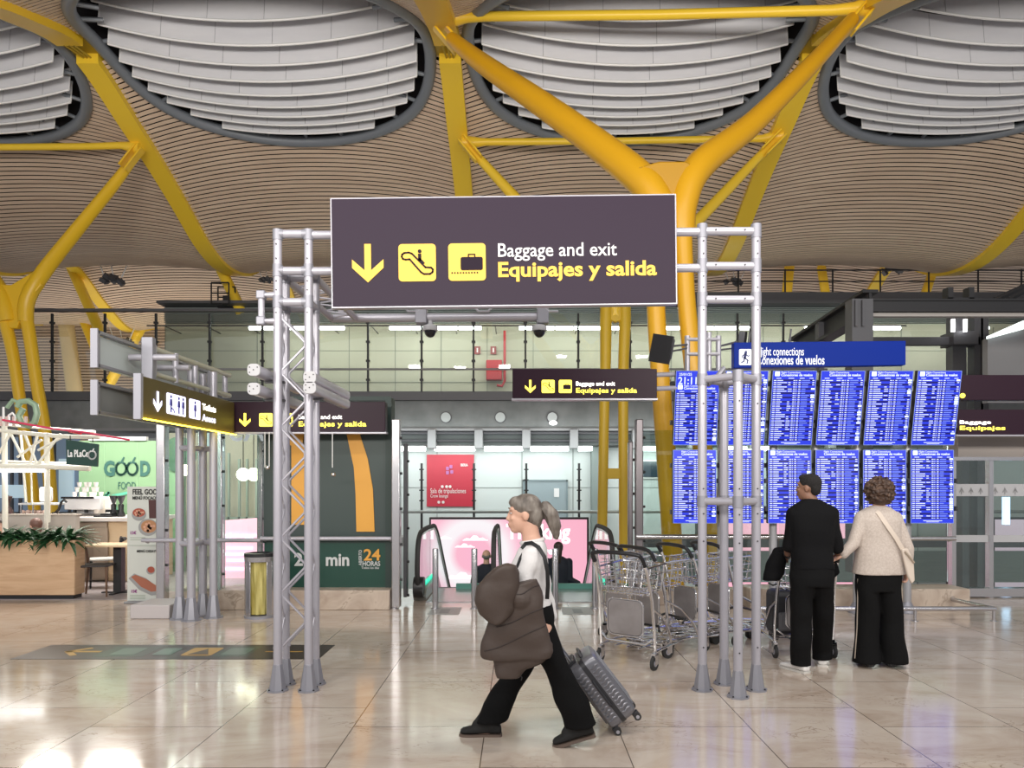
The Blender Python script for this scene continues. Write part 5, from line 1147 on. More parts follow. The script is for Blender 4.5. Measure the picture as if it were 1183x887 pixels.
g.build('food_pieces', mat('food_pink', (.62, .33, .22), .5), t, smooth=False)
# La Place sign, white canopy truss
t = thing('shop_sign', 'dark green hanging café sign with white lettering', 'sign', P(95, 524, 10.7)); D = 10.7
g = MB(); g.prism([((px-VX)*D/F, Z(py, D)) for px, py in ((76.5, 536.5), (112, 539), (113, 513), (76, 507.5))], (0, D, 0), UX, UZ, (0, 1, 0), .04); g.build('board', mat('forest_green', (.008, .045, .035), .4), t, bev=.003)
text('La PLaCe', .14, WHITE, t, P(78, 527.5, D-.003), UX, UZ+UX*-.0, NY, bold=.03, width=.30)
g = MB(); g.line([(.055*math.cos(u), .06*math.sin(u)) for u in [i*2*PI/16+PI/2+.3 for i in range(15)]], .02, P(106.5, 525.5, D-.003), UX, UZ, NY, .004); g.line([(.0, .05), (.025, .09)], .015, P(106.5, 525.5, D-.003), UX, UZ, NY, .004); g.build('apple_logo', WHITE, t, smooth=False)
g = MB(); [g.cyl(P(px, 508+k, D+.02), P(px, 503+k, D+.02), .008, n=5) for px, k in ((81, 0), (107, 3))]; g.build('hook', BLACK, t)
CW = mat('warm_white_frame', (.82, .80, .70), .45)
t = thing('cafe_canopy', 'white lattice canopy frame over the café counter', 'canopy', (-7.1, 11.8, 0))
D = 11.4
def tb(pts, r, nm='member', m=CW): MB().tube([P(*p) for p in pts], r*.72, 8).build(nm, m, t)
tb([(-30, 493, D), (15, 499, D), (70, 504, D), (115, 505, D)], .045, 'chord'); tb([(-30, 538, D), (60, 539, D), (104, 541, D)], .06, 'chord'); tb([(-30, 488, 12.6), (110, 499, 12.6)], .035, 'chord'); tb([(-30, 532, 12.6), (100, 536, 12.6)], .035, 'chord')
for a, b in (((12, 500), (28, 532)), ((28, 500), (43, 537)), ((70, 501), (42, 538)), ((20, 528), (48, 508)), ((-8, 536), (12, 500)), ((72, 505), (44, 520)), ((43, 503), (35, 535))): tb([(*a, D), (*b, D)], .028, 'brace')
tb([(5, 488, D), (6, 615, 11.6)], .055, 'upright'); tb([(54, 500, D), (55, 603, 11.6)], .055, 'upright'); tb([(24, 498, 12.6), (30, 580, 12.6)], .03, 'upright'); tb([(36, 537, 12.6), (37, 583, 12.6)], .02, 'upright')
tb([(3, 485, 10.9), (60, 495, 10.9), (95, 499, 10.9), (150, 508, 11.2)], .022, 'cable', mat('magenta_cable', (.65, .05, .12), .4)); tb([(80, 497.5, 10.95), (94, 500, 10.95)], .035, 'red_sleeve', mat('red_sleeve', (.8, .02, .04), .4))
t2 = thing('strip_lamp', 'bright strip lamp glowing under the white café canopy', 'lamp', P(40, 544, 11.5)); MB().bx(X(0, 11.5), X(53, 11.5), 11.4, 11.5, Z(545.5, 11.5), Z(541.5, 11.5)).build('tube', mat('cafe_lamp', (1, 1, 1), .5, emit=10), t2); MB().bx(X(0, 11.5), X(53, 11.5), 11.38, 11.52, Z(541.5, 11.5), Z(540, 11.5)).build('fitting', WHITE, t2)
t = thing('canopy_letters', 'pale green looped lettering standing on the café canopy', 'lettering', P(30, 488, 11)); D = 11; GL = mat('letter_green', (.25, .36, .25), .4)
g = MB(); g.tube([P(px, py, D) for px, py in ((20, 470), (24, 464), (33, 463), (41, 468), (43, 478), (40, 488), (33, 492), (25, 489), (22, 480), (27, 472))], .045, 8); g.tube([P(px, py, D) for px, py in ((8, 471), (15, 462), (24, 466))], .03, 8); g.build('letter', GL, t)
g = MB(); g.tube([P(px, py, D) for px, py in ((10, 480), (14, 477), (18, 481), (17, 487), (11, 488), (10, 480))], .016, 6); g.cyl(P(4, 470, D), P(4, 488, D), .016, n=6); g.build('letter_outline', WHITE, t)
g = MB()
for px in (1, 8, 16, 30, 40): g.cyl(P(px, 492, D), P(px, 481, D), .025, n=6)
g.build('support', mat('support_pink', (.6, .45, .42), .5), t)
# café counter
t = thing('cafe_counter', 'pale oak café counter with white worktop', 'counter', (X(110, 12.6), 12.8, 0)); D = 12.6
MB().bx(X(125, D), X(168, D), 12.6, 13.6, 0, Z(601, D)).build('oak_front', LOAK, t, bev=.008); MB().bx(X(88, D), X(125, D), 12.55, 13.6, .02, Z(603, D)).build('taupe_front', mat('taupe', (.34, .27, .21), .5), t, bev=.008)
MB().bx(X(87, D), X(170, D), 12.48, 13.65, Z(602, D), Z(597, D)).build('worktop', mat('white_worktop', (.80, .74, .70), .3), t, bev=.01); MB().bx(X(106, 12.5), X(123, 12.5), 12.53, 12.56, .3, Z(610, 12.5)).build('door', mat('taupe_door', (.38, .30, .23), .5), t, bev=.01)
t = thing('cafe_partition', 'low grey café partition behind the ferns', 'partition', (X(40, 12), 12, 0)); MB().bx(-10, X(88, 12), 12.0, 12.1, 0, Z(595, 12)).build('panel', mat('partition_grey', (.42, .38, .34), .5), t); MB().bx(-10, X(88, 12)+.02, 11.98, 12.12, Z(595, 12), Z(593.5, 12)).build('cap', mat('cap_taupe', (.55, .48, .42), .5), t)
def item(nm, lb, cat, c, prof, m, grp=None, n=14):
    t = thing(nm, lb, cat, c, grp); MB().lathe(c, prof, n).build('body', m, t); return t
WT = MATS['white_worktop']; zt = Z(597, 12.6)
t = thing('espresso_machine', 'white espresso machine with stacked cups on the café counter', 'coffee machine', (X(103, 12.9), 12.9, zt)); x = X(103, 12.9)
MB().bx(x-.32, x+.32, 12.7, 13.2, zt+.12, zt+.34).bx(x-.3, x+.3, 12.9, 13.2, zt, zt+.12).build('body', mat('machine_white', (.78, .76, .76), .25), t, bev=.02); MB().bx(x-.33, x+.33, 12.66, 12.72, zt+.0, zt+.05).build('drip_tray', CHROME, t); MB().bx(x-.36, x+.2, 12.68, 12.7, zt+.31, zt+.345).build('black_strip', BLACK, t)
g = MB(); [g.cyl((x+a, 12.78, zt+.06), (x+a, 12.78, zt+.14), .03, n=8) for a in (-.18, .02, .2)]; g.build('group_head', BLACK, t)
k = 0; CUP = mat('cup_white', (.85, .80, .78), .5)
for j in range(3):
    for i in range(6-j):
        c = Vector((x-.22+i*.085+j*.04, 12.85+.06*(i % 2), zt+.345+j*.085)); tc = tag(MB().lathe(c, [(.028, 0), (.04, .08), (.036, .08), (.025, .008)], 10).build('coffee_cup', CUP, loc=c), f'white cup on the espresso machine, {ORD[i]} from left in the {("bottom", "middle", "top")[j]} row', 'cup', 'cups on the espresso machine')
item('coffee_canister', 'cream canister right of the espresso machine', 'canister', Vector((X(118.5, 12.9), 12.8, zt)), [(.08, 0), (.09, .1), (.09, .28), (.05, .33), (.01, .34)], mat('cream_canister', (.66, .58, .5), .4))
for i, (px, m) in enumerate(((135, BLACK), (143.5, BLACK))):
    c = Vector((X(px, 12.8), 12.7, zt)); t = thing('coffee_grinder', ('left of the two black coffee grinders on the counter', 'right of the two black coffee grinders on the counter')[i], 'grinder', c); MB().lathe(c, [(.06, 0), (.07, .03), (.04, .10), (.045, .2), (.03, .22)], 12).build('body', m, t); MB().lathe(c+Vector((0, 0, .22)), [(.02, 0), (.07, .13), (.075, .14), (.01, .145)], 12).build('hopper', mat('smoke_hopper', (.05, .05, .06), .15), t); MB().bx(c.x-.1, c.x-.03, 12.62, 12.7, zt+.08, zt+.12).build('spout', m, t)
c = Vector((X(6, 12.0), 12.05, Z(593.5, 12))); t = thing('coffee_grinder', 'dark hourglass-shaped grinder at the left frame edge', 'grinder', c); MB().lathe(c, [(.085, 0), (.085, .05), (.035, .13), (.035, .17), (.075, .28), (.06, .29)], 14).build('body', mat('brown_black', (.05, .025, .025), .3), t); MB().lathe(c+Vector((0, 0, .29)), [(.05, 0), (.01, .01)], 12).build('lid', BLACK, t)
t = thing('display_case', 'white glass-topped display case behind the partition', 'display case', (X(42, 12.6), 12.6, 0)); zc = Z(594, 12.6); g = MB()
MB().bx(X(20, 12.6), X(68, 12.6), 12.6, 13.2, 0, zc+.0).build('body', WT, t, bev=.01); MB().bx(X(20, 12.6), X(68, 12.6), 12.62, 13.2, zc+.16, zc+.19).build('top_shelf', WHITE, t)
for px in (22, 36, 52, 66): g.cyl((X(px, 12.6), 12.65, zc), (X(px, 12.6), 12.65, zc+.17), .012, n=6)
g.build('shelf_post', CHROME, t)
rr = random.Random(5)
for i in range(9):
    c = Vector((X(24+i*3.1, 12.7), 12.75+.1*(i % 2), zc+.001)); tag(MB().ell(c+Vector((0, 0, .035)), (.045, .04, .035), nu=10, nv=6).build('pastry', mat('pastry_pink', (.80, .58, .50), .6), loc=c), f'small pale pastry in the café display case, {ORD[i]} from the left', 'pastry', 'pastries in the display case')
t = thing('till_stand', 'white rounded till screen on a post at the café', 'till', (X(52, 11.8), 11.8, 0)); D = 11.8; g = MB(); g.prism(rrect(-.10, .10, -.12, .12, .04), P(52, 571, D), UX, UZ, (0, 1, 0), .05); g.build('screen', WHITE, t, bev=.01); MB().cyl(P(52, 578, D)+Vector((0, .03, 0)), (X(52, D), D+.03, .9), .03, n=8).build('post', CW, t)
t = thing('black_tap', 'black curved tap beside the till', 'tap', P(70, 594, 12.2)); MB().tube([P(64, 592, 12.2), P(68, 588, 12.2), P(71, 580, 12.2), P(74, 577, 12.2), P(77, 580, 12.2)], .02, 8).build('spout', BLACK, t); MB().bx(X(62, 12.2), X(67, 12.2), 12.15, 12.25, Z(593.5, 12.2), Z(591.5, 12.2)).build('base', BLACK, t)
t = thing('box_stack', 'low stack of black trays on the counter beside the grinders', 'trays', P(117, 597, 12.55)); MB().bx(X(111, 12.6), X(132, 12.6), 12.52, 12.7, zt, zt+.03).bx(X(118, 12.6), X(130, 12.6), 12.54, 12.7, zt+.03, zt+.06).build('tray', BLACK, t, bev=.005)
# back glazing behind the café
t = thing('back_glazing', 'dark mullioned glazing with bluish panes behind the café', 'glazing', (X(50, 23.2), 23.2, 0)); D = 23.2
for a, b in ((-12, 6), (8, 13), (16, 23), (26, 35), (38, 60), (65, 80), (82, 92)): MB().bx(X(a, D), X(b, D), D, D+.04, .8, Z(505, D)).build('pane', mat('night_blue_glass', (.16, .22, .30), .15, emit=.12, ecol=(.5, .7, 1)), t, smooth=False)
g = MB(); [g.bx(X(px, D)-.04, X(px, D)+.04, D-.05, D+.1, 0, Z(500, D)) for px in (7, 14, 24, 36, 62, 81)]; g.bx(-20, X(92, D), D-.05, D+.1, 0, .8); g.build('mullion', DGREY, t); g = MB(); g.bx(X(-14, D), X(30, D), D-.1, D, Z(575, D), Z(560, D)); g.bx(X(70, D), X(86, D), D-.1, D, Z(580, D), Z(530, D)); g.build('lit_panel', mat('ice_panel', (.6, .75, .85), .4, emit=.35, ecol=(.6, .85, 1)), t, smooth=False)
# table, chairs
t = thing('cafe_table', 'square café table with black pedestal behind the menu banner', 'table', (X(137, 11.2), 11.2, 0)); x = X(137, 11.2)
MB().bx(X(104, 11.2), x+.42, 10.95, 11.5, .72, .75).build('table_top', LOAK, t, bev=.005); MB().bx(x-.06, x+.06, 11.16, 11.28, .02, .72).build('pedestal', BLACKM, t); MB().bx(x-.26, x+.26, 11.19, 11.25, 0, .025).bx(x-.03, x+.03, 10.98, 11.46, 0, .025).build('base', BLACKM, t, bev=.004)
def chair(x, y, rz_, lb, m, seatm):
    t = thing('cafe_chair', lb, 'chair', (x, y, 0)); s_ = .20
    for sx in (-1, 1):
        MB().tube([(x+sx*s_, y+s_, 0), (x+sx*s_*.95, y+s_*.95, .44)], [.014, .02], 8).build('leg', m, t); MB().tube([(x+sx*s_, y-s_*1.15, 0), (x+sx*s_*.95, y-s_*.95, .44), (x+sx*s_*.9, y-s_*1.2, .8)], [.014, .022, .016], 8).build('leg', m, t)
    g = MB(); g.prism(rrect(-.21, .21, -.21, .21, .06), (x, y, .44), UX, (0, 1, 0), UZ, .03); g.build('seat', seatm, t, bev=.008)
    g = MB(); g.tube([(x-.18, y-.24, .76), (x, y-.29, .77), (x+.18, y-.24, .76)], .03, 8); g.build('backrest', m, t); t.rotation_euler = (0, 0, rz_); return t
chair(X(111, 10.95), 10.98, math.radians(-80), 'brown wooden café chair beside the planter', mat('walnut', (.13, .07, .04), .45), mat('dark_seat', (.04, .035, .035), .6))
chair(X(121, 11.9), 11.9, math.radians(120), 'dark slim café chair with pale seat behind the wooden chair', BLACKM, mat('pale_seat', (.6, .6, .56), .5))

# ------------------------------------------------------------------ litter bin
D = 9.2; x = X(300.5, D)
t = thing('litter_bin', 'round steel litter bin with an olive bag, left of the truss tower', 'bin', (x, D, 0))
MB().lathe((x, D, 0), [(.19, 0), (.19, .03), (.17, .035)], 28).build('base', ALUD, t); MB().lathe((x, D, 0), [(.19, .76), (.19, .80), (.13, .805), (.13, .77)], 28).build('lid', BLACK, t); MB().lathe((x, D, 0), [(.185, .70), (.188, .76), (.15, .76)], 28).build('top_ring', STEEL, t)
for a in (-172, -148, -124, -32, -8, 90, 45, 135): 
    a = math.radians(a); c = Vector((x+.172*math.cos(a), D+.172*math.sin(a), .36)); MB().box(c, (.012, .085, .70), Matrix.Rotation(a, 3, 'Z')).build('side_plate', STEEL, t, bev=.003)
g = MB(); rings = []
for k in range(12):
    z = .05+k*.06; rings.append([Vector((x+(.145+.012*math.sin(j*2.1+k*.3))*math.cos(2*PI*j/36), D+(.145+.012*math.sin(j*2.1+k*.3))*math.sin(2*PI*j/36), z)) for j in range(36)])
g.loft(rings); g.build('bin_bag', noise_mat('olive_bag', [(.3, (.30, .24, .05)), (.7, (.62, .55, .22))], (14, 14, 2), .25), t)

# ------------------------------------------------------------------ floor decal at left
t = thing('floor_sign', 'long dark direction sticker with arrow and green pictograms on the floor', 'floor sticker', (-3.36, 7.26, 0)); x0, x1, y0, y1 = -4.82, -1.9, 6.96, 7.58
MB().bx(x0, x1, y0, y1, .0005, .003).build('sticker', mat('sticker_brown', (.018, .010, .010), .3), t, smooth=False)
o = Vector((0, 0, .0032)); U, V_, N_ = UX, Vector((0, 1, 0)), UZ
g = MB(); g.line([(-4.45, 7.27), (-4.15, 7.27)], .06, o, U, V_, N_, .001); g.line([(-4.32, 7.12), (-4.46, 7.27), (-4.32, 7.42)], .06, o, U, V_, N_, .001); g.line([(-2.5, 7.27), (-2.15, 7.27)], .03, o, U, V_, N_, .001); g.prism(rrect(-3.28, -2.98, 7.1, 7.44, .03), o, U, V_, N_, .001); g.build('yellow_marks', mat('decal_yellow', (.55, .32, .05), .3), t, smooth=False)
g = MB(); g.bx(-4.1, -3.62, 7.05, 7.5, .003, .0036); g.bx(-2.95, -2.62, 7.05, 7.5, .003, .0036); g.build('green_field', mat('decal_green', (.012, .045, .03), .3), t, smooth=False)
g = MB(); g.prism(rrect(-3.98, -3.74, 7.12, 7.42, .03), o+UZ*.001, U, V_, N_, .001); g.prism(rrect(-3.62+.05, -3.38, 7.12, 7.42, .03), o+UZ*.001, U, V_, N_, .001); g.prism(rrect(-2.9, -2.66, 7.12, 7.42, .03), o+UZ*.001, U, V_, N_, .001); g.build('pale_tiles', mat('decal_pale', (.09, .17, .13), .3), t, smooth=False)
g = MB(); g.prism([(-3.22, 7.14), (-3.02, 7.14), (-3.12, 7.38)], o+UZ*.002, U, V_, N_, .001); g.build('warning_triangle', mat('decal_dark2', (.08, .05, .02), .3), t, smooth=False)

# ------------------------------------------------------------------ low barrier rail on the floor
t = thing('low_barrier', 'low steel bumper rail on the floor below the departure screens', 'barrier', (X(1010, 8.95), 8.9, 0))
zr = Z(703, 8.9)-.0; yb = 8.9
MB().tube([(X(870, yb), yb, zr), (X(1128, yb), yb, zr), (X(1148, yb), yb, zr), (X(1150, yb), yb, zr-.01)], .028, 10).build('rail', STEEL, t)
MB().tube([(X(1148, yb), yb, zr), (X(1101, 9.6), 9.6, zr), (X(1101, 10.2), 10.2, zr)], .026, 10).build('rail', STEEL, t)
for px in (872, 960, 1057, 1148): x = X(px, yb); MB().cyl((x, yb, 0.004), (x, yb, zr), .018, n=10).lathe((x, yb, 0), [(.04, 0), (.04, .006), (.02, .008)], 12).build('post', STEEL, t)

# ------------------------------------------------------------------ luggage trolleys
def trolley(lb, bags=False):
    t = thing('luggage_trolley', lb, 'trolley', (0, 0, 0), 'luggage trolleys'); hw = .28
    for sx in (-1, 1):
        MB().tube([(sx*hw, .02, .14), (sx*hw, .0, .35), (sx*hw*.97, -.03, .62), (sx*hw*.93, -.10, .88), (sx*hw*.90, -.17, 1.0)], .0145, 8).build('side_tube', CHROME, t)
        MB().tube([(sx*hw, .0, .16), (sx*hw*.98, .30, .17), (sx*hw*.85, .65, .15), (sx*.12, .88, .13)], .0135, 8).build('base_tube', CHROME, t)
        MB().tube([(sx*hw*.96, -.02, .55), (sx*hw*.95, .18, .45), (sx*hw*.9, .34, .30), (sx*hw*.85, .42, .18)], .011, 8).build('stay', CHROME, t)
        x = sx*hw; w = MB(); w.cyl((x-.013, .0, .062), (x+.013, .0, .062), .062, n=20); w.build('wheel', RUBBER, t); hb = MB(); hb.cyl((x-.016, 0, .062), (x+.016, 0, .062), .03, n=14); hb.build('hub', ALU, t)
        MB().bx(x-.022, x-.016, -.02, .04, .05, .15).bx(x+.016, x+.022, -.02, .04, .05, .15).bx(x-.022, x+.022, -.02, .04, .13, .15).build('caster_fork', CHROME, t)
    MB().tube([(-hw*.90, -.17, 1.0), (-hw*.86, -.20, 1.03), (-hw*.6, -.215, 1.045), (0, -.22, 1.05), (hw*.6, -.215, 1.045), (hw*.86, -.20, 1.03), (hw*.90, -.17, 1.0), (hw*.92, -.13, .93)], .019, 10).build('handle', BLACK, t)
    MB().tube([(-hw*.9, -.14, .95), (-hw*.92, -.17, 1.0), (-hw*.86, -.20, 1.03)], .021, 8).build('grip', BLACK, t)
    x = 0
    for sy in (.84,):
        w = MB(); [w.cyl((a-.012, sy, .05), (a+.012, sy, .05), .05, n=18) for a in (-.03, .03)]; w.build('front_wheel', RUBBER, t); MB().bx(-.016, .016, sy-.03, sy+.03, .05, .13).bx(-.05, .05, sy-.04, sy+.04, .115, .13).build('front_fork', CHROME, t)
    g = MB(); 
    for y in (.12, .24, .36, .48, .60, .72): g.cyl((-hw*.9+y*.12, y, .165), (hw*.9-y*.12, y, .165), .008, n=6)
    for a in (-.12, 0, .12): g.tube([(a, 0, .17), (a, .8, .15)], .008, 6)
    g.build('base_grid', CHROME, t)
    g = MB(); g.tube([(-.26, 0, .27), (-.2, -.01, .22), (.2, -.01, .22), (.26, 0, .27)], .011, 8); g.tube([(-.26, -.0, .66), (.26, -.0, .66)], .010, 8); g.build('cross_tube', CHROME, t)
    b = MB(); zt_, zb_ = .90, .66
    for z, ins in ((.90, 0), (.82, .01), (.74, .02), (.66, .03)):
        y1 = .34-ins*3; b.tube([(-.235+ins, -.08, z), (-.235+ins, y1-.03, z+.02), (-.2+ins, y1, z+.02), (.2-ins, y1, z+.02), (.235-ins, y1-.03, z+.02), (.235-ins, -.08, z)], .0055 if z < .9 else .009, 6)
    for a in (-.16, -.08, 0, .08, .16): b.tube([(a, .33, .92), (a, .26, .68), (a, -.04, .655)], .0045, 5)
    for y in (0, .09, .18, .27):
        for sx in (-1, 1): b.tube([(sx*.235, y, .91), (sx*.205, y, .67)], .0045, 5)
    for y in (.03, .12, .2): b.tube([(-.2, y, .66), (.2, y, .66)], .0045, 5)
    for z in (.72, .79, .86): b.tube([(-.235, -.06, z), (.235, -.06, z)], .0045, 5)
    for a in (-.16, -.08, 0, .08, .16): b.tube([(a, -.075, .93), (a, -.05, .66)], .0045, 5)
    b.build('basket', CHROME, t)
    g = MB(); g.prism(rrect(-.175, .175, .29, .60, .06, 5), (0, -.035, 0), UX, UZ, (0, 1, 0), .018); pl_ = g.build('advert_plate', noise_mat('plate_grey', [(.35, (.20, .18, .18)), (.65, (.27, .25, .25))], (5, 5, 5), .5), t, bev=.004)
    MB().tube([(x_, -.028, z_) for x_, z_ in rrect(-.185, .185, .28, .61, .065, 5)], .008, 6, closed=True).build('plate_rim', CHROME, t)
    MB().tube([(-.2, .25, .30), (-.16, .32, .33), (.16, .32, .33), (.2, .25, .30)], .012, 8).build('luggage_stop', BLACK, t)
    MB().tube([(-.12, .88, .14), (-.06, .93, .15), (.06, .93, .15), (.12, .88, .14)], .018, 8).build('bumper', YELG if False else BLACK, t)
    return t
tr = trolley('nearest chrome luggage trolley, left end of the row, angled to the right')
tr.location = (.98, 6.72, 0); tr.rotation_euler = (0, 0, math.radians(-38))
spots = [(1.28, 7.25, -62, 'second luggage trolley, just left of the right truss tower'), (1.72, 7.55, -66, 'luggage trolley mostly behind the right truss tower'), (2.12, 7.75, -70, 'farthest luggage trolley of the row, right behind the truss legs'), (1.05, 7.75, -60, 'luggage trolley standing behind the nearest one, by the bollard')]
for x, y, a, lb in spots: dup(tr, (x, y, 0), math.radians(a), lb)
dup(tr, (2.72, 7.02, 0), 0, 'luggage trolley pushed by the man in black')
# ------------------------------------------------------------------ people
def hand(mb, wrist, d, palm, thumb, curl=.6, s=1.0):
    """wrist point, d finger direction, palm = palm normal, thumb = side the thumb leaves from"""
    d = Vector(d).normalized(); palm = Vector(palm); palm = (palm-d*palm.dot(d)).normalized(); side = d.cross(palm).normalized()
    if side.dot(Vector(thumb)) < 0: side = -side
    R = Matrix((side, d, palm)).transposed(); w = Vector(wrist)
    mb.ell(w+d*.045*s, (.040*s, .052*s, .016*s), R); mb.ell(w+d*.01*s, (.027*s, .035*s, .019*s), R)
    for i, (a, L) in enumerate(((.031, .072), (.011, .080), (-.010, .074), (-.030, .058))):
        p = w+side*a*s+d*.082*s; dd = d.copy(); pts = [w+side*a*s*.8+d*.05*s, p]
        for k, f in enumerate((.45, .32, .25)):
            ang = curl*(.5+.35*k); ax = side
            dd = (Matrix.Rotation(ang, 3, ax) @ dd) if (Matrix.Rotation(.1, 3, ax) @ d).dot(palm) > 0 else (Matrix.Rotation(-ang, 3, ax) @ dd)
            p = p+dd*L*s*f*1.0; pts.append(p)
        mb.caps(pts, [.010*s, .0095*s, .0085*s, .008*s, .007*s], 8)
    a = w+side*.028*s+d*.02*s; b = a+(side*.7+d*.6+palm*.25).normalized()*.038*s; c = b+(side*.25+d*.9+palm*.35*(1+curl)).normalized()*.030*s; e = c+(d*.9+palm*.5*(1+curl)).normalized()*.022*s
    mb.caps([a, b, c, e], [.013*s, .0115*s, .0095*s, .008*s], 8)
def ringset(mb, secs, right, fwd, n=24, pw=2.3):
    """secs: (centre, half-width, half-depth)"""
    rings = []
    for c, w, dp in secs:
        rg = []
        for k in range(n):
            a = 2*PI*k/n; cc, ss = math.cos(a), math.sin(a)
            rg.append(Vector(c)+right*(w*math.copysign(abs(cc)**(2/pw), cc))+fwd*(dp*math.copysign(abs(ss)**(2/pw), ss)))
        rings.append(rg)
    mb.loft(rings)
def head(mb, c, fwd, s=1.0, up=UZ, ears=True):
    fwd = Vector(fwd).normalized(); r = fwd.cross(up).normalized(); u = r.cross(fwd); R = Matrix((r, fwd, u)).transposed(); c = Vector(c)
    q = lambda a, b, z: c+(r*a+fwd*b+u*z)*s
    mb.ell(q(0, -.012, .025), (.074*s, .094*s, .088*s), R, 20, 14); mb.ell(q(0, .022, -.035), (.058*s, .068*s, .078*s), R, 18, 12); mb.ell(q(0, .05, -.088), (.032*s, .034*s, .026*s), R)
    mb.caps([q(0, .078, .022), q(0, .090, -.002), q(0, .099, -.024)], [.009*s, .0095*s, .0115*s], 10)
    for a in (-1, 1): mb.ell(q(a*.012, .088, -.028), .009*s); mb.ell(q(a*.03, .068, -.02), (.022*s, .016*s, .018*s), R); mb.ell(q(a*.030, .077, .036), (.026*s, .010*s, .008*s), R)
    mb.ell(q(0, .087, -.056), (.024*s, .012*s, .0065*s), R); mb.ell(q(0, .085, -.068), (.021*s, .012*s, .007*s), R)
    if ears:
        for a in (-1, 1): mb.ell(q(a*.076, -.010, -.008), (.010*s, .021*s, .032*s), R)
    return q, R
def face(t_body, q, R, s, eyem, lipm, browm):
    for a in (-1, 1):
        MB().ell(q(a*.030, .0755, .012), (.011*s, .0065*s, .0045*s), R, 12, 8).build('eye', mat('eye_white', (.7, .7, .7), .2), t_body); MB().ell(q(a*.030, .0822, .012), (.005*s, .0025*s, .005*s), R, 10, 6).build('iris', eyem, t_body)
        MB().caps([q(a*.014, .084, .038), q(a*.030, .085, .042), q(a*.048, .076, .037)], [.003*s, .004*s, .002*s], 6).build('eyebrow', browm, t_body)
    MB().ell(q(0, .093, -.056), (.019*s, .005*s, .0045*s), R, 10, 6).ell(q(0, .090, -.066), (.017*s, .005*s, .005*s), R, 10, 6).build('lips', lipm, t_body)
def shoe(mb, ank, d, L=.27, w=.045, pitch=0, h=.06):
    d = Vector((d[0], d[1], 0)).normalized(); s_ = Vector((-d.y, d.x, 0)); a = Vector(ank); ud = (d*math.cos(pitch)-UZ*math.sin(pitch)); uu = (UZ*math.cos(pitch)+d*math.sin(pitch)); rings = []
    for u, hw, hh in ((-.26, .6, .55), (-.22, .85, .9), (-.05, .9, 1.1), (.12, .85, 1.05), (.35, .98, .75), (.55, 1.02, .60), (.68, .85, .48), (.74, .5, .32)):
        c = a+ud*(u*L)-uu*(h*1.0); rg = []
        for k in range(16):
            ang = 2*PI*k/16; x_, z_ = math.cos(ang), math.sin(ang)
            rg.append(c+s_*(w*hw*math.copysign(abs(x_)**.7, x_))+uu*(h*hh*(.5+.5*math.copysign(abs(z_)**.6, z_))))
        rings.append(rg)
    mb.loft(rings)
def sole(mb, ank, d, L=.27, w=.047, pitch=0, h=.06, th=.018):
    d = Vector((d[0], d[1], 0)).normalized(); s_ = Vector((-d.y, d.x, 0)); a = Vector(ank); ud = (d*math.cos(pitch)-UZ*math.sin(pitch)); uu = (UZ*math.cos(pitch)+d*math.sin(pitch))
    pts = [(-.27, .4), (-.24, .8), (-.1, .88), (.1, .8), (.35, .98), (.55, 1.04), (.68, .88), (.755, .45)]
    poly = [(u*L, w*hw) for u, hw in pts]+[(u*L, -w*hw) for u, hw in reversed(pts)]; mb.prism(poly, a-uu*(h+.002), ud, s_, -uu, th)
def wrinkle(f=30, a=.006, seed=0):
    from mathutils import noise
    noise.seed_set(11+seed)
    def g(v):
        p = Vector((v.x*f*.6, v.y*f*.6, v.z*f))+Vector((seed, seed, seed)); return v+noise.noise_vector(p*.5)*a
    return g
BLK = mat('black_cloth', (.004, .004, .005), .85, bump=(60, .25), spec=.2); BLKT = mat('black_trousers', (.0035, .0035, .004), .85, bump=(50, .2), spec=.2)

# --- walking woman (faces left, towards -x); near side is her left
k1 = 1402.5/298   # depth of her rear, nearer foot
def Q(px, py, y): return P(px, py, y)
w = thing('person', 'woman with grey ponytail in white sweater walking left, pulling a suitcase', 'person', (X(612, 4.75), 4.75, 0))
yc, yn, yf = 4.77, 4.66, 4.90
fw = Vector((-1, 0, 0)); rt_ = Vector((0, 1, 0))
hc = Q(604.5, 594, yc)
b = MB(); tilt = Vector((-1, -.06, -.05)).normalized(); q, R = head(b, hc, tilt, 1.06)
b.caps([Q(611, 604, yc), Q(613, 617, yc), Q(616, 632, yc)], [.060, .058, .070], 14)
ringset(b, [(Q(617, 626, yc), .06, .05), (Q(616, 634, yc), .155, .07), (Q(612, 655, yc), .165, .10), (Q(613, 672, yc), .14, .095), (Q(617, 690, yc), .12, .085), (Q(619, 706, yc), .15, .105), (Q(620, 722, yc), .155, .11), (Q(620, 735, yc), .12, .09)], rt_, fw)
legn = [Q(623, 726, yn+.02), Q(648, 783, yn), Vector((X(671, yn), yn, .165))]; legf = [Q(617, 726, yf-.02), Q(590, 786, yf-.02), Q(566, 834, yf-.05)]
b.caps(legn, [.085, .055, .036], 14); b.caps(legf, [.085, .055, .036], 14)
armn = [Q(614, 641, yn-.01), Q(607, 684, yn-.06), Q(573, 690, yn-.12)]; b.caps(armn, [.045, .038, .026], 12); hand(b, armn[-1], (-1, -.1, -.05), (0, 0, -1), (0, 1, 0), .9)
armf = [Q(616, 645, yf+.04), Q(630, 690, yf+.05), Q(634, 722, yf+.03)]; b.caps(armf, [.045, .037, .026], 12); hand(b, armf[-1], (.35, 0, -1), (-.8, -.3, -.2), (-.3, -1, 0), 1.1)
for lg, pt in ((legn, .28), (legf, 0)): b.caps([lg[-1], lg[-1]+Vector((-.015, 0, -.05)), lg[-1]+Vector((-.10, 0, -.065-(.03 if pt else 0)))], [.034, .030, .018], 10)
bd = b.remesh('body', SKIN, w, .0075, 3)
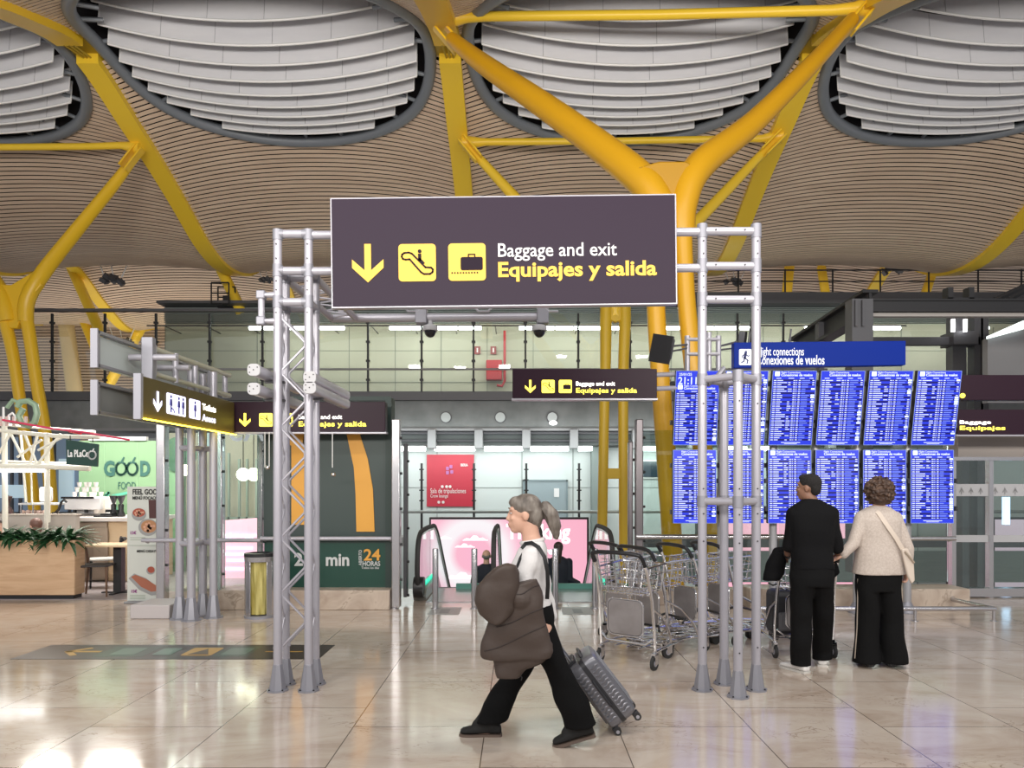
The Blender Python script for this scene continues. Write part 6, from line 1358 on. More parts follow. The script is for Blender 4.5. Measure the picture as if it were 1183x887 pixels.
face(bd, q, R, 1.06, mat('iris_blue', (.05, .06, .07), .3), mat('lips', (.50, .20, .18), .4), mat('brow_grey', (.22, .17, .13), .7))
SW = mat('white_sweater', (.70, .68, .68), .85, bump=(90, .3))
g = MB()
ringset(g, [(Q(616, 624, yc), .066, .062), (Q(616, 629, yc), .12, .082), (Q(615, 635, yc), .165, .10), (Q(612, 650, yc), .18, .118), (Q(611, 668, yc), .165, .112), (Q(614, 682, yc), .145, .105), (Q(617, 697, yc), .155, .112), (Q(618, 700, yc), .150, .108)], rt_, fw)
g.caps([armn[0], Q(606, 664, yn-.06), armn[1], Q(590, 690, yn-.10), Q(576, 691, yn-.12)], [.065, .056, .054, .048, .040], 14)
g.caps([armf[0], Q(628, 668, yf+.05), armf[1], Q(638, 712, yf+.03)], [.062, .055, .052, .042], 14)
g.remesh('sweater', SW, w, .009, 4, wrinkle(26, .012, 3))
g = MB(); g.tube([Q(615, 625, yc)+Vector((.07*math.cos(a), .06*math.sin(a), .012*math.cos(a))) for a in [i*2*PI/20 for i in range(20)]], .014, 8, closed=True); g.build('collar', SW, w)
TR = BLKT; g = MB()
ringset(g, [(Q(618, 694, yc), .145, .105), (Q(620, 712, yc), .165, .118), (Q(620, 728, yc), .165, .118), (Q(620, 740, yc), .13, .10)], rt_, fw)
for lg, kn in ((legn, [Q(626, 732, yn+.03), Q(640, 765, yn), Q(652, 790, yn), Q(664, 818, yn), Q(670, 837, yn)]), (legf, [Q(616, 732, yf-.02), Q(600, 770, yf-.03), Q(588, 794, yf-.03), Q(574, 820, yf-.05), Q(567, 833, yf-.05)])):
    secs = []
    for i, p in enumerate(kn):
        r_ = (.098, .085, .082, .098, .108)[i]; secs.append((p, r_*.95, r_))
    rings = []; d = Vector((1, 0, 0))
    for i, (p, a_, c_) in enumerate(secs):
        dd = (kn[min(i+1, 4)]-kn[max(i-1, 0)]).normalized() if i < 4 else Vector((.12, 0, -1)).normalized(); ax = Vector((0, 1, 0)); bx_ = dd.cross(ax).normalized()
        rings.append([p+ax*a_*math.cos(2*PI*j/18)+bx_*c_*math.sin(2*PI*j/18) for j in range(18)])
    g.loft(rings)
g.remesh('trousers', TR, w, .010, 3, wrinkle(14, .016, 8))
BOOT = mat('black_suede', (.012, .012, .012), .8); SOLE = mat('taupe_sole', (.14, .10, .08), .6)
for ank, pitch, yy in ((Q(671, 838, yn), .28, yn), (Q(567, 836, yf-.05), .0, yf)):
    a = Vector((ank.x, ank.y, .082+(.045 if pitch else 0))); g = MB(); shoe(g, a, (-1, 0), .27, .046, pitch, .065); g.caps([a+Vector((.005, 0, -.02)), a+Vector((.0, 0, .03)), a+Vector((0, 0, .10))], [.046, .050, .050], 12); g.caps([a+Vector((-.01, 0, .07)), a+Vector((-.05, 0, .02-pitch*.08)), a+Vector((-.09, 0, -.015-pitch*.12))], [.048, .046, .036], 12); g.remesh('shoe', BOOT, w, .007, 2); g = MB(); sole(g, a, (-1, 0), .275, .05, pitch, .065, .02); g.build('shoe_sole', SOLE, w)
HG = noise_mat('grey_blond_hair', [(.3, (.08, .065, .055)), (.5, (.16, .135, .115)), (.7, (.27, .24, .21))], (30, 30, 8), .5)
HT_ = mat('hair_tie', (.40, .30, .22), .6)
g = MB(); g.ell(q(0, -.022, .040), (.084*1.06, .098*1.06, .088*1.06), R, 20, 14); g.ell(q(0, -.055, .0), (.078*1.06, .072*1.06, .088*1.06), R, 18, 12); g.ell(q(0, -.07, -.04), (.055, .05, .055), R); g.ell(q(0, .03, .075), (.066, .06, .042), R)
for i in range(40):
    a = random.uniform(-1, 1); g.caps([q(a*.07, .045-.02*abs(a), .085-.03*abs(a)), q(a*.088, -.03, .07-.05*abs(a)), q(a*.05, -.105, .01)], [.006, .008, .006], 6)
g.remesh('hair', HG, w, .007, 2, wrinkle(60, .003, 2))
g = MB(); rr = random.Random(9)
base = Q(622, 589, yc); tailp = [base, Q(630, 586, yc), Q(637, 595, yc), Q(641, 608, yc), Q(643, 621, yc)]
g.caps(tailp, [.022, .042, .050, .042, .014], 14)
for i in range(46):
    oy, oz = rr.uniform(-.035, .035), rr.uniform(-.03, .03); pts = []
    for k_, p in enumerate(tailp): f_ = (.3, 1, 1.15, 1.0, .55)[k_]; pts.append(p+Vector((oz*f_, oy*f_, oz*.3)))
    g.tube(pts, [.005, .008, .008, .007, .003], 6)
g.remesh('ponytail', HG, w, .006, 1, wrinkle(60, .003, 5)); MB().tube([base+Vector((.002, .024*math.cos(a), .024*math.sin(a))) for a in [i*PI/6 for i in range(12)]], .008, 8, closed=True).build('hair_tie', HT_, w)
# crossbody strap: top-level bag hidden under the coat
STR = mat('strap_black', (.01, .01, .012), .5)
sb = thing('crossbody_bag', 'black crossbody strap over the white sweater with bag under the coat', 'bag', Q(628, 700, yn-.06))
pts = [Q(603, 634, yn-.0), Q(607, 628, yc-.085), Q(614, 627, yc-.115), Q(622, 632, yc-.16), Q(629, 643, yc-.20), Q(632.5, 660, yc-.19), Q(633, 676, yc-.17), Q(632, 692, yc-.15)]
g = MB(); vs = []; fs = []
for i, p in enumerate(pts):
    d = (pts[min(i+1, 7)]-pts[max(i-1, 0)]).normalized(); s_ = d.cross(Vector((0, -1, 0))).normalized()*.013; vs += [p-s_, p+s_, p+s_+Vector((0, .006, 0)), p-s_+Vector((0, .006, 0))]
for i in range(7):
    k_ = i*4
    for e_, g_ in ((0, 1), (1, 2), (2, 3), (3, 0)): fs.append((k_+e_, k_+g_, k_+4+g_, k_+4+e_))
g.add(vs, fs); g.build('strap', STR, sb)
# front run of the strap down the chest
g = MB(); g.tube([Q(606, 636, yc-.12), Q(601, 645, yc-.16), Q(597, 656, yc-.16), Q(594, 668, yc-.12)], .010, 6); g.build('strap', STR, sb)
MB().box(Q(604, 716, yn-.02), (.18, .05, .13)).build('pouch', STR, sb, bev=.02)
# coat over her forearm
CO = mat('brown_padded_fabric', (.062, .043, .035), .55, bump=(8, .6)); CO2 = mat('brown_coat_hem', (.17, .13, .10), .6, bump=(20, .4))
ct = thing('coat', 'brown padded coat draped over the walking woman\'s left arm', 'coat', Q(590, 715, yn-.15))
ya = yn-.16
g = MB()
def sheet(mb, L_, R__, y, th, n=14):
    """soft slab between a left and a right outline"""
    rings = []
    for (a, b_) in zip(L_, R__):
        p0, p1 = Q(*a, y), Q(*b_, y); c = (p0+p1)/2; hw = (p1-p0).length/2; u = (p1-p0).normalized()
        rings.append([c+u*(hw*math.copysign(abs(math.cos(t_))**.6, math.cos(t_)))+Vector((0, th*math.sin(t_), 0)) for t_ in [i*2*PI/24 for i in range(24)]])
    mb.loft(rings)
sheet(g, [(572, 656), (560, 664), (551, 678), (547, 694), (553, 708), (563, 717), (571, 721)], [(586, 650), (596, 653), (600, 668), (600, 684), (597, 699), (590, 712), (582, 719)], ya-.03, .085)
g.ell(Q(590, 664, ya-.02), (.055, .08, .06)); g.ell(Q(585, 700, ya-.02), (.07, .09, .07))
g.remesh('hood', CO, ct, .009, 3, wrinkle(16, .016, 1))
g = MB()
sheet(g, [(590, 676), (577, 692), (566, 712), (561, 728), (556, 743), (554, 757), (556, 761)], [(619, 668), (625, 684), (629, 704), (633, 724), (638, 744), (640, 752), (636, 760)], ya, .062)
sheet(g, [(566, 748), (568, 758), (570, 768), (572, 777), (574, 782)], [(640, 744), (637, 756), (626, 765), (609, 773), (601, 784)], ya+.01, .06)
g.ell(Q(600, 690, ya), (.09, .09, .09))
cbo = g.remesh('coat_body', CO, ct, .008, 2, wrinkle(18, .013, 6))
for a, b_ in (((574, 722), (627, 702)), ((560, 750), (631, 722)), ((597, 684), (622, 676))):
    g = MB(); pts = []
    for i in range(25):
        t_ = i/24; p0 = Q(a[0]+(b_[0]-a[0])*t_, a[1]+(b_[1]-a[1])*t_+1.5*math.sin(t_*6), ya); lo = p0-wpos(cbo); hit, loc_, nr_, ix_ = cbo.ray_cast(Vector((lo.x, lo.y-1, lo.z)), Vector((0, 1, 0)))
        if hit: pts.append(loc_+wpos(cbo)+Vector((0, -.001, 0)))
    if len(pts) < 3: continue
    g.tube(pts, .0035, 6); g.build('seam', mat('coat_seam', (.03, .02, .018), .7), ct)
MB().tube([Q(600, 776, ya), Q(603, 783, ya), Q(602, 786, ya)], .004, 5).build('drawcord', BLACK, ct)

# --- suitcase
sc = thing('suitcase', 'silver grey ribbed cabin suitcase tilted on its wheels behind the walking woman', 'suitcase', (X(728, 4.92), 4.95, 0))
HS = mat('silver_shell', (.20, .20, .225), .28, .45); HD = mat('dark_trim', (.025, .025, .03), .4)
cx0, cz0 = X(694, 4.95), Z(791.5, 4.95); U = Vector((.605, 0, -.796)); Vv = Vector((.796, 0, .605)); Yv = Vector((0, 1, 0)); cc = Vector((cx0, 4.98, cz0)); Lh, Th, Wd = .245, .105, .17
Rr = Matrix((U, Yv, Vv)).transposed()
for sgn in (-1, 1):
    g = MB(); rings = []
    for e_, ins in ((.008, 0), (.06, 0), (.09, .006), (.102, .022), (.105, .04)):
        rings.append([cc+U*a+Yv*b_+Vv*(sgn*e_) for a, b_ in rrect(-Lh+ins, Lh-ins, -Wd+ins, Wd-ins, .05-ins*.3, 6)])
    if sgn < 0: rings = [list(reversed(r)) for r in rings]
    g.loft(rings); sh_ = g.build('shell', HS, sc)
    rb = MB()
    for k_ in range(13):
        a = -.17+k_*.029; c_ = cc+U*a+Yv*(-Wd-.000)+Vv*(sgn*.055); rb.tube([c_+Vv*(-.028), c_+Vv*-.012+Yv*-.004+U*.006, c_+Vv*.012+Yv*-.004-U*.006, c_+Vv*.028], .0075, 6)
    for k_ in range(9):
        b_ = -.12+k_*.03; rb.tube([cc+Vv*(sgn*.106)+Yv*b_+U*-.19, cc+Vv*(sgn*.108)+Yv*b_+U*.19], .006, 6)
    rb.build('rib', HS, sh_)
g = MB(); pr = rrect(-Lh-.003, Lh+.003, -Wd-.003, Wd+.003, .052, 6); g.loft([[cc+U*a+Yv*b_+Vv*e_ for a, b_ in pr] for e_ in (-.016, .016)]); g.build('zip_band', HD, sc)
g = MB(); g.tube([cc+U*-.10+Yv*-.175+Vv*-.01, cc+U*-.09+Yv*-.19+Vv*-.01, cc+U*.09+Yv*-.19+Vv*-.01, cc+U*.10+Yv*-.175+Vv*-.01], .009, 8); g.build('side_handle', HD, sc)
g = MB(); g.tube([cc+U*-.247+Yv*-.07+Vv*.02, cc+U*-.275+Yv*-.06+Vv*.02, cc+U*-.275+Yv*.06+Vv*.02, cc+U*-.247+Yv*.07+Vv*.02], .011, 8); g.box(cc+U*-.25+Vv*-.06, (.03, .2, .06), Rr); g.build('top_handle', HD, sc)
hp = Q(638, 734, 4.95); dirh = ((cc+U*-.25+Vv*-.06)-hp)
for dy in (-.06, .06): MB().cyl(cc+U*-.24+Vv*-.06+Yv*dy, hp+Yv*dy*.9, .008, n=8).build('pull_rod', mat('rod_grey', (.30, .30, .32), .3, .8), sc)
MB().cyl(hp+Yv*-.07, hp+Yv*.07, .013, n=10).build('grip', HD, sc)
for sv in (-1, 1):
    for dy in (-.12, .12):
        c_ = cc+U*(Lh+.030)+Vv*(sv*.082)+Yv*dy; wz = c_.copy()
        g = MB()
        for e_ in (-.014, .014): g.cyl(wz+Yv*(e_-.008), wz+Yv*(e_+.008), .024, n=18)
        whl = g.build('wheel', RUBBER, sc); MB().cyl(wz+Yv*-.024, wz+Yv*.024, .012, n=12).build('hub', ALU, whl)
        MB().box(c_-U*.022, (.03, .045, .045), Rr).build('wheel_housing', HD, sc, bev=.006)
low = 1e9
for ch in sc.children:
    if ch.name.startswith('wheel') and 'housing' not in ch.name: low = min(low, min(v.co.z for v in ch.data.vertices)+wpos(ch).z)
sc.location.z -= low-.001

# --- standing figure seen from behind
def stander(lb, cx, y, H, hip_w, sh_w, skin, headyaw, feet, arms, name_cloth):
    t = thing('person', lb, 'person', (cx, y, 0)); fwd = Vector((0, 1, 0)); r = Vector((1, 0, 0)); b = MB(); q, R = head(b, (cx+name_cloth.get('hx', 0), y, H-.118), (math.sin(headyaw), math.cos(headyaw), 0), 1.0)
    hx = cx+name_cloth.get('hx', 0)
    b.caps([(hx, y-.005, H-.19), (cx, y-.01, H-.25), (cx, y-.01, H-.30)], [.055, .056, .07], 14)
    zs_ = H-.31
    ringset(b, [((cx, y, H-.26), .06, .05), ((cx, y, zs_), sh_w*.72, .07), ((cx, y, zs_-.10), sh_w*.86, .105), ((cx, y, zs_-.25), sh_w*.72, .10), ((cx, y, zs_-.42), hip_w*.85, .10), ((cx, y, zs_-.55), hip_w, .115), ((cx, y, zs_-.62), hip_w*.95, .11)], r, fwd)
    for i, (fx, fy) in enumerate(feet):
        sx = -1 if i == 0 else 1; b.caps([(cx+sx*.09, y, H*.50), ((cx+sx*.09+fx)/2, y*.6+fy*.4, H*.275), (fx, fy, .09)], [.09, .058, .038], 14); b.caps([(fx, fy, .08), (fx, fy+.06, .04)], [.030, .022], 10)
    for a in arms: b.caps(a['p'], [.048, .038, .027], 12); hand(b, a['p'][-1], a['d'], a['palm'], a['th'], a['curl'])
    bd = b.remesh('body', skin, t, .008, 3); return t, bd, q, R, zs_
Hm = 1.745; mx, my = X(937, 6.52), 6.5
feet = [(X(925, 6.5), 6.5), (X(949, 6.75), 6.74)]
armsm = [dict(p=[Vector((mx-.165, my, Hm-.355)), Vector((X(911, 6.55), my+.06, 1.10)), Vector((X(912, 6.7), my+.25, .99))], d=(.1, 1, -.15), palm=(0, -.2, -1), th=(1, 0, 0), curl=.8),
         dict(p=[Vector((mx+.165, my, Hm-.355)), Vector((X(966, 6.55), my+.02, 1.09)), Vector((X(970, 6.7), my+.24, 1.0))], d=(-.1, 1, -.15), palm=(0, -.2, -1), th=(-1, 0, 0), curl=.8)]
t, bd, q, R, zs_ = stander('man in black seen from behind, head turned left, pushing a luggage trolley', mx, my, Hm, .155, .215, SKIND, math.radians(-52), feet, armsm, {'hx': -.035})
face(bd, q, R, 1.0, mat('iris_brown', (.04, .02, .01), .2), mat('lips_dark', (.25, .10, .08), .4), mat('brow_black', (.01, .01, .01), .7))
g = MB(); r_, f_ = UX, Vector((0, 1, 0))
ringset(g, [((mx, my-.01, Hm-.225), .068, .062), ((mx, my-.005, Hm-.25), .11, .08), ((mx, my, Hm-.29), .185, .095), ((mx, my, zs_-.05), .222, .115), ((mx, my, zs_-.18), .205, .13), ((mx, my, zs_-.32), .185, .125), ((mx, my, zs_-.46), .18, .13), ((mx, my, zs_-.53), .185, .135)], r_, f_)
for a in armsm: p = a['p']; g.caps([p[0], p[0].lerp(p[1], .5), p[1]+(p[1]-p[0])*-.0], [.068, .062, .056], 14); 
g.remesh('sweater', BLK, t, .010, 3, wrinkle(12, .014, 4))
g = MB(); ringset(g, [((mx, my, zs_-.48), .172, .125), ((mx, my, zs_-.60), .185, .135), ((mx, my, H_ := zs_-.68), .175, .125)], r_, f_)
for i, (fx, fy) in enumerate(feet):
    sx = -1 if i == 0 else 1; g.caps([(mx+sx*.088, my, .84), ((mx+sx*.09+fx)/2, my*.6+fy*.4, .48), (fx, fy-.005, .14)], [.108, .090, .084], 16); g.cyl((fx, fy-.005, .16), (fx, fy-.005, .055), .085, .088, 16)
g.remesh('trousers', BLKT, t, .010, 3, wrinkle(12, .016, 9))
WSH = mat('white_leather', (.78, .76, .74), .5)
for (fx, fy), d in zip(feet, ((-.55, 1), (.3, 1))):
    a = Vector((fx, fy, .078)); g = MB(); shoe(g, a, d, .29, .05, 0, .062); g.remesh('shoe', WSH, t, .008, 2); g = MB(); sole(g, a, d, .295, .054, 0, .058, .018); g.build('shoe_sole', mat('sole_white', (.62, .60, .56), .6), t)
HB = mat('black_hair', (.012, .010, .010), .85, bump=(120, .8)); g = MB(); g.ell(q(0, -.022, .043), (.083, .096, .082), R, 20, 14); g.ell(q(0, -.062, .0), (.068, .052, .075), R); g.ell(q(0, .035, .088), (.055, .045, .028), R); g.remesh('hair', HB, t, .007, 2)
MB().cyl(armsm[0]['p'][2].lerp(armsm[0]['p'][1], .15), armsm[0]['p'][2].lerp(armsm[0]['p'][1], .3), .034, n=16).build('watch_strap', BLACK, t)
# black jacket laid over the trolley
jk = thing('jacket', 'black jacket hanging over the trolley handle around the man', 'jacket', (mx, 6.72, .8)); g = MB()
g.loft([[Vector((mx+s_*a, 6.80+b_, z)) for a, b_ in disc(0, 0, 1, 20)] if 0 else [Vector((c_+a*w_, 6.80+b_*.07, z)) for a, b_ in disc(0, 0, 1, 20)] for c_, w_, z in ((mx-.18, .07, 1.03), (mx-.21, .09, .92), (mx-.23, .09, .82), (mx-.25, .07, .76))])
g.loft([[Vector((c_+a*w_, 6.80+b_*.07, z)) for a, b_ in disc(0, 0, 1, 20)] for c_, w_, z in ((mx+.20, .06, 1.03), (mx+.25, .09, .93), (mx+.27, .09, .84), (mx+.22, .07, .76))]); g.caps([(mx-.2, 6.8, 1.03), (mx, 6.8, 1.045), (mx+.2, 6.8, 1.03)], [.05, .05, .05], 12)
g.remesh('cloth', BLK, jk, .010, 3, wrinkle(14, .02, 3)); MB().tube([(mx-.3, 6.76, .75), (mx-.26, 6.74, .73), (mx-.22, 6.76, .74)], .008, 6).build('hem_cord', BLACK, jk)
bgx = thing('backpack', 'dark bag standing on the trolley in front of the man', 'bag', (mx, 7.25, .18)); MB().bx(mx-.12, mx+.12, 7.12, 7.4, .19, .62).build('body', mat('charcoal_bag', (.03, .03, .035), .6), bgx, bev=.05); MB().bx(mx-.08, mx+.08, 7.08, 7.13, .24, .42).build('pocket', mat('grey_pocket', (.12, .12, .13), .6), bgx, bev=.02); MB().tube([(mx-.05, 7.26, .6), (mx-.04, 7.26, .67), (mx+.04, 7.26, .67), (mx+.05, 7.26, .6)], .01, 6).build('carry_loop', BLACK, bgx)

# woman in beige jacket
Hw = 1.70; wx, wy = X(1015, 6.68), 6.68
feet = [(X(1003, 6.68), 6.68), (X(1029, 6.68), 6.68)]
handm = Vector((X(972, 6.7), 6.70, 1.03))
armsw = [dict(p=[Vector((wx-.155, wy, Hw-.355)), Vector((X(983, 6.68), wy-.06, 1.12)), Vector((X(973, 6.6), wy-.08, 1.02))], d=(-.7, .5, -.5), palm=(.2, .3, -1), th=(.3, .3, 1), curl=.9),
         dict(p=[Vector((wx+.155, wy, Hw-.355)), Vector((X(1046, 6.68), wy-.03, 1.08)), Vector((X(1047, 6.68), wy+.0, .875))], d=(.0, .1, -1), palm=(-1, 0, 0), th=(0, 1, 0), curl=1.2)]
t, bd, q, R, zs_ = stander('woman in beige tweed jacket and black wide trousers seen from behind', wx, wy, Hw, .16, .205, SKIN, math.radians(4), feet, armsw, {})
BJ = noise_mat('beige_tweed', [(.35, (.47, .40, .35)), (.65, (.56, .49, .44))], (70, 70, 70), .9); g = MB()
ringset(g, [((wx, wy-.01, Hw-.235), .068, .062), ((wx, wy-.005, Hw-.26), .11, .08), ((wx, wy, Hw-.30), .18, .095), ((wx, wy, zs_-.06), .212, .12), ((wx, wy, zs_-.20), .195, .13), ((wx, wy, zs_-.34), .20, .135), ((wx, wy, zs_-.48), .225, .15), ((wx, wy, zs_-.545), .235, .155)], r_, f_)
g.caps([armsw[0]['p'][0], armsw[0]['p'][0].lerp(armsw[0]['p'][1], .5), armsw[0]['p'][1], armsw[0]['p'][2].lerp(armsw[0]['p'][1], .12)], [.068, .062, .056, .044], 14)
g.caps([armsw[1]['p'][0], armsw[1]['p'][0].lerp(armsw[1]['p'][1], .5), armsw[1]['p'][1], armsw[1]['p'][2].lerp(armsw[1]['p'][1], .05)], [.068, .060, .054, .046], 14)
g.remesh('jacket', BJ, t, .009, 3, wrinkle(12, .012, 7))
g = MB(); ringset(g, [((wx, wy, zs_-.46), .18, .125), ((wx, wy, zs_-.60), .20, .14), ((wx, wy, zs_-.70), .19, .13)], r_, f_)
for i, (fx, fy) in enumerate(feet):
    sx = -1 if i == 0 else 1
    ringset(g, [((wx+sx*.095, wy, .86), .105, .12), ((wx+sx*.10, wy, .62), .098, .11), ((fx+sx*.01, wy, .40), .098, .10), ((fx+sx*.015, wy, .18), .108, .11), ((fx+sx*.02, wy, .04), .120, .125)], r_, f_, 20, 2.1)
g.remesh('trousers', BLKT, t, .010, 3, wrinkle(10, .014, 12))
for sx in (-1, 1):
    g = MB(); g.tube([(wx+sx*.196, wy-.02, .8), (wx+sx*.200, wy-.02, .6), (wx+sx*.205, wy-.02, .35), (wx+sx*.225, wy-.02, .08)], .005, 6); g.build('side_piping', mat('piping_taupe', (.4, .34, .28), .6), t)
for fx, fy in feet:
    a = Vector((fx, fy, .07)); g = MB(); shoe(g, a, (.05, 1), .26, .045, 0, .06); g.remesh('shoe', BLACK, t, .008, 2)
HC = noise_mat('curly_brown_hair', [(.3, (.025, .013, .009)), (.55, (.07, .036, .022)), (.75, (.15, .085, .05))], (25, 25, 25), .55); g = MB(); rr = random.Random(21)
g.ell(q(0, -.02, .02), (.112, .12, .112), R, 20, 14); g.ell(q(0, -.05, -.06), (.085, .07, .06), R)
for i in range(210):
    z_ = rr.uniform(-.95, 1); a = rr.uniform(0, 2*PI); ss = math.sqrt(1-z_*z_)
    if math.sin(a)*ss > .55 and z_ < .5: continue
    c_ = q(.120*ss*math.cos(a), -.02+.124*ss*math.sin(a), .008+.128*z_ if z_ > -.7 else -.09); rad = rr.uniform(.013, .02); ax = Vector((rr.uniform(-1, 1), rr.uniform(-1, 1), rr.uniform(-1, 1))).normalized(); e1, e2 = frame_of(ax)
    g.tube([c_+(e1*math.cos(u)+e2*math.sin(u))*rad*.8+ax*(.008*u/6) for u in [k_*PI/4 for k_ in range(9)]], .0075, 6)
g.remesh('hair', HC, t, .0055, 0)
bg_ = thing('crossbody_bag', 'cream crossbody bag strap lying diagonally over the beige jacket', 'bag', (wx+.16, wy-.16, 1.05)); CRM = mat('cream_strap', (.62, .53, .45), .5)
pts = [Vector((wx-.075, wy-.045, Hw-.255)), Vector((wx-.05, wy-.105, Hw-.30)), Vector((wx+.01, wy-.14, zs_-.10)), Vector((wx+.09, wy-.148, zs_-.22)), Vector((wx+.155, wy-.142, zs_-.33)), Vector((wx+.19, wy-.13, zs_-.40))]; g = MB(); vs = []; fs = []
for i, p in enumerate(pts):
    d = (pts[min(i+1, 5)]-pts[max(i-1, 0)]).normalized(); s_ = d.cross(Vector((0, -1, 0))).normalized()*.019; vs += [p-s_, p+s_, p+s_+Vector((0, .008, 0)), p-s_+Vector((0, .008, 0))]
for i in range(5):
    k_ = i*4
    for e_, g_ in ((0, 1), (1, 2), (2, 3), (3, 0)): fs.append((k_+e_, k_+g_, k_+4+g_, k_+4+e_))
g.add(vs, fs); g.build('strap', CRM, bg_)
g = MB(); g.prism([(-.035, .06), (.02, .07), (.075, -.05), (.085, -.22), (.055, -.25), (.02, -.18)], (wx+.16, wy-.165, 1.02), UX, UZ, (0, 1, 0), .03); g.build('bag_body', CRM, bg_, bev=.01); MB().tube([(wx+.15, wy-.17, 1.06), (wx+.2, wy-.175, 1.0), (wx+.23, wy-.17, .96)], .01, 6).build('buckle_flap', mat('strap_dark', (.35, .28, .22), .5), bg_)

# --- two travellers already on the escalators, far behind
def far_person(lb, x, y, zf, cloth, hairm, bald=False, arm=None, facing=1):
    t = thing('person', lb, 'person', (x, y, zf)); b = MB(); f = Vector((0, facing, 0)); q, R = head(b, (x, y, zf+1.60), f, 1.0); b.caps([(x, y, zf+1.52), (x, y, zf+1.42)], [.055, .06], 12)
    ringset(b, [((x, y, zf+1.44), .07, .06), ((x, y, zf+1.38), .18, .09), ((x, y, zf+1.1), .17, .10), ((x, y, zf+.9), .15, .11)], UX, Vector((0, 1, 0)))
    for sx in (-1, 1): b.caps([(x+sx*.09, y, zf+.9), (x+sx*.1, y, zf+.47), (x+sx*.1, y, zf+.08)], [.085, .06, .04], 12); b.caps([(x+sx*.1, y, zf+.06), (x+sx*.1, y+.13*facing, zf+.03)], [.035, .028], 8)
    la = [(x-.19, y, zf+1.36), (x-.24, y, zf+1.08), (x-.22, y+.12, zf+.86)]; ra = arm or [(x+.19, y, zf+1.36), (x+.24, y, zf+1.08), (x+.22, y+.12, zf+.86)]
    for a in (la, ra): b.caps(a, [.045, .036, .026], 10); hand(b, a[-1], Vector(a[-1])-Vector(a[-2]), (0, 0, -1) if a is arm else (1, 0, 0), (0, 1, 0), .6)
    bd = b.remesh('body', SKIN, t, .010, 2); face(bd, q, R, 1.0, MATS['iris_brown'], MATS['lips'], MATS['brow_grey'])
    g = MB(); ringset(g, [((x, y, zf+1.46), .08, .07), ((x, y, zf+1.40), .18, .10), ((x, y, zf+1.25), .22, .13), ((x, y, zf+1.0), .21, .14), ((x, y, zf+.75), .22, .15)], UX, Vector((0, 1, 0)))
    for a in (la, ra): g.caps([a[0], a[1], Vector(a[2]).lerp(Vector(a[1]), .15)], [.07, .06, .045], 12)
    g.remesh('coat', cloth, t, .012, 3)
    g = MB(); [g.caps([(x+sx*.09, y, zf+.85), (x+sx*.1, y, zf+.47), (x+sx*.1, y, zf+.1)], [.10, .075, .06], 12) for sx in (-1, 1)]; g.remesh('trousers', BLKT, t, .014, 2)
    g = MB()
    for sx in (-1, 1): shoe(g, (x+sx*.1, y, zf+.08), (0, facing), .27, .045, 0, .06)
    g.build('shoe', BLACK, t)
    g = MB()
    if bald: g.ell(q(0, -.055, -.005), (.076, .05, .05), R)
    else: g.ell(q(0, -.02, .035), (.086, .10, .09), R, 18, 12); g.caps([q(0, -.07, 0), q(0, -.10, -.10), q(0, -.10, -.22)], [.07, .06, .04], 12)
    g.build('hair', hairm, t); return t
NAVY = mat('navy_coat', (.012, .014, .028), .7)
yA = 13.4; far_person('bald man in a dark coat going down the left escalator', X(562, yA), yA, Z(634.5, yA)-1.72, NAVY, mat('grey_stubble', (.2, .18, .17), .7), bald=True)
yB = 13.2; xb = X(645, yB); zB = Z(627, yB)-1.70; far_person('long-haired woman in a navy coat on the right escalator, arm held out', xb, yB, zB, NAVY, mat('dark_brown_hair', (.04, .025, .02), .5), arm=[(xb+.19, yB, zB+1.36), (xb+.20, yB-.05, zB+1.05), (xb+.38, yB-.1, zB+.98)])
cpx = thing('paper_bag', 'small white bag held by the woman on the right escalator', 'bag', (xb+.45, yB-.1, zB+.8)); MB().bx(xb+.38, xb+.50, yB-.14, yB-.06, zB+.76, zB+.93).build('body', WHITE, cpx, bev=.01); MB().tube([(xb+.40, yB-.1, zB+.93), (xb+.42, yB-.1, zB+.975), (xb+.46, yB-.1, zB+.975), (xb+.48, yB-.1, zB+.93)], .005, 5).build('bag_handle', GE, cpx)
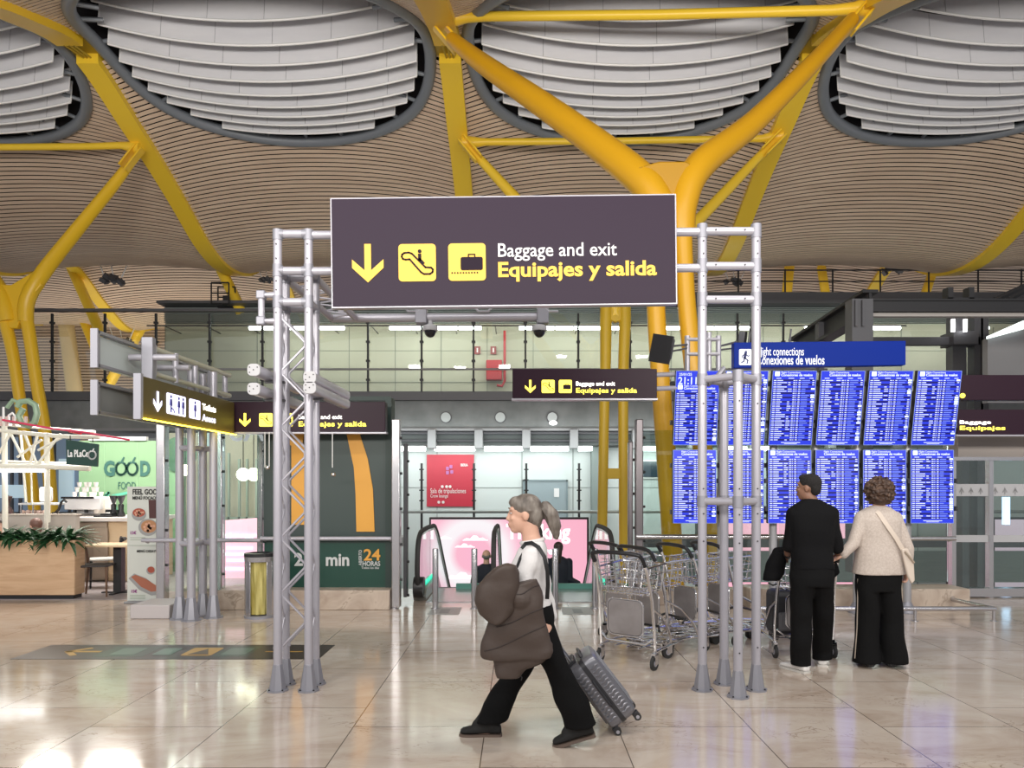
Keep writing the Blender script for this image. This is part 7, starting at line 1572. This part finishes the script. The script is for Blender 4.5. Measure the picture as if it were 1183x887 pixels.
# --- two seated café guests behind the ferns
def sitter(lb, x, y, cloth, hairm, fw_):
    t = thing('person', lb, 'person', (x, y, 0)); f = Vector(fw_).normalized(); r = f.cross(UZ); b = MB(); o_ = Vector((x, y, 0)); hz = Z(607, y); q, R = head(b, o_+UZ*hz, f, .98); sz_ = hz-.24
    b.caps([o_+UZ*(hz-.08), o_+UZ*(sz_)], [.052, .06], 12); ringset(b, [(o_+UZ*(sz_+.02), .07, .06), (o_+UZ*(sz_-.03), .17, .09), (o_+UZ*(sz_-.25), .15, .10), (o_+UZ*.46, .16, .12)], r, f)
    for sx in (-1, 1):
        b.caps([o_+r*sx*.1+UZ*.50, o_+r*sx*.12+f*.42+UZ*.50, o_+r*sx*.12+f*.42+UZ*.07], [.085, .06, .04], 12); b.caps([o_+r*sx*.12+f*.42+UZ*.05, o_+r*sx*.12+f*.56+UZ*.035], [.036, .028], 8)
        a = [o_+r*sx*.18+UZ*(sz_-.06), o_+r*sx*.23+f*.08+UZ*(sz_-.3), o_+r*sx*.15+f*.3+UZ*(sz_-.27)]; b.caps(a, [.045, .036, .026], 10); hand(b, a[-1], f, (0, 0, -1), -r*sx, .5)
    bd = b.remesh('body', SKIN, t, .010, 2); face(bd, q, R, .98, MATS['iris_brown'], MATS['lips'], MATS['brow_grey'])
    g = MB(); ringset(g, [(o_+UZ*(sz_+.03), .08, .07), (o_+UZ*(sz_-.02), .18, .10), (o_+UZ*(sz_-.25), .18, .13), (o_+UZ*.5, .19, .14)], r, f)
    for sx in (-1, 1): g.caps([o_+r*sx*.18+UZ*(sz_-.06), o_+r*sx*.23+f*.08+UZ*(sz_-.3), o_+r*sx*.16+f*.26+UZ*(sz_-.27)], [.065, .055, .042], 12)
    g.remesh('top', cloth, t, .012, 3); g = MB()
    for sx in (-1, 1): g.caps([o_+r*sx*.1+UZ*.50, o_+r*sx*.12+f*.42+UZ*.50, o_+r*sx*.12+f*.42+UZ*.1], [.10, .075, .055], 12)
    g.remesh('trousers', BLKT, t, .014, 2); g = MB(); [shoe(g, o_+r*sx*.12+f*.44+UZ*.075, (f.x, f.y), .26, .045, 0, .06) for sx in (-1, 1)]; g.build('shoe', BLACK, t)
    g = MB(); g.ell(q(0, -.02, .035), (.086, .10, .09), R, 18, 12); g.ell(q(0, -.06, -.05), (.07, .05, .07), R); g.build('hair', hairm, t)
    st = thing('stool', 'hidden café stool under the guest ' + lb.split(' ')[0], 'stool', (x, y, 0)); st['label'] = 'dark café stool under the ' + lb.split(' behind')[0]; g = MB(); g.lathe((x, y, 0), [(.17, .40), (.18, .42), (.17, .44)], 20); g.build('seat', BLACKM, st)
    for a in range(4): an = a*PI/2+.7; MB().cyl((x+.16*math.cos(an), y+.16*math.sin(an), 0), (x+.12*math.cos(an), y+.12*math.sin(an), .40), .014, n=8).build('leg', BLACKM, st)
    return t
sitter('dark-haired guest in white behind the ferns at the left frame edge', X(-1, 11.62), 11.62, WHITE, mat('dark_brown_hair', (.04, .025, .02), .5), (.8, -.3, 0))
sitter('brown-haired guest behind the ferns, only the hair showing', X(41, 11.6), 11.6, mat('grey_top', (.2, .2, .22), .7), mat('brown_hair', (.16, .08, .06), .5), (-.9, .5, 0))
